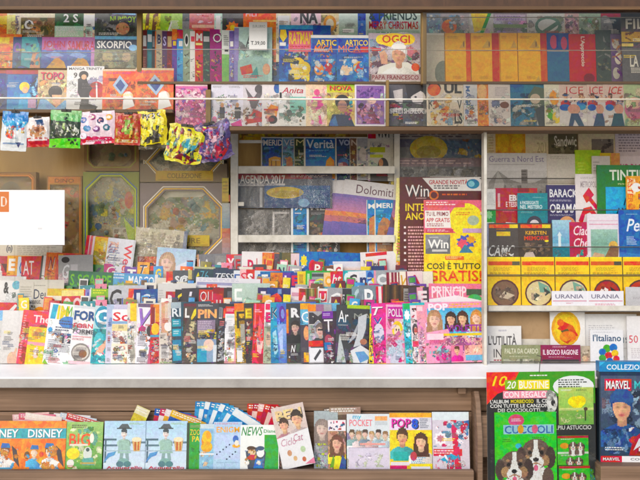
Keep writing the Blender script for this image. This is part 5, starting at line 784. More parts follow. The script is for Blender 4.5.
GT3 = 'magazines in the third row of the rack'
row([
 (-18, 5, 256, 'crimson newspaper supplement at the far shelf end', 'b82834', 'b .1 .1 .9 .9 5 w,mr,lg', {}),
 (3, 13, 256, 'amber magazine with a white capital above violet', 'f0a820', 'T E .15 .04 .8 .2 f8f4ec; r 0 .26 1 .5 d83890; b .1 .3 .9 .6 3 p,m,w', {}),
 (12, 21, 257, 'ice blue magazine with a dark blue letter', 'd0e0ec', 'T G .2 .05 .9 .24 2c6cb4; r 0 .28 1 .45 a84098; l .1 .3 .9 .36 1 f0d8e8', {}),
 (20, 33, 257, 'signal red magazine with white letters and a flag', 'd81c28', 'T AT .15 .06 .95 .24 f8f0f0; p e83038 0 .4 .5 .25 .9 .4 .6 .5; r .7 .3 1 1 6c4868; b .1 .4 .9 .7 3 r,o,sd', {}),
 (33, 42, 256, 'white magazine with a scarlet stripe leaning in the rack', 'e8e4e2', 'r .5 .02 .8 .28 d82830; r .0 0 .2 1 3c3834; l .1 .4 .9 .7 4 b8b4b0', dict(roll=4)),
 (41, 50, 253, 'flame orange magazine with lime edge', 'e86c20', 'r 0 .3 .4 1 a8a830; T N .3 .05 .95 .2 8a1c18; r .5 .3 .6 .8 f0d040; l .1 .5 .9 .7 3 8a3818', dict(roll=4)),
 (49, 59, 253, 'orange and crimson magazine with pale folds', 'd83428', 'p f0e0d8 .4 .1 .7 .06 .5 .5; r .1 .02 .6 .08 f0a838; r .6 .1 1 .5 e8c0b8; r 0 .55 1 .8 e88848', dict(roll=3)),
 (58, 78, 256, 'silver newspaper with a white outlined letter and a bold one below', 'b8b6b4', 'T G .2 .12 .55 .3 f4f4f4; T I .6 .12 .95 .3 d8d4d4; e .35 .06 .2 .04 484444; T B .02 .46 .34 .66 2c2a2e; l .3 .36 .95 .6 4 8a8886', dict(mat='news')),
 (64, 110, 271, 'wide green magazine with lime capitals over a yellow strip', '3c7c58', 'T S_SCARPE .04 .05 .92 .24 78d020; r 0 .26 1 .3 284c40; l .3 .24 .9 .28 1 a8c8b0; r 0 .3 1 .42 f0d428; r 0 .42 1 .7 e8e0d8; l .1 .32 .9 .4 2 b8a020', dict(W=50, roll=1.5)),
 (109, 153, 273, 'wide sky blue magazine with white capitals and a lime emblem', '68a4d4', 'T MARCO .34 .04 .92 .18 f6faff; l .0 .02 .3 .12 1 d8e8f4; s .22 .26 .24 .13 88a868 12; e .22 .26 .16 .08 b0c890; r .5 .22 .92 .4 e0a8c4; l .52 .24 .9 .3 1 c05888; r 0 .36 .46 .5 508c78; r .93 0 1 1 ece8e4', dict(W=46, roll=1.5)),
 (153, 166, 278, 'folded cream newspaper behind the sky blue magazine', 'e2dccc', 'l .05 .1 .95 .6 9 c8c2b2', dict(mat='news', roll=2)),
 (165, 174, 272, 'red magazine slice above the cream newspaper', 'd83820', 'r .2 .1 .8 .3 f05838; r 0 .34 1 .5 8a2420', {}),
 (173, 192, 271, 'steel grey magazine with two round white signs', '50565c', 'T S@ .1 .08 .9 .24 e0e4e6; r .8 0 1 1 c8b878; r 0 .3 1 .5 686e74', {}),
 (191, 212, 267, 'dark teal magazine with a yellow tick', '2c4450', 'p d8d040 .1 .16 .2 .08 .26 .14; T 76 .3 .06 .7 .2 58a0b0; r 0 0 1 .03 b8b890', {}),
 (211, 233, 269, 'navy magazine with thin white headline', '344058', 'T TESS .1 .07 .95 .16 e4e8ec; r 0 .2 1 .3 5c687c; l .1 .22 .9 .28 1 a8b0c0', {}),
 (232, 240, 271, 'blue lettered magazine slice, before the red one', 'e0e4ea', 'T E .1 .06 .9 .22 2858a8; r 0 .26 1 .5 98a8c0', {}),
 (239, 247, 270, 'red lettered magazine slice on pink', 'f0c0c4', 'T S .1 .05 .9 .22 d82434; r 0 .25 1 .5 e87888', {}),
 (246, 254, 270, 'tomato magazine slice with white letter', 'd83434', 'T S .15 .06 .85 .22 fbf0f0; r 0 .28 1 .5 c8a0a0', {}),
 (253, 262, 271, 'pale magazine slice with a blue sloping letter', 'd8dce4', 'i R .1 .06 .9 .22 3c64b0; r 0 .26 1 .5 2c6498', {}),
 (261, 270, 272, 'blue and ochre magazine slice with a white letter', '3874b0', 'T T .15 .05 .85 .2 f0f0ea; r .5 .2 1 .6 d89838; r 0 .24 .5 .6 2c5c98', {}),
 (269, 284, 273, 'autumn orange magazine with brown foliage', 'e07828', 'b .05 .05 .95 .5 12 b85818,f0a040,6c5038,e86018,8a7858; r 0 .4 1 .7 6c5448', {}),
 (283, 292, 273, 'violet magazine slice with a white letter', '6c48a4', 'T L .2 .05 .8 .2 f0e8f8; r .6 .1 1 .6 3c4878; r 0 .24 .6 .6 c0487c', {}),
 (291, 300, 273, 'indigo magazine slice with a red letter', '404a98', 'T E .1 .05 .9 .22 e03850; r 0 .26 1 .6 a898c8', {}),
 (299, 306, 272, 'yellow magazine slice in the third row', 'f0d41c', 'r .2 .05 .8 .2 c8a010; r 0 .26 1 .6 a8c838', {}),
 (305, 313, 271, 'leaf green magazine slice in the third row', '3cac48', 'r .2 .05 .5 .25 b8e0b0; r 0 .26 1 .6 1c7c50', {}),
 (312, 325, 273, 'grey magazine with a lemon rounded letter', '98a4a0', 'T G .15 .1 .9 .26 f0e018; r 0 .02 1 .07 484c50; r 0 .28 1 .6 c8d0cc', {}),
 (324, 334, 273, 'peach magazine with a cartoonish orange swirl', 'f0c898', 'e .5 .14 .36 .08 e8a040; e .5 .14 .2 .04 f8e0c0; r 0 .24 1 .6 58b0c8', {}),
 (333, 345, 272, 'red and teal magazine with slanting letters', 'd8404c', 'i ht .1 .05 .9 .2 f4f0ec; r 0 .2 .4 .6 38a0b0; r .5 .22 1 .6 c8b8c0', {}),
 (344, 352, 271, 'aqua magazine slice beside the white lettered one', '38a8b4', 'e .5 .12 .36 .08 d8f0f0; r 0 .24 1 .6 88c8cc', {}),
 (351, 361, 272, 'white magazine with a black rounded letter, in the third row', 'eceaec', 'T C .1 .05 .9 .22 343038; r 0 .26 1 .6 c8c8d0', {}),
 (360, 370, 273, 'ice white magazine with a navy small letter', 'e0e4ec', 'T n .1 .08 .9 .22 2c3c70; r 0 .26 1 .6 a8b4c8', {}),
 (368, 378, 271, 'blue curled children magazine with a sun yellow spot', '68a0d8', 'e .4 .1 .3 .08 2c60b0; e .7 .18 .2 .06 f0d030; e .4 .24 .3 .08 d8e8f8; b .1 .1 .9 .4 4 lb,b,w', {}),
 (376, 390, 271, 'cool grey magazine with a pale curved letter', 'a4a8ac', 'T C .2 .06 .9 .24 e8ecec; r .0 0 .15 1 e8a0b8; r 0 .28 1 .6 8a8e94', {}),
 (388, 402, 273, 'striped wine and cream magazine, edge on', '8a2c3c', 'r .2 0 .35 1 e8d8cc; r .5 0 .6 1 d8b0a8; r .75 0 .85 1 f0e4d8', {}),
 (401, 411, 272, 'cream magazine with a golden slanted letter', 'f0e8d8', 'i V .1 .06 .9 .24 d8a828; r .8 0 1 1 e05060; r 0 .28 1 .6 f0d8c0', {}),
 (409, 426, 272, 'pink white magazine with a thick red capital', 'f0d8d8', 'T A .15 .06 .9 .26 dc1c30; r 0 .3 1 .6 e8a0a8; r 0 0 .08 1 8a2c38', dict(W=17)),
], .25, 334, GT3, tilt=8, yaw=6, W=34, jit=1)
item(193, 258, 277, 336, .232, 'broad white folded newspaper lying across the third row', 'e8e6ec', 'r .02 .08 .98 .13 a8a8c8; l .05 .02 .9 .07 1 c8c8d8; l .05 .2 .95 .9 10 c8c6cc', tilt=8, yaw=1, mat='news', name='newspaper', cat='newspaper', group='newspapers in the rack', roll=2)
item(-20, 58, 243, 300, .285, 'cream newspaper with a grey printed title below the white card', 'e4ddcc', 'T (n) .28 .02 .36 .16 7c7c80; l .42 .03 .95 .3 4 c8c0b0; l .05 .35 .95 .95 9 c8c0b0; r 0 .3 1 .31 b0a898', tilt=8, yaw=1, mat='news', name='newspaper', cat='newspaper', group='newspapers in the rack', roll=2)
item(162, 194, 281, 340, .236, 'blank cream newspaper beside the broad white folded one', 'e8e4d4', 'l .05 .3 .95 .9 8 d0cabc', tilt=8, yaw=1, mat='news', name='newspaper', cat='newspaper', group='newspapers in the rack', roll=4)

GT4 = 'magazines in the top row of the rack'
row([
 (136, 153, 257, 'burnt orange magazine with a black corner, behind the sky blue magazine', 'd85c18', 'r 0 0 .4 1 8a2418; T S .45 .08 .9 .3 f0a030; b .1 .1 .9 .9 4 k,o,br', {}),
 (199, 214, 255, 'slate magazine with white letters in the top row', '7c7c80', 'T LA .1 .08 .9 .26 e4e4e6; r 0 0 .12 1 d8a080; r 0 .3 1 .6 585a60', {}),
 (213, 228, 256, 'ash grey magazine with a faint white sign', '8c8a88', 'T SA .1 .1 .9 .26 dcdcdc; r 0 .3 1 .6 686868', {}),
 (227, 236, 255, 'coral magazine with a white stroke in the top row', 'e05058', 'T X .1 .06 .9 .24 f8e8e8; r 0 .3 1 .6 c0304c', {}),
 (235, 243, 256, 'iron grey magazine with a red letter', '9c9498', 'T E .2 .06 .8 .24 c8404c; r 0 .3 1 .6 5c585c', {}),
 (241, 262, 252, 'white magazine with a pinkish red capital', 'f0ecec', 'T R .28 .12 .66 .34 d8324c; r 0 .4 1 .5 f0b0b0; r .7 .1 .74 .34 d85060', {}),
 (261, 273, 253, 'orange magazine with a red capital', 'ec9058', 'T U .15 .1 .85 .32 d02c2c; r .8 0 1 1 d83828; r 0 .4 1 .6 e05038', {}),
 (272, 280, 254, 'plum grey magazine slice in the top row', '5c4c58', 'b .1 .05 .9 .4 4 88707c,a84858,484048', {}),
 (279, 292, 253, 'mossy magazine with a golden capital', '6c6438', 'n A .1 .1 .95 .36 e8c868; r 0 0 .2 1 3c4838; b .1 .3 .9 .6 3 kh,tn,dn', {}),
 (291, 300, 254, 'rose white magazine with a crimson capital', 'e8d0d4', 'T A .15 .1 .85 .34 b02840; r 0 .4 1 .6 d8a8b0', {}),
 (299, 318, 252, 'bright blue magazine with a yellow star', '3078c0', 's .24 .14 .2 .1 f0dc30 8; e .7 .22 .2 .1 e04058; b .1 .2 .9 .5 5 58a0d8,f0f0f0,d84050,2858a0', {}),
 (317, 364, 252, 'wide blue travel brochure with a white panel and sunset', '2870b8', 'p e0e0ec .3 .14 1 .12 1 1 .34 1; p a84870 0 .5 .3 .2 .34 .3 .05 .6; g .36 .2 1 .32 e8e4ec e8b078; r .36 .3 .98 .34 d89848; g .36 .34 1 .48 d8b8c8 a8a0c8; r .36 .48 1 .56 b07888', dict(W=50, roll=1)),
 (364, 391, 253, 'white magazine with grey lower case title and a red top line', 'ece6e6', 'p d83038 .2 .02 1 .0 1 .05 .2 .07; T Winter .1 .12 .96 .28 5c585c; r 0 .3 1 .36 e8d060; b .05 .34 .95 .8 8 58a8d0,d8e8f0,e8b8c0,88b8d8', dict(W=36, roll=-2)),
], .31, 320, GT4, tilt=8, yaw=6, W=32, jit=1)
item(152, 191, 247, 308, .3, 'pale blue magazine with a blond portrait and soft sky', 'b0c8dc', 'g 0 0 1 .5 a8c4dc d0dce8; f .28 .24 .14 e0c0b0 b09078 c8b8c0 L; r 0 .55 1 .6 e8e0e4; p d8e0ec .5 .3 .8 .2 1 .3 1 .5 .6 .5; r .8 .5 1 1 d8a8b0', tilt=8, yaw=2, roll=4, group=GT4)
item(129, 181, 227, 296, .335, 'crumpled cream magazine in clear plastic above the sky blue one', 'c8bfa4', 'b .05 .05 .95 .95 26 b8ac8c,d8d0b8,a89c80,e0d8c4,98907c; l .1 .1 .9 .9 9 a89c84; r .93 0 1 1 5c6884', tilt=6, yaw=1, roll=5, wrap=1, group=GT4)
# the fan of weekly magazines that leans in the top row
for i, (x, w, lab, bg, art) in enumerate([
 (78, 26, 'scarlet edged magazine, rearmost of the leaning fan', 'e04048', 'r .12 0 .2 1 f8e0e0; r .3 0 .38 1 f4c8c8; b .3 .1 1 .9 4 co,lp', ),
 (82, 26, 'pink edged magazine in the leaning fan', 'ec7880', 'r .1 0 .18 1 fbe8e8; r .28 0 .4 1 d82838; b .4 .1 1 .9 4 co,lp'),
 (87, 26, 'yellow magazine with white stains in the leaning fan', 'f4c428', 'b .05 .05 .6 .9 9 f8dc70,f8ecc0,e8a020; l .1 .5 .5 .9 4 f8f0d0; e .6 .84 .2 .06 d83038'),
 (100, 28, 'white magazine with a large red vertical title, front of the leaning fan', 'dcdce4', 'V Weekend .62 .08 .9 .92 dc2038; b .05 .06 .4 .9 8 a8b0c8,e8b8a0,c8d0e0,b87888; l .1 .14 .5 .8 8 7c84a8; T A .44 .7 .56 .82 4c546c; r .93 0 1 1 c8c8cc')]):
    item(x, x + w, 235 + i * .8, 300, .318 - .004 * i, lab, bg, art, tilt=7, yaw=0, roll=6, group='leaning fan of magazines in the rack')

# ------------------------------------------------------------------ the low trough under the counter
GL = 'children books and magazines in the low trough'
DUO = 'r 0 .15 1 .36 28a8b4; T DISNEY .14 .17 .92 .34 f4fafa; p 58a8d8 .2 .98 .24 .76 .5 .8 .74 .76 .8 .98; f .3 .64 .1 f0d8c4 c89048 58a8d8; f .64 .62 .11 f0d8c4 6c4828 e8e4e0; p 3c78b8 .2 .58 .4 .58 .38 .5 .24 .49; p 3c78b8 .53 .55 .76 .55 .72 .46 .56 .45; e .46 .68 .05 .06 e03830; p e8a828 .34 .8 .5 .74 .46 .9; p 3c3440 .78 .5 .9 .6 .98 .95 .84 .8; p f4f0ec .7 .78 .88 .84 .8 .92 .66 .86; e .14 .7 .06 .08 6c4828; b .1 .5 .95 .98 5 e8a058,58a8d8,f4f0ec,c86c28'
LAP = 'g 0 0 1 1 b0d4ec d8e8f4; l .6 .04 .95 .08 1 88a828; f .48 .26 .085 e4dcd4 2c3c44 98b8ac; p 48545c .34 .14 .62 .14 .56 .06 .42 .06; r .3 .14 .66 .165 2c3c44; p 9cc0b4 .36 .4 .6 .4 .66 .66 .34 .66; p 88a8a8 .4 .66 .48 .66 .46 .8 .38 .8; p 88a8a8 .52 .66 .6 .66 .62 .8 .54 .8; r 0 .36 .3 .4 486878; r 0 .48 .32 .52 587888; r .66 .42 1 .46 587888; r .02 .4 .06 .85 486878; p 5c9cd0 0 .86 .1 .66 .3 .62 .26 .7 .14 .74; r .0 .6 1 .62 a8c0cc; p d8b078 .68 .4 .9 .4 .87 .62 .72 .62; r .74 .42 .78 .6 c05838; r .82 .42 .85 .6 c05838; e .79 .38 .12 .05 f0e4c0; e .48 .84 .14 .08 80b0a8; e .4 .88 .09 .06 4c8088; e .58 .88 .09 .06 4c8088; T Acquerello .08 .92 .94 1.0 d02c40'
row([
 (-24, 20, 421, 'orange book with a teal title band, cut by the picture edge', 'f08830', DUO, dict(W=44)),
 (20, 64.5, 421, 'orange book with a teal title band, beside the green book', 'f08830', DUO, {}),
 (65, 101.5, 422, 'green book with fat orange capitals and yellow spots', '78b850', 'g 0 0 1 1 a0c878 58a048; b .05 .1 .98 .98 16 90c858,c8dc90,509c48,68b098,e0e8c0; l .14 .06 .6 .14 1 4c4438; T BIG .08 .24 .66 .5 f05828; e .7 .34 .06 .1 f8f0e0; e .2 .66 .18 .12 f0e030; r .1 .46 .6 .5 e8e0d0; e .6 .66 .12 .14 d8e0d8; e .6 .58 .05 .04 3c5858; p 58a8a0 .5 .76 .74 .74 .8 .9 .46 .9; r .4 .84 .8 .88 b8a860; e .14 .86 .1 .08 e8e8e0; l .06 .9 .3 .96 1 c04838', {}),
 (103, 144.5, 421, 'pale blue book with a lanky grey figure and popcorn, beside the green book', 'b8d8ec', LAP, {}),
 (145, 186.5, 421, 'pale blue book with a lanky grey figure and popcorn, beside the dark green one', 'b8d8ec', LAP, {}),
 (186, 199.5, 423, 'narrow green book with a dark spine and yellow letters', '28a038', 'r 0 0 .2 1 1c3c24; T ZOO .25 .14 .98 .26 f0dc50; T PA .4 .28 .98 .4 e8c840; b .3 .5 1 .98 4 38b048,1c7c2c; r .25 .04 1 .1 6c9858', {}),
 (199, 213.5, 424, 'small blue and yellow book with a chick', '90c0dc', 'r 0 0 1 .1 c8d8e0; e .5 .3 .34 .16 f0c830; e .6 .24 .16 .09 f0a828; e .5 .5 .4 .12 e8b020; p e88820 .1 .3 .3 .4 .2 .5; b .1 .6 .9 .95 6 a0d0e8,e8d8b0,78a8c8,d8b898; r 0 .64 1 .67 f0f4f8', {}),
 (213, 241.5, 422, 'pale blue puzzle book with an orange title and dotted lines', 'b4d0ec', 'l .02 .02 .9 .06 1 d08898; T ENIGMI .1 .1 .98 .22 f0a020; p c0d4f0 .04 .26 .96 .26 .96 .78 .04 .78; ' + ''.join('r %.2f %.2f %.2f %.2f 2c3c58; ' % (.1 + .11 * i, .66 - .05 * i, .15 + .11 * i, .69 - .05 * i) for i in range(5)) + ''.join('r %.2f %.2f %.2f %.2f 2c3c58; ' % (.45 + .1 * i, .76 - .05 * i, .5 + .1 * i, .79 - .05 * i) for i in range(4)) + 'e .78 .36 .1 .08 4878c0; e .8 .5 .14 .04 e8a838; e .82 .44 .08 .06 f0e8d8; r .1 .84 .9 .845 8aa8c8; r .4 .84 .405 1 8aa8c8', {}),
 (240, 279, 425, 'white and green book with brushed green title', 'eef2ee', 'r .62 .22 .98 1 28a838; i NEWS .02 .04 .58 .24 2c8c48; T Disney .6 .1 .98 .2 3c9858; p 3c4858 .2 .98 .14 .6 .3 .5 .5 .5 .66 .6 .62 .98; e .3 .6 .1 .09 e8c8a0; e .52 .62 .1 .1 f0f0f0; e .3 .72 .12 .06 c83830; p 3878c8 .34 .96 .4 .74 .6 .78 .62 .96; e .28 .52 .11 .05 4c3828; e .52 .52 .1 .05 3c5878; b .12 .55 .62 .95 6 c89858,3c5c48,f0f0e8,5878a8', {}),
], -.02, 470, GL, tilt=9, yaw=.4, name='book', cat='children book', th=.005, soft=False)
row([
 (277, 289, 430, 'dark photo magazine slice behind the tilted white one', '8a7080', 'b .1 .1 .95 .95 8 e0b8a8,4c3038,c89098,b85868', dict(W=20, Y=.0)),
 (283, 316, 409, 'white magazine with two dark haired boys, tilted in the trough', 'ece4e4', 'r 0 0 1 .5 d8c8c0; T BEN .1 .06 .9 .22 e8d098; f .3 .3 .1 e8b898 3c2820 a87880; f .72 .24 .12 e8b898 2c201c b8a8a8; p e8e8ea 0 .5 1 .42 1 1 0 1; i Ciclo .1 .52 .56 .64 c8a0b0; i Cat .5 .48 .8 .6 c0889c; e .3 .76 .07 .05 c89878; e .72 .74 .08 .05 b8d0a8; e .44 .86 .06 .04 d8b888; e .7 .9 .06 .04 c87858; p e088a0 .7 .98 1 .9 1 1', dict(roll=-12, Y=-.03)),
 (314, 330, 411, 'grey portrait magazine with green leaves behind the tilted one', 'a8b4b8', 'f .5 .3 .14 d8c4b8 8a7c78 9c98a0 L; b .1 .55 .95 .95 7 88a090,c8d4d4,68787c,b8c848', dict(W=24, Y=.004)),
 (328, 346, 420, 'magazine with a long haired girl under a red spotted band', 'c8a08c', 'r 0 0 1 .22 f0e8ec; b .05 .02 .95 .2 6 d83858,2c3c60,3c78a8; f .5 .46 .14 e8bca0 6c4838 e8d850 L; p 68a838 .1 .95 .3 .7 .5 .95; p e8e040 .3 1 .4 .72 .7 .72 .7 1; p 3c5898 .6 1 .8 .7 1 .8 1 1', dict(Y=-.01)),
 (347, 390, 414, 'pale magazine with a crowd of faces above a sketch booklet', 'dce4e8', 'T POCKET .06 .1 .6 .22 e88898; T my .14 .03 .34 .11 58b0d0; r .66 .04 .95 .12 f0b078; r .66 .13 .95 .2 c8d0d4; ' + ''.join('f %.2f %.2f .07 e0c4b0 %s %s; ' % (.12 + .155 * i, .36 + (.03 if i % 2 else 0), h, c) for i, (h, c) in enumerate([('5c4838', '88a8a8'), ('a88868', 'd8c8c8'), ('4c3c34', '788c98'), ('b89870', 'c8a8a8'), ('3c302c', '98b0b8'), ('8a6c50', 'b8c8d0')])) + 'r .3 .52 .9 .56 e8a8a0; r .04 .6 .98 1 dcd4e4; b .2 .7 .9 .95 7 e8e0ec,c8c0d4,d0d8c0; r .04 .6 .98 .61 a8a0b4', dict(Y=-.015)),
 (390, 432.5, 413, 'bright magazine with magenta title over a boy and a girl', 'f0e060', 'r 0 0 1 .08 f0b850; r 0 .08 1 .3 ecd8f0; r .02 .3 1 .98 f0d830; T POP .05 .1 .5 .26 e028a0; T 8 .52 .1 .68 .28 3068d0; r .7 .08 .98 .3 d8d8e0; l .72 .1 .96 .28 3 485068; f .3 .42 .13 e0ac88 4c3420 48a8a8; f .74 .5 .13 ecc0a4 4c2c20 e8e0d8 L; r .08 .68 .44 .84 38b0a8; r .02 .86 .46 .92 e8e0e4; l .5 .78 .9 .9 2 3c9cc8; e .56 .76 .08 .08 c05068; r .0 .92 .4 .98 d83878; r .5 .94 .95 .99 e8e8f0', dict(Y=-.015)),
 (433, 470, 412, 'magazine with a blue and crimson flag like collage', 'd8dce4', 'r 0 0 1 .14 dce8ec; r 0 .14 1 1 d8d0dc; p d83058 .5 .14 .66 .14 .78 1 .6 1; p 4078b0 .6 .2 1 .14 1 .3; b .02 .16 .98 .6 14 d84868,4c80b0,e8e0e8,78a8c8,c83058,f0e8f0; s .22 .46 .2 .13 f4f0f4 8; s .22 .46 .12 .07 c88890 8; r .02 .64 .8 .76 d82848; l .04 .66 .7 .74 1 f4d8e0; p 38a8d0 .2 .82 .5 .72 .7 .78 .4 .9; b .05 .74 .95 .98 8 d83058,e888a8,58a8d0,f4ecf0', dict(Y=-.015)),
], 0.0, 470, 'magazines standing in the low trough', tilt=8, yaw=.3, th=.004)

# narrow copies that peep up between the rows
SL = [('crimson', 'c02030'), ('amber', 'e8a020'), ('sky blue', '58a0d8'), ('charcoal', '38363c'), ('ivory', 'e4dfd2'), ('leaf green', '4c9848'), ('violet', '7048a0'), ('scarlet', 'e03020'), ('silver', 'a8a8ac'),
      ('navy', '24386c'), ('rose', 'e890a8'), ('teal', '2c8c98'), ('lemon', 'ecd840'), ('brown', '6c4830'), ('white', 'f0eeea'), ('orange', 'ec7828'), ('mint', 'a8d4bc'), ('magenta', 'c83888'), ('olive', '888048'), ('maroon', '6c2030')]
for rname, Y, ybot, base, xa, xb, gp in (('lowest', .154, 362, 299, 8, 418, 'narrow magazines behind the lowest row'), ('second', .224, 350, 283, 6, 424, 'narrow magazines behind the second row'), ('third', .284, 334, 265, 62, 400, 'narrow magazines behind the third row')):
    rr = random.Random(len(rname) * 77 + 1); order = SL[:]; rr.shuffle(order)
    for i, (nm, cx) in enumerate(order):
        x = xa + (xb - xa) * (i + rr.uniform(.15, .75)) / len(order); dy = rr.uniform(-4, 3)
        ltr = rr.choice('AEGINORSTUCLPM'); c2 = rr.choice(['f4f0e8', 'f4f0e8', 'd82838', 'f0d830', '2c3458'])
        if sum(int(cx[k:k + 2], 16) for k in (0, 2, 4)) > 520: c2 = rr.choice(['c82838', '2c3458', '2c2a30'])
        item(x, x + rr.uniform(9, 15), base + dy, ybot, Y, 'narrow %s magazine peeping up behind the %s row of the rack' % (nm, rname), cx,
             'T %s .2 .04 .8 .17 %s; r 0 %.2f 1 %.2f %s' % (ltr, c2, .2, .24, rr.choice(SL)[1]), tilt=8, yaw=2, roll=rr.uniform(-3, 6), group=gp)

for rname, Y, ybot, base, xa, xb, gp in (('lowest', .1605, 362, 296, 4, 424, 'slim magazines squeezed in behind the lowest row'), ('second', .2305, 350, 279, 2, 424, 'slim magazines squeezed in behind the second row'), ('third', .2905, 334, 261, 66, 396, 'slim magazines squeezed in behind the third row')):
    rr = random.Random(len(rname) * 131 + 5); order = SL[:]; rr.shuffle(order)
    for i, (nm, cx) in enumerate(order):
        x = xa + (xb - xa) * (i + rr.uniform(.0, .9)) / len(order); dy = rr.uniform(-3, 5)
        item(x, x + rr.uniform(5, 9), base + dy, ybot, Y, 'slim %s magazine squeezed upright behind the %s row of the rack' % (nm, rname), cx,
             'r .1 .02 .9 .09 %s; l .1 .1 .9 .2 3 %s; r 0 .22 1 .3 %s' % (rr.choice(SL)[1], rr.choice(['f4f0e8', '38343c', 'f0d830']), rr.choice(SL)[1]), tilt=8, yaw=2, roll=rr.uniform(-5, 8), group=gp)
# ------------------------------------------------------------------ build all printed things
keys = set()
for t in TODO:
    for o in parse(t[7]):
        if o[0] in 'tTinvV': keys.add((o[1].replace('_', ' '), o[0] if o[0] in 'in' else 't'))
EXTRA = []
def text_ops(art):
    for o in parse(art):
        if o[0] in 'tTinvV': keys.add((o[1].replace('_', ' '), o[0] if o[0] in 'in' else 't'))
    return art

# foil packets that hang from the shelf edge
PACKETS = [
 (0, 26, 111, 151, 3, 0.0, 'white and blue foil packet, first on the packet rail', 'e8ecec', 'r 0 0 1 .24 3c88c8; p 58b0dc 0 .24 1 .24 .8 .5 .2 .46; b .1 .3 .9 .7 10 78c8a8,e8c058,e86878,58a0d0,c8e0e8; e .4 .6 .2 .1 e87058; r .1 .8 .9 .84 88a0c0; p 2c3c6c .6 .78 .8 .78 .7 .92'),
 (26, 50, 117, 147, -2, 0.0, 'white and red foil packet with a brown speckled oval', 'ece4e0', 'r 0 .7 1 1 c82838; e .5 .48 .36 .22 c89068; e .45 .44 .2 .1 8a5838; p 2c4470 .4 .1 .7 .06 .8 .26 .55 .34; r .1 .74 .9 .8 f0d8d8; b .2 .35 .8 .6 5 e8c8a8,8a6048,f0e0d0'),
 (49, 80, 110, 148, 2, 0.0, 'lime and black foil packet with pale cartoon letters', '2c3c28', 'r 0 0 1 .3 78b870; b .1 .05 .9 .3 6 1c2c1c,a8d890,48884c; b .05 .34 .95 .7 18 e8ecd8,2c2c28,c8e090,58683c,f0f0e0; p 68d838 0 .78 1 .72 1 1 0 1; b .5 .74 .95 .92 3 1c3c1c,a8f070'),
 (79, 116, 111, 144, -3, 0.0, 'pale pink foil packet with coloured discs and a crimson foot', 'ecd4dc', 'p d82c50 0 .74 1 .82 1 1 0 1; ' + ''.join('e %.2f %.2f .1 .1 %s; e %.2f %.2f .05 .05 %s; ' % (x, y, c, x, y, d) for x, y, c, d in [(.15, .25, '4868a8', 'f0d0d8'), (.4, .18, 'a84878', 'f0e8d0'), (.62, .3, '2c3460', 'e8a0b0'), (.84, .2, 'e8a838', 'fbf0e0'), (.25, .52, '5c90c0', 'f0e0e8'), (.5, .55, '7c3c78', 'd8c0e0'), (.78, .52, '3c7888', 'f0e8f0'), (.14, .74, 'e8e4f0', 'c84878')]) + 'l .2 .88 .8 .93 1 f8e0e8'),
 (114, 140, 113, 145, 2, 0.0, 'brick red foil packet with a green creature', 'b84838', 'e .5 .45 .28 .24 8aac48; e .42 .4 .06 .06 f0f0d0; e .58 .4 .06 .06 f0f0d0; b .05 .05 .95 .95 12 d88058,8a3028,c8a848,a85038; e .5 .5 .16 .1 a8c860; r .1 .84 .9 .94 e8d0a8'),
 (139, 167, 110, 149, -2, 0.002, 'yellow and black foil packet with jagged shapes', 'e8d420', 'r 0 .88 1 1 3c3420; b .05 .2 .95 .85 16 2c2820,f0e448,5c5420,d8c018,f8f090; T BOK .15 .06 .85 .2 3c3420; p 2c2820 .2 .8 .5 .5 .85 .7 .7 .86'),
 (165, 202, 125, 163, 5, 0.0035, 'crumpled yellow foil packet with a teal disc', 'd8d030', 'b .02 .02 .98 .98 26 2c3458,e8e040,a83848,58a090,f0f080,6c7c38,c8a828,1c2030; e .62 .5 .2 .18 2c90a8; e .62 .5 .1 .09 88d0c8; p 7c2838 .2 .95 .5 .7 .9 .9 .7 1'),
 (200, 236, 122, 160, -14, 0.004, 'crumpled violet foil packet with crimson streaks', '4c3c6c', 'b .02 .02 .98 .98 28 2c2448,6c58a0,a82c48,8878b8,c84860,1c1830,d8a8b0,5c3c58; p d0a8b8 .3 .2 .6 .14 .5 .4; e .5 .4 .2 .1 c8a0a8; p b02c44 .3 .9 .6 .6 .9 .8 .6 1'),
]
CARD1 = ('p 4c9c34 .0 .0 1 .0 1 .3 .0 .1; p e84038 0 0 .3 0 .22 .16 .1 .2 0 .3; T 10 .05 .035 .19 .13 f0d838; l .4 .03 .62 .05 1 f0f0e8; '
 'r .17 .075 .58 .165 88b830; r .29 .075 .58 .165 f0e040; T 20 .18 .085 .27 .155 f8f8f0; T BUSTINE .3 .085 .57 .155 f8f6e8; r .15 .175 .56 .245 f0a0b0; T CON_REGALO .16 .182 .55 .238 f8eef0; '
 "T L'ALBUM .03 .255 .2 .29 e8e8e4; T MORBIDOSO .22 .255 .43 .29 e8d838; T IL_CD .46 .253 .57 .288 e8e8e4; T CON_TUTTE_LE_CANZONI .03 .297 .58 .33 e8e8e4; T DEI_CUCCIOLOTTI... .1 .338 .52 .37 e8e8e4; "
 'e .8 .14 .19 .1 e8ecec; l .66 .075 .94 .2 3 3c443c; e .6 .28 .05 .1 d8d8d4; e .58 .22 .035 .05 8a8a88; e .61 .29 .02 .03 2c2c2c; b .55 .2 .64 .38 5 c8c8c4,6c6c6a,e4e4e0; T ...PIU_ASTUCCIO .62 .5 .96 .54 e8e8e4; b .88 .86 .99 1.1 6 e8e038,58a838,38a0a8')
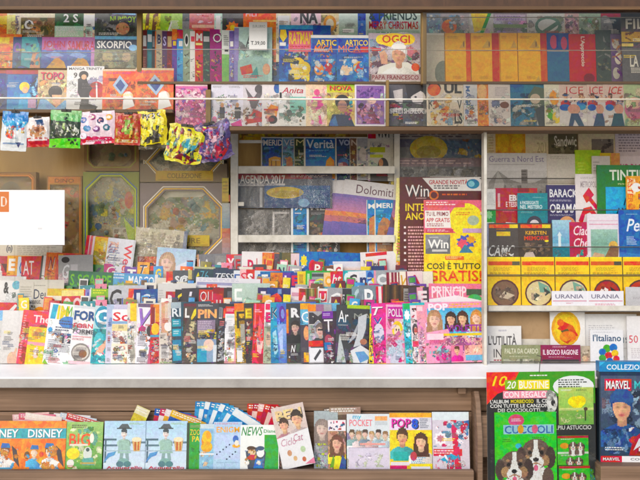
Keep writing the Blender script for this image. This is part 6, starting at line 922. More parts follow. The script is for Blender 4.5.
CARD1_ALBUM = ('g 0 0 1 1 38d828 30e020; e .35 .09 .13 .07 e86890; p e86890 .23 .1 .47 .1 .35 .2; l .27 .07 .45 .11 1 f8e8f0; r .14 .14 .96 .245 a8d8e8; T CUCCIOLI .16 .15 .94 .24 4878b8; e .42 .19 .05 .05 f0b030; e .65 .19 .05 .05 e87898; l .12 .3 .3 .34 1 2c8824; l .6 .28 .9 .36 2 2c8824; e .38 .38 .05 .03 58c8e8; d .66 .47 .17; d .31 .6 .165')
CARD1_CD = 'g 0 0 1 1 b8d070 78b858; l .06 .05 .4 .1 1 e8f0e8; l .5 .05 .94 .1 1 3c5838; e .46 .38 .2 .14 f0e030; e .6 .36 .18 .14 f0e030; p f0e030 .28 .42 .78 .42 .53 .66; r 0 .55 1 .62 c8d888; r .74 .6 .78 .9 3c4828; e .77 .58 .06 .05 584838; b .05 .7 .95 .98 6 98c868,d8e0a0,b8d088'
CARD1_BAG = 'r 0 0 1 .08 c83848; r 0 .08 1 .55 50c840; r 0 .55 1 .62 d8e8d0; r 0 .62 1 1 48c038; l .1 .1 .6 .14 1 f0f0f0; e .22 .34 .14 .1 f0a830; d .5 .34 .13; d .74 .35 .12; l .1 .65 .9 .7 1 f0f0e8; d .4 .86 .12; d .68 .86 .12'
CARD2 = ('r 0 0 1 .04 1c3450; g 0 .04 1 1 4c5c74 2c4058; b .05 .1 .95 .5 10 5c6c84,3c5068,88a0b0,485870; r .06 .08 .44 .22 d82030; T MARVEL .08 .1 .42 .2 f8f4f4; T MOVIE .48 .1 .9 .2 58c0c8; '
 'b .02 .22 .98 .98 26 3c4c64,2c3c54,587090,88a0b4,243044,6c5c68; f .3 .42 .16 d8a888 2c4c7c 34548c; p 3c5c94 .13 .36 .47 .36 .46 .28 .38 .2 .22 .2 .14 .28; b .04 .68 .5 .98 16 2c4c80,44689c,6c8cb4,243c64; p b02c38 .4 1 .46 .8 .66 .66 .8 .74 .8 1; p d8d8dc .46 .94 .54 .8 .7 .72 .76 .78 .6 .86; p b02c38 .5 1 .58 .86 .74 .8 .76 1; b .4 .66 .8 .98 5 c04048,8a2030,d8dce0; l .06 .9 .34 .95 2 d8dce0')

# ---- foil packets
def foil_packet(x0, x1, yt, yb, roll, crumple, label, bg, art, i):
    Y = .05 + .004 * (i % 2); s = K * (D + Y); w = (x1 - x0) * s; h = (yb - yt) * s
    a = P((x0 + x1) / 2, yb, Y); M = Matrix.Rotation(R(-3), 4, 'X') @ Matrix.Rotation(R(roll), 4, 'Y')
    root = empty('foil_packet', a, M.to_euler()); tag(root, label, 'snack packet' if 0 else 'toy packet', 'foil packets hanging from the comics shelf')
    rnd = random.Random(hash_(label)); ph = [rnd.uniform(0, 6) for _ in range(12)]
    def dfm(u, v, side=-1):
        q = max(0, math.sin(math.pi * u)) ** .55 * max(0, math.sin(math.pi * min(1, max(0, (v - .07) / .86)))) ** .6
        wr = .0014 * math.sin(17 * u + 6 * v + ph[0]) * math.sin(13 * v - 5 * u + ph[1]) + .0014 * math.sin(31 * u + ph[2] + 9 * v)
        cr = crumple * (math.sin(7 * u + 5 * v + ph[3]) * .6 + math.sin(11 * v - 9 * u + ph[4]) * .5)
        dx = crumple * 1.6 * math.sin(5 * v + ph[5]) + (.0007 + crumple * .5) * math.sin(21 * v + ph[6]) * (u - .5) * 2
        dz = crumple * 1.3 * math.sin(6 * u + ph[7]) + (.0006 + crumple * .4) * math.sin(19 * u + ph[8]) * (v - .5) * 2
        return (dx, side * (.011 * q) + wr * (.3 + q) + cr, dz)
    ops = parse(art)
    body, title = art_mesh(ops, w, h, bg, rnd, dfm, 10, 12)
    body.build('foil_front', MAT['foil'], root, ink=True)
    if title.f: title.build('title', MAT['foil'], root, ink=True)
    bk, _ = art_mesh([], w, h, 'c8c8c8', rnd, lambda u, v: tuple(Vector(dfm(u, v, 1)) + Vector((0, .0012, 0))), 10, 12)
    bk.build('foil_back', MAT['foil'], root, ink=True)
    hd = MB(); t0 = .93 * h          # punched header strip over a short hook
    hd.box((-w * .16, -.0035, t0 + .004), (w * .16, -.0025 - .0002, h + .004)); hd.build('header_strip', MAT['dark'], root)
    hk = MB(); hk.rod((0, .03, h), (0, -.012, h + .001), .0014); hk.rod((0, -.012, h + .001), (0, -.014, h + .008), .0014); hk.build('hook', MAT['wire'], root)

# ---- boxed toys with a chamfered window
def toy_box(x0, x1, yt, yb, Y, depth, label, bg, frame, art, lab=None, cham=.2):
    s = K * (D + Y); w = (x1 - x0) * s; h = (yb - yt) * s
    root = empty('toy_box', P((x0 + x1) / 2, yb, Y)); tag(root, label, 'toy box', 'boxed toys standing at the back')
    rnd = random.Random(hash_(label)); asp = w / h; c = cham; cv = c * asp; m = .09; mv = m * asp
    outer = [(0, 0), (1, 0), (1, 1), (0, 1)]
    win = [(m, mv + cv), (m + c, mv), (1 - m - c, mv), (1 - m, mv + cv), (1 - m, 1 - mv - cv), (1 - m - c, 1 - mv), (m + c, 1 - mv), (m, 1 - mv - cv)]
    P3 = lambda u, v, y: ((u - .5) * w, y, (1 - v) * h)
    fr = MB(); col = colour(bg)
    quads = [[(0, 0), (m + c, 0), (m + c, mv), (m, mv + cv), (0, mv + cv)], [(m + c, 0), (1 - m - c, 0), (1 - m - c, mv), (m + c, mv)], [(1 - m - c, 0), (1, 0), (1, mv + cv), (1 - m, mv + cv), (1 - m - c, mv)],
             [(1 - m, mv + cv), (1, mv + cv), (1, 1 - mv - cv), (1 - m, 1 - mv - cv)], [(1 - m, 1 - mv - cv), (1, 1 - mv - cv), (1, 1), (1 - m - c, 1), (1 - m - c, 1 - mv)], [(m + c, 1 - mv), (1 - m - c, 1 - mv), (1 - m - c, 1), (m + c, 1)],
             [(0, 1 - mv - cv), (m, 1 - mv - cv), (m + c, 1 - mv), (m + c, 1), (0, 1)], [(0, mv + cv), (m, mv + cv), (m, 1 - mv - cv), (0, 1 - mv - cv)]]
    for q in quads: fr.face([P3(u, v, 0) for u, v in reversed(q)], col)
    for i in range(8):
        a, b = win[i], win[(i + 1) % 8]; fr.face([P3(*a, 0), P3(*b, 0), P3(*b, .02), P3(*a, .02)], col)
    e = depth; A = [(-w / 2, 0), (w / 2, 0), (w / 2, h), (-w / 2, h)]
    for i in range(4):
        (xa, za), (xb, zb) = A[i], A[(i + 1) % 4]; fr.face([(xa, 0, za), (xa, e, za), (xb, e, zb), (xb, 0, zb)], col)
    fr.face([(x, e, z) for x, z in A], col)
    fr.build('carton', MAT['card'], root, ink=True)
    bd = MB()                             # coloured border lines round the window
    for k_, (off, cc) in enumerate(zip((.022, .05), frame)):
        g = [((u - .5) * (1 + off * 2.0) + .5, (v - .5) * (1 + off * 2.0 * asp) + .5) for u, v in win]
        g2 = [((u - .5) * (1 + off * 2.0 + .03) + .5, (v - .5) * (1 + (off * 2.0 + .03) * asp) + .5) for u, v in win]
        for i in range(8):
            j = (i + 1) % 8; bd.face([P3(*q, -.0004 - .0001 * k_) for q in (g[i], g2[i], g2[j], g[j])], colour(cc))
    bd.build('window_border', MAT['card'], root, ink=True)
    ins, _ = art_mesh(parse(art), w * .96, h * .96, 'a8a49c', rnd)
    o = ins.build('inner_picture', MAT['gloss'], root, ink=True); o.location = (0, .03, h * .02)
    tr = MB()                             # moulded tray lumps with the toys in it
    for k_ in range(6):
        cx = (rnd.uniform(.24, .76) - .5) * w; cz = rnd.uniform(.25, .75) * h; r = rnd.uniform(.03, .06) * w
        cc = colour(rnd.choice(['a8a8a4', '6f8c96', 'b08a70', '8a96a0', '7c8c6c', 'c0b8a8', 'b86c60']))
        pts = [(cx + r * math.cos(2 * math.pi * q / 7) * rnd.uniform(.7, 1.2), cz + r * math.sin(2 * math.pi * q / 7) * rnd.uniform(.7, 1.2)) for q in range(7)]
        for q in range(7):
            a, b = pts[q], pts[(q + 1) % 7]; tr.face([(a[0], .026, a[1]), (b[0], .026, b[1]), (cx, .009 + k_ * .0004, cz)], cc)
    tr.build('toy_figures', MAT['gloss'], root, ink=True)
    wn = MB(); wn.face([P3(u, v, .004) for u, v in reversed(win)]); wn.build('window', MAT['blister'], root)
    if lab:
        u0, v0, u1, v1, cc, txt, tc = lab
        lb_, tt = art_mesh(parse('p %s 0 1 .12 0 .88 0 1 1; r .04 .86 .96 .94 a88820; T %s .2 .24 .8 .76 %s' % (cc, txt, tc)), (u1 - u0) * w, (v1 - v0) * h, cc, rnd)
        for q, nm in ((lb_, 'label_strip'), (tt, 'title')):
            o = q.build(nm, MAT['card'], root, ink=True); o.location = (((u0 + u1) / 2 - .5) * w, -.0014 - (.0004 if nm == 'title' else 0), (1 - v1) * h)
TOYS = [
 (83, 139, 172, 262, .40, .05, 'lime framed toy box with a grey blue window', '84903c', ('ccdc30', '3c68c0'), 'b .02 .02 .98 .98 40 7898a8,98988c,5880a8,b0a080,7c9460,c0bcb0,a85c50,d0c040; r .5 .62 .92 .9 b8b4ac; b .52 .64 .9 .88 6 8a7c74,d8d0c4; e .8 .3 .08 .1 c84850; p a8c830 .7 .5 .98 .7 .98 .8 .8 .8', None, .24),
 (140, 227, 183, 262, .40, .06, 'violet grey toy box with a yellow foot label', '7c7078', ('f0c040', 'ece4dc'), 'b .02 .02 .98 .98 50 88a098,a89c88,807890,b8a890,6c94a0,b08c80,d8d0c4,c89c38,5c7c58; p d8d4cc .2 .08 .8 .08 .7 .16 .3 .16', (.26, .66, .8, .8, 'd8b828', 'FIGURE', '8a7418'), .2),
 (140, 227, 142, 182, .40, .06, 'shallow toy box with a yellow front label, on top of the violet grey one', '7c6c5c', ('f0c040', 'ece4cc'), 'b .02 .02 .98 .98 30 a8a090,b8a898,8a8488,98a098,c0b0a0', (.18, .72, .84, .97, 'd8b028', 'COLLEZIONE', '8a7418'), .16),
 (84, 139, 128, 171, .40, .05, 'brown toy box with lime side bands above the lime framed one', '86602c', ('98a838', '8a6430'), 'g 0 0 1 1 8a6030 74502a; b .2 .1 .8 .9 8 a08058,6c5038,988068; e .55 .6 .3 .3 a08458', None, .1),
 (-20, 36, 172, 262, .41, .04, 'brown toy box with an orange frame behind the white card', '7c5428', ('e89038', 'b87028'), 'g 0 0 1 1 8a6440 5c4430; e .5 .3 .24 .22 584840; e .5 .36 .12 .12 a88868; b .1 .5 .9 .98 8 8a7058,a89078,6c5844', None, .06),
 (47, 82, 176, 262, .405, .05, 'narrow brown toy box with an orange frame beside the white card', '8a6030', ('e08830', 'c87c38'), 'g 0 0 1 1 a07848 8a6840; b .1 .1 .9 .9 10 b89878,8a7050,c85848,a88860', (.04, .01, .96, .1, 'd88030', 'DINO', '8a4818'), .06),
]
# ---- thin spines beside the toys
row([
 (222, 230, 178, 'thin booklet with a yellow head between toy boxes and cream rack', 'e0c428', 'r 0 .28 1 .3 8a7c28; g 0 .3 1 .6 c8d0d8 6890b0; g 0 .6 1 1 d87858 98a8c0; l .1 .04 .9 .2 2 a88c18', dict(W=9)),
 (228.6, 233, 178, 'thin pale blue booklet with a red edge at the cream rack', '98b4d0', 'r 0 .2 .35 1 e07060; r .6 0 1 1 c8d4dc', dict(W=4.4)),
], .395, 262, 'thin booklets beside the toy boxes', tilt=0, yaw=0, th=.02, name='booklet')

# ---- lying magazines whose edges fan out behind the low trough
def fan(n, x, y, Y, w, h, bgs, label, group, a0, da):
    for i in range(n):
        root = empty('magazine', P(x, y, Y) + Vector((-.004 * i, .0029 * i, .0015 * i)), (R(-.6), R(a0 + da * (n - 1 - i)), 0)); tag(root, label, 'magazine', group)
        rnd = random.Random(i + n * 7)
        b, _ = art_mesh(parse('r 0 .0 1 .12 %s; l .05 .02 .9 .09 1 w; b .05 .2 .95 .9 7 %s' % (bgs[(i + 1) % len(bgs)], ','.join(bgs))), w, h, bgs[i % len(bgs)], rnd)
        b.face([(w / 2, .0026, 0), (-w / 2, .0026, 0), (-w / 2, .0026, h), (w / 2, .0026, h)], colour(bgs[0]))
        b.build('cover', MAT['gloss'], root, ink=True)
        p = MB(); p.box((-w / 2 + .0004, .0004, .001), (w / 2 - .001, .0022, h - .001)); p.build('page_block', MAT['pages'], root)
FANS = [
 (9, 216, 470, .03, .12, .222, ['2c8cc8', 'e8f0f4', '58a8d8'], 'sky blue striped magazine in the fanned pile behind the puzzle book', 'fanned blue pile in the trough', 4, 3.6),
 (6, 266, 470, .03, .11, .222, ['d02434', 'e8c8c0', 'b01c2c'], 'red striped magazine in the fanned pile beside the tilted white one', 'fanned red pile in the trough', 2, 4.2),
 (4, 168, 470, .03, .13, .204, ['3c68b0', 'e8b858', 'e8e0e0', 'c84858'], 'blue and orange edged magazine lying behind the pale blue books', 'fanned mixed pile in the trough', 8, 4.5),
 (3, 36, 470, .03, .13, .196, ['e8c0c0', 'f0e4dc', 'd8788c'], 'pink edged magazine lying behind the orange book', 'fanned pink pile in the trough', -4, 6),
 (3, 70, 470, .03, .13, .192, ['e4e0e0', 'd05858', 'c8d8e4'], 'white and red edged magazine lying behind the green book', 'fanned white pile in the trough', 4, 6),
 (1, 116, 470, .03, .05, .24, ['d8c858', 'e8e0b8'], 'yellow edged magazine sticking up behind the pale blue books', 'single yellow magazine in the trough', 24, 0),
 (2, 346, 470, .03, .11, .222, ['6c5c50', 'a89080'], 'brown edged magazine lying behind the crowd magazine', 'fanned brown pile in the trough', -6, 5),
]

# ---- hanging cards at the counter's end
def blister_cards():
    Y = -.035; s = K * (D + Y)
    x0, x1, yt, yb = 488, 597.5, 372, 516
    w = (x1 - x0) * s; h = (yb - yt) * s
    root = empty('blister_card', P((x0 + x1) / 2, yb, Y), (R(-1.2), R(-.5), R(1.5)))
    tag(root, 'black and green hanging card with two puppies on a bright green album', 'blister card')
    rnd = random.Random(5)
    f = 108 / 144
    art = CARD1
    ops = parse(art)
    for o in ops:                       # the card runs on below the picture: its printed part keeps to the upper three quarters
        idx = {'r': (2, 4), 'g': (2, 4), 'e': (2, 4), 't': (3, 5), 'T': (3, 5), 'l': (2, 4), 'b': (2, 4)}.get(o[0])
        if idx:
            for i in idx: o[i] = str(float(o[i]) * f)
        elif o[0] == 'p':
            for i in range(3, len(o), 2): o[i] = str(float(o[i]) * f)
    b, t = art_mesh(ops, w, h, '26282a', rnd)
    b.face([(w / 2, .002, 0), (-w / 2, .002, 0), (-w / 2, .002, h), (w / 2, .002, h)], colour('c8c4bc'))
    cb = b.build('backing_card', MAT['card'], root, ink=True); t.build('title', MAT['card'], cb, ink=True)
    def sub(name, px0, py0, px1, py1, art, bg, th, mat='gloss'):
        ww = (px1 - px0) * s; hh = (py1 - py0) * s
        bb, tt = art_mesh(parse(art), ww, hh, bg, rnd)
        bb.box((-ww / 2, .0003, 0), (ww / 2, th, hh), colour(bg))
        o = bb.build(name, MAT[mat], root, ink=True)
        o.location = (((px0 + px1) / 2 - (x0 + x1) / 2) * s, -th - .003, (yb - py1) * s)
        if tt.f: tt.build('title', MAT[mat], o, ink=True)
        return o
    sub('sticker_album', 495, 412, 557, 500, CARD1_ALBUM, '34dc24', .006)
    sub('disc_sleeve', 560, 388, 595, 425, CARD1_CD, 'b8d070', .004)
    for k_ in range(2): sub('sticker_packet', 558 + k_, 436 + k_ * 30, 589 + k_, 466 + k_ * 30 - 1, CARD1_BAG, '50c840', .006 + .002 * k_, 'foil')
    fm = MB(); N = 16
    def zz(i, j): return -.0135 - .003 * math.sin(i * 1.3 + j * .7) * math.sin(j * 1.1)
    for j in range(N):
        for i in range(N):
            fm.face([((a / N - .5) * w * .96, zz(a, c), (c / N * .72 + .02) * h) for a, c in ((i, j), (i + 1, j), (i + 1, j + 1), (i, j + 1))])
    fm.build('plastic_blister', MAT['blister'], root, smooth=True)
    hk = MB(); top = h
    hk.rod((-.005, .0, top - .004), (-.003, -.004, top + .03), .0013); hk.rod((-.003, -.004, top + .03), (.004, -.002, top + .052), .0013); hk.rod((.004, -.002, top + .052), (.002, .05, top + .05), .0013)
    hk.build('wire_hook', MAT['dark'], root)
    # the boxed collection beside it
    x0, x1, yt, yb = 600, 672, 362, 463; w = (x1 - x0) * s; h = (yb - yt) * s
    root = empty('collection_box', P((x0 + x1) / 2, yb, Y), (R(-1), 0, R(-2)))
    tag(root, 'navy collection box with a blue slanted header and a man in a blue suit', 'collection box')
    b, t = art_mesh(parse(CARD2), w * .97, h * .82, '34485c', rnd)
    o = b.build('front_picture', MAT['gloss'], root, ink=True); o.location = (0, -.0012, h * .075); t.build('title', MAT['gloss'], o, ink=True)
    bx = MB(); bx.box((-w / 2, 0, 0), (w / 2, .04, h * .9), colour('20303c')); bx.build('carton', MAT['card'], root, ink=True, bevel=.0015)
    b, t = art_mesh(parse('T COLLEZIONA_I_FILM .1 .26 .96 .8 e8f4fa; p 58b8e8 0 0 .08 0 0 .5'), w, h * .098, '1c88c4', rnd)
    b.box((-w / 2, .0004, 0), (w / 2, .044, h * .098), colour('1878b0'))
    o = b.build('header', MAT['card'], root, ink=True); o.location = (0, -.002, h * .901); t.build('title', MAT['card'], o, ink=True)
    b, t = art_mesh(parse('r 0 0 .3 1 d83848; T MARVEL .03 .25 .27 .75 f0e8e8; T COLLECTION .42 .3 .95 .7 5c5c60'), w * .97, h * .06, 'f0f0f2', rnd)
    o = b.build('foot_strip', MAT['card'], root, ink=True); o.location = (0, -.0014, h * .008); t.build('title', MAT['card'], o, ink=True)
def white_card():
    Y = .06; s = K * (D + Y); x0, x1, yt, yb = -26, 64.5, 190, 245
    w = (x1 - x0) * s; h = (yb - yt) * s
    root = empty('notice_card', P((x0 + x1) / 2, yb, Y)); tag(root, 'blank white notice card with an orange corner square', 'notice card')
    u = lambda p: (p - x0) / (x1 - x0)
    b, t = art_mesh(parse('r %.3f .03 %.3f .4 e07828; T D %.3f .12 %.3f .3 f8e8d8; r %.3f .14 %.3f .28 e07828; l %.3f .69 %.3f .72 1 c0c4c8' % (u(-4), u(9), u(1), u(7), u(2.6), u(5.4), u(38), u(43))), w, h, 'ffffff', random.Random(3))
    b.box((-w / 2, .0003, 0), (w / 2, .0028, h), colour('ffffff'))
    c = b.build('card_sheet', MAT['white_card'], root, ink=True); t.build('title', MAT['white_card'], c, ink=True)
    st = MB(); st.rod((-.02, .006, h * .5), (-.02, .012, -.16), .003); st.rod((.1, .006, h * .5), (.1, .012, -.16), .003); st.build('stand_rod', MAT['acrylic'], root)

for a in (CARD1, CARD1_ALBUM, CARD1_CD, CARD1_BAG, CARD2, 'T COLLEZIONA_I_FILM 0 0 1 1 w; T MARVEL 0 0 1 1 w; T COLLECTION 0 0 1 1 w; T D 0 0 1 1 w; T FIGURE 0 0 1 1 w; T COLLEZIONE 0 0 1 1 w; T DINO 0 0 1 1 w'): text_ops(a)
for q in PACKETS: text_ops(q[8])
for t in TODO: text_ops(t[7])
for kk in list(keys):
    if len(kk[0]) <= 4: keys |= {(kk[0], q) for q in 'txin'}
glyphs(sorted(keys))
m_, nt_, b_, o_ = new_mat('white_card_print'); at_ = node(nt_, 'ShaderNodeAttribute', attribute_name='ink'); nt_.links.new(at_.outputs['Color'], b_.inputs['Base Color']); b_.inputs['Roughness'].default_value = .5
n_ = node(nt_, 'ShaderNodeTexNoise', Scale=8.0); bp_ = node(nt_, 'ShaderNodeBump', Strength=.05); nt_.links.new(n_.outputs['Fac'], bp_.inputs['Height']); nt_.links.new(bp_.outputs[0], b_.inputs['Normal'])
MAT['white_card'] = m_
for t in TODO: make_item(*t)
for i, q in enumerate(PACKETS): foil_packet(*q, i)
for q in TOYS: toy_box(*q)
for q in FANS: fan(*q)
blister_cards(); white_card()

# ------------------------------------------------------------------ the kiosk itself
def kpart(name, boxes, mat, parent, bevel=.0015):
    b = MB()
    for a, c in boxes: b.box(a, c)
    return b.build(name, MAT[mat], parent, bevel=bevel)
def Z(py, Y): return P(320, py, Y).z
def X(px, Y): return P(px, 240, Y).x
kiosk = empty('newspaper_kiosk', (0, .3, 0)); tag(kiosk, 'wooden newspaper kiosk front with a white counter and open shelves', 'kiosk')
inv = Matrix.Translation((0, -.3, 0))
def kp(name, boxes, mat, bevel=.0015):
    o = kpart(name, boxes, mat, kiosk, bevel); o.matrix_parent_inverse = inv; return o
L, Rr = -1.75, 1.75
zt = Z(10, .05)
kp('fascia_beam', [((L, .05, zt), (Rr, .10, zt + .075))], 'beam', .003)
kp('fascia_trim', [((L, .044, zt - .0), (Rr, .0495, zt + .012))], 'shelf', .001)
kp('unseen_clear_roof', [((L, .02, zt + .341), (Rr, .52, zt + .346))], 'acrylic', 0)  # unseen roof, made clear to let sky light onto the top rows
kp('roof_frame', [((L, .02, zt + .31), (Rr, .05, zt + .34)), ((L, .531, zt + .28), (Rr, 1.6, zt + .345))], 'grey', .004)
kp('back_wall', [((L, .49, .2), (Rr, .53, zt + .34))], 'back')
kp('side_wall', [((L, -.02, .1), (L + .05, .489, zt + .339))], 'panel'); kp('side_wall', [((Rr - .05, -.02, .1), (Rr, .489, zt + .339))], 'panel')
# shelves: boards under the three top rows
sxA, sxM, sxR = X(173, .1), X(206, .05), X(422, .05)
kp('shelf_board', [((L + .051, .235, Z(62, .25) - .016), (Rr - .051, .488, Z(62, .25) - .001))], 'shelf')
kp('shelf_board', [((L + .051, .15, Z(68, .17) - .02), (X(139, .17), .233, Z(68, .17) - .006))], 'shelf')
kp('shelf_board', [((X(140, .17), .12, Z(84, .19) - .013), (Rr - .051, .233, Z(84, .19) - .003))], 'shelf')
kp('shelf_board', [((L + .051, .085, Z(110, .11) - .014), (X(173.5, .1), .17, Z(110, .11) - .001))], 'shelf')
kp('shelf_board', [((X(174, .1), .06, Z(130.5, .06)), (Rr - .051, .16, Z(126.5, .06)))], 'shelf')
# posts between the bays
kp('bay_post', [((X(137, .13), .125, Z(84, .13)), (X(142, .13), .148, Z(10, .13)))], 'post')
kp('bay_post', [((X(421.5, .09), .085, Z(84, .09)), (X(426.5, .09), .118, Z(10, .09)))], 'post')
kp('bay_post', [((X(386, .075), .07, Z(126.4, .07)), (X(389, .075), .10, Z(80, .07)))], 'post')
kp('bay_post', [((X(206, .11), .1, Z(126.4, .11)), (X(211, .11), .125, Z(90, .11)))], 'post')
kp('bay_post', [((X(483, .13), .11, Z(366, .11)), (X(486, .13), .16, Z(131, .11)))], 'cream')
# white rail and clear lips
rl = MB(); rl.rod((L + .06, .07, Z(97.5, .07)), (X(387, .07), .07, Z(99.5, .07)), .0036, 10); rl.rod((X(387, .07), .066, Z(99.5, .07)), (Rr - .06, .066, Z(99.5, .07)), .003, 10)
o = rl.build('front_rail', MAT['rail'], kiosk, smooth=False); o.matrix_parent_inverse = inv
def lip(xa, xb, ya, yb_, Y):
    o = kpart('acrylic_lip', [((X(xa, Y), Y, Z(yb_, Y)), (X(xb, Y), Y + .003, Z(ya, Y)))], 'acrylic', kiosk, 0); o.matrix_parent_inverse = inv
for q, (xa_, xb_, py_, Y_) in enumerate([(-150, 136, 53, .1465), (143, 421, 50, .1165), (-150, 421, 16.5, .2235), (424, 690, 51, .09), (424, 690, 18, .12)]):
    e_ = MB(); e_.rod((X(xa_, Y_), Y_, Z(py_, Y_) + .0022), (min(X(xb_, Y_), Rr - .06), Y_, Z(py_, Y_) + .0022), .0015); o = e_.build('lip_edge', MAT['grey'], kiosk); o.matrix_parent_inverse = inv
o = kpart('glass_pane', [((L + .06, .388, Z(262, .388)), (X(229, .388), .391, Z(128, .388)))], 'haze_glass', kiosk, 0); o.matrix_parent_inverse = inv  # pane added over the toys for its haze of reflected sky
lip(-150, 136, 53, 69, .145); lip(143, 421, 50, 84, .115); lip(-150, 173, 98, 112, .075); lip(175, 385, 99, 126.5, .075); lip(-150, 420, 16, 34, .222)
o = kpart('glass_pane', [((X(423, .06), .062, Z(126, .06)), (Rr - .055, .0645, Z(10, .06) - .004))], 'glass', kiosk, 0); o.matrix_parent_inverse = inv
o = kpart('glass_rail', [((X(423, .06), .058, Z(126.3, .06)), (Rr - .055, .068, Z(126, .06)))], 'wire', kiosk, .0008); o.matrix_parent_inverse = inv
# counter: sloping white sill with a grey front edge
cn = MB(); zf, zb_ = Z(377.2, 0), Z(364.3, .12)
cn.v += [(x, y, z) for x in (L - .05, Rr + .05) for y, z in ((0, zf), (0.0, zf - .006), (.3, zf - .03), (.3, zb_ + .0), (.12, zb_))]
cn.f += [(0, 1, 2, 3, 4), (9, 8, 7, 6, 5), (5, 0, 4, 9), (9, 4, 3, 8), (0, 5, 6, 1), (8, 3, 2, 7), (6, 7, 2, 1)]
me = bpy.data.meshes.new('counter_top'); me.from_pydata(cn.v, [], cn.f); me.materials.append(MAT['white'])
import bmesh
bm = bmesh.new(); bm.from_mesh(me); bmesh.ops.recalc_face_normals(bm, faces=bm.faces); bm.to_mesh(me); bm.free()
o = bpy.data.objects.new('counter_top', me); COL.objects.link(o); o.parent = kiosk; o.matrix_parent_inverse = inv
kp('counter_edge', [((L - .05, .002, Z(388, 0)), (Rr + .05, .028, zf - .0065))], 'grey', .002)
kp('counter_bracket', [((X(458, .03), .03, Z(394, .03)), (X(466, .03), .055, Z(388.2, .03)))], 'panel', .001)
# front below the counter
zl = Z(388, .06)
kp('front_panel', [((L, .06, Z(411, .06)), (X(489, .06), .085, zf - .032)), ((L, .066, .12), (X(489, .06), .085, Z(412.2, .06)))], 'panel', .002)
kp('front_panel', [((X(491, .06), .07, .12), (Rr, .09, zf - .032))], 'panel', .002)
kp('gap_shade_strip', [((X(485, .06), .0855, .12), (X(496, .06), .1, zf - .032))], 'dark', 0)  # dark strip behind the slit, painting in the shade between panels
kp('side_ledge', [((X(598, -.06), -.09, Z(500, -.06)), (Rr, .069, Z(464, -.06)))], 'panel', .003)
kp('plinth', [((L, .1, 0), (Rr, .48, .1195))], 'dark', .004)
# stepped rack that carries the four rows of magazines
rk = empty('magazine_rack', (X(215, .2), .2, zb_)); tag(rk, 'stepped rack carrying the four rows of magazines', 'magazine rack')
def absolute(o, parent):
    o.parent = parent; o.matrix_parent_inverse = Matrix.Translation(parent.location).inverted()
steps = [(.176, .236, Z(350, .19)), (.237, .296, Z(334, .25)), (.297, .36, Z(320, .31))]
for a, b, z in steps: absolute(kpart('step', [((X(-120, .2), a, zb_ + .001), (X(482, .2), b, z - .001))], 'board', None, .001), rk)
absolute(kpart('back_step', [((X(-120, .38), .362, zb_ + .001), (X(236, .38), .47, Z(262, .40) - .001)), ((X(236.2, .38), .372, zb_ + .001), (X(482, .38), .47, Z(264, .40) - .001))], 'board', None, .001), rk)
# trough for the children books
tr = empty('book_trough', (X(220, -.02), -.02, Z(470, -.02))); tag(tr, 'long brown wooden trough holding the children books', 'trough')
absolute(kpart('floor_board', [((L, -.045, Z(470, -.02) - .02), (X(472, 0), .058, Z(470, -.02) - .001))], 'panel', None), tr)
absolute(kpart('front_ledge', [((L, -.072, Z(500, -.07)), (X(474, -.07), -.047, Z(470.5, -.07)))], 'panel', None, .003), tr)
sb = MB()
prof = [(-.072, Z(498, -.07)), (-.072, Z(440, -.07)), (-.03, Z(402, -.03)), (.0, Z(391, .0)), (.057, Z(391, .057)), (.057, Z(498, .05))]
xa, xb = X(474, 0), X(479, 0)
for x in (xa, xb): sb.v += [(x, y, z) for y, z in prof]
n = len(prof); sb.f += [tuple(range(n)), tuple(reversed(range(n, 2 * n)))] + [(i, n + i, n + (i + 1) % n, (i + 1) % n) for i in range(n)]
me = bpy.data.meshes.new('side_bracket'); me.from_pydata(sb.v, [], sb.f); me.materials.append(MAT['panel'])
bm = bmesh.new(); bm.from_mesh(me); bmesh.ops.recalc_face_normals(bm, faces=bm.faces); bm.to_mesh(me); bm.free()
o = bpy.data.objects.new('side_bracket', me); COL.objects.link(o); bv = o.modifiers.new('bevel', 'BEVEL'); bv.width = .002; absolute(o, tr)
absolute(kpart('end_block', [((X(479.3, .0), -.03, Z(455, 0)), (X(487, .0), .03, Z(414, 0)))], 'panel', None, .002), tr)
# cream ladder rack
cr = empty('display_rack', (X(312, .36), .37, Z(264, .37))); tag(cr, 'cream painted ladder rack with travel magazines in its pockets', 'display rack')
yy = .352
def cb(name, x0, x1, y0, y1, ya=yy, yb_=yy + .012): absolute(kpart(name, [((X(x0, yy), ya, Z(y1, yy)), (X(x1, yy), yb_, Z(y0, yy)))], 'cream', None, .0015), cr)
cb('post', 230.5, 238, 131, 262); cb('rail', 238.2, 395, 166, 173.5); cb('rail', 238.2, 395, 235, 242.5); cb('rail_stub', 238.2, 244, 202, 206)
cb('rail', 238.2, 262, 139, 142, .385, .395); cb('post', 395.2, 401, 131, 262, .40, .412)
absolute(kpart('back_board', [((X(238, .46), .466, Z(262, .46)), (X(395, .46), .474, Z(131, .46)))], 'back', None, 0), cr)
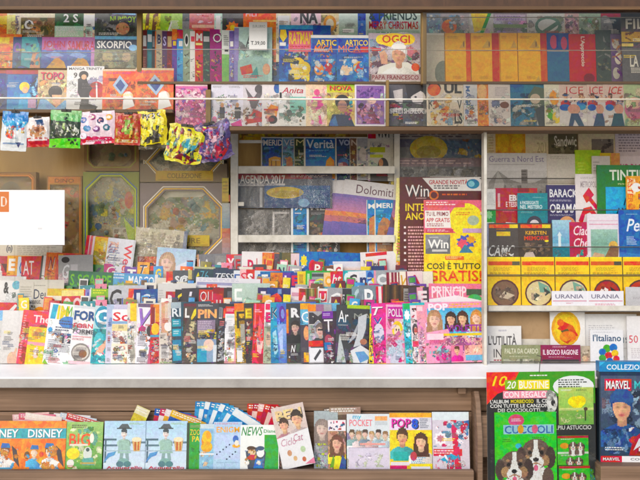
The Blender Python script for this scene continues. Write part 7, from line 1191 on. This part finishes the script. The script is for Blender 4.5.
# shelves with wires for the books
bs = empty('book_shelf', (X(565, .3), .3, Z(370, .3))); tag(bs, 'stepped book shelf with thin wires holding the books back', 'book shelf')
x0_, x1_ = X(487, .2), Rr - .06
def sh(name, ya, yb_, za, zb2, mat='cream'): absolute(kpart(name, [((x0_, ya, za), (x1_, yb_, zb2))], mat, None, .001), bs)
sh('shelf', .365, .48, Z(180, .37) - .012, Z(180, .37) - .001); sh('shelf', .318, .364, Z(212, .345) - .012, Z(212, .345) - .001)
sh('shelf', .262, .317, Z(226, .30) - .012, Z(226, .30) - .001); sh('shelf', .225, .261, Z(259, .25) - .012, Z(259, .25) - .001)
sh('shelf', .168, .224, Z(311.5, .168), Z(305.8, .168)); sh('back_panel', .228, .236, Z(362, .23), Z(305, .23) - .02, 'board')
sh('shelf', .123, .235, Z(374, .14) - .012, Z(374, .14) - .001); sh('shelf_lip', .226, .2275, Z(345, .226), Z(339, .226), 'cream')
for py, Y, xe in ((178.5, .325, 577), (210, .262, 700), (247, .228, 700), (275, .178, 700), (311.5, .16, 700), (362, .125, 700)):
    w_ = MB(); w_.rod((x0_ - .004, Y, Z(py, Y)), (min(X(xe, Y), x1_), Y, Z(py, Y)), .0021); absolute(w_.build('wire', MAT['wire'], None), bs)

# ------------------------------------------------------------------ ground, daylight, camera
g = MB(); g.face([(-30, -30, 0), (30, -30, 0), (30, 30, 0), (-30, 30, 0)]); tag(g.build('pavement', MAT['pave']), kind='structure')
w = bpy.data.worlds.new('World'); SC.world = w; w.use_nodes = True
nt = w.node_tree; bg = nt.nodes['Background']; sky = nt.nodes.new('ShaderNodeTexSky'); sky.sky_type = 'NISHITA'; sky.sun_disc = False
EL, AZ = 30.0, 203.0          # sun behind the viewer, a little to the left
sky.sun_elevation = R(EL); sky.sun_rotation = R(AZ); sky.air_density = 1.0; sky.dust_density = 1.8; sky.ozone_density = 1.0
nt.links.new(sky.outputs[0], bg.inputs[0]); bg.inputs[1].default_value = 0.15
sl = bpy.data.lights.new('sun', 'SUN'); sl.energy = 1.0; sl.angle = R(30); sl.color = (1, .975, .945)
so = bpy.data.objects.new('sun', sl); COL.objects.link(so)
d = Vector((math.sin(R(AZ)) * math.cos(R(EL)), math.cos(R(AZ)) * math.cos(R(EL)), math.sin(R(EL))))
so.rotation_euler = d.to_track_quat('Z', 'Y').to_euler(); so.location = d * 20
cd = bpy.data.cameras.new('camera'); cam = bpy.data.objects.new('camera', cd); COL.objects.link(cam)
cam.location = (0, -D, ZC); cam.rotation_euler = (R(90), 0, 0); cd.sensor_width = 36; cd.lens = 36 * D / 2.24; cd.clip_start = .05; cd.clip_end = 300
SC.camera = cam
SC.view_settings.view_transform = 'Standard'; SC.view_settings.look = 'None'; SC.view_settings.gamma = 1; SC.view_settings.use_curve_mapping = False
SC.view_settings.exposure = 0.36
SC.cycles.filter_width = 1.65
SC.cycles.max_bounces = 8; SC.cycles.transparent_max_bounces = 16
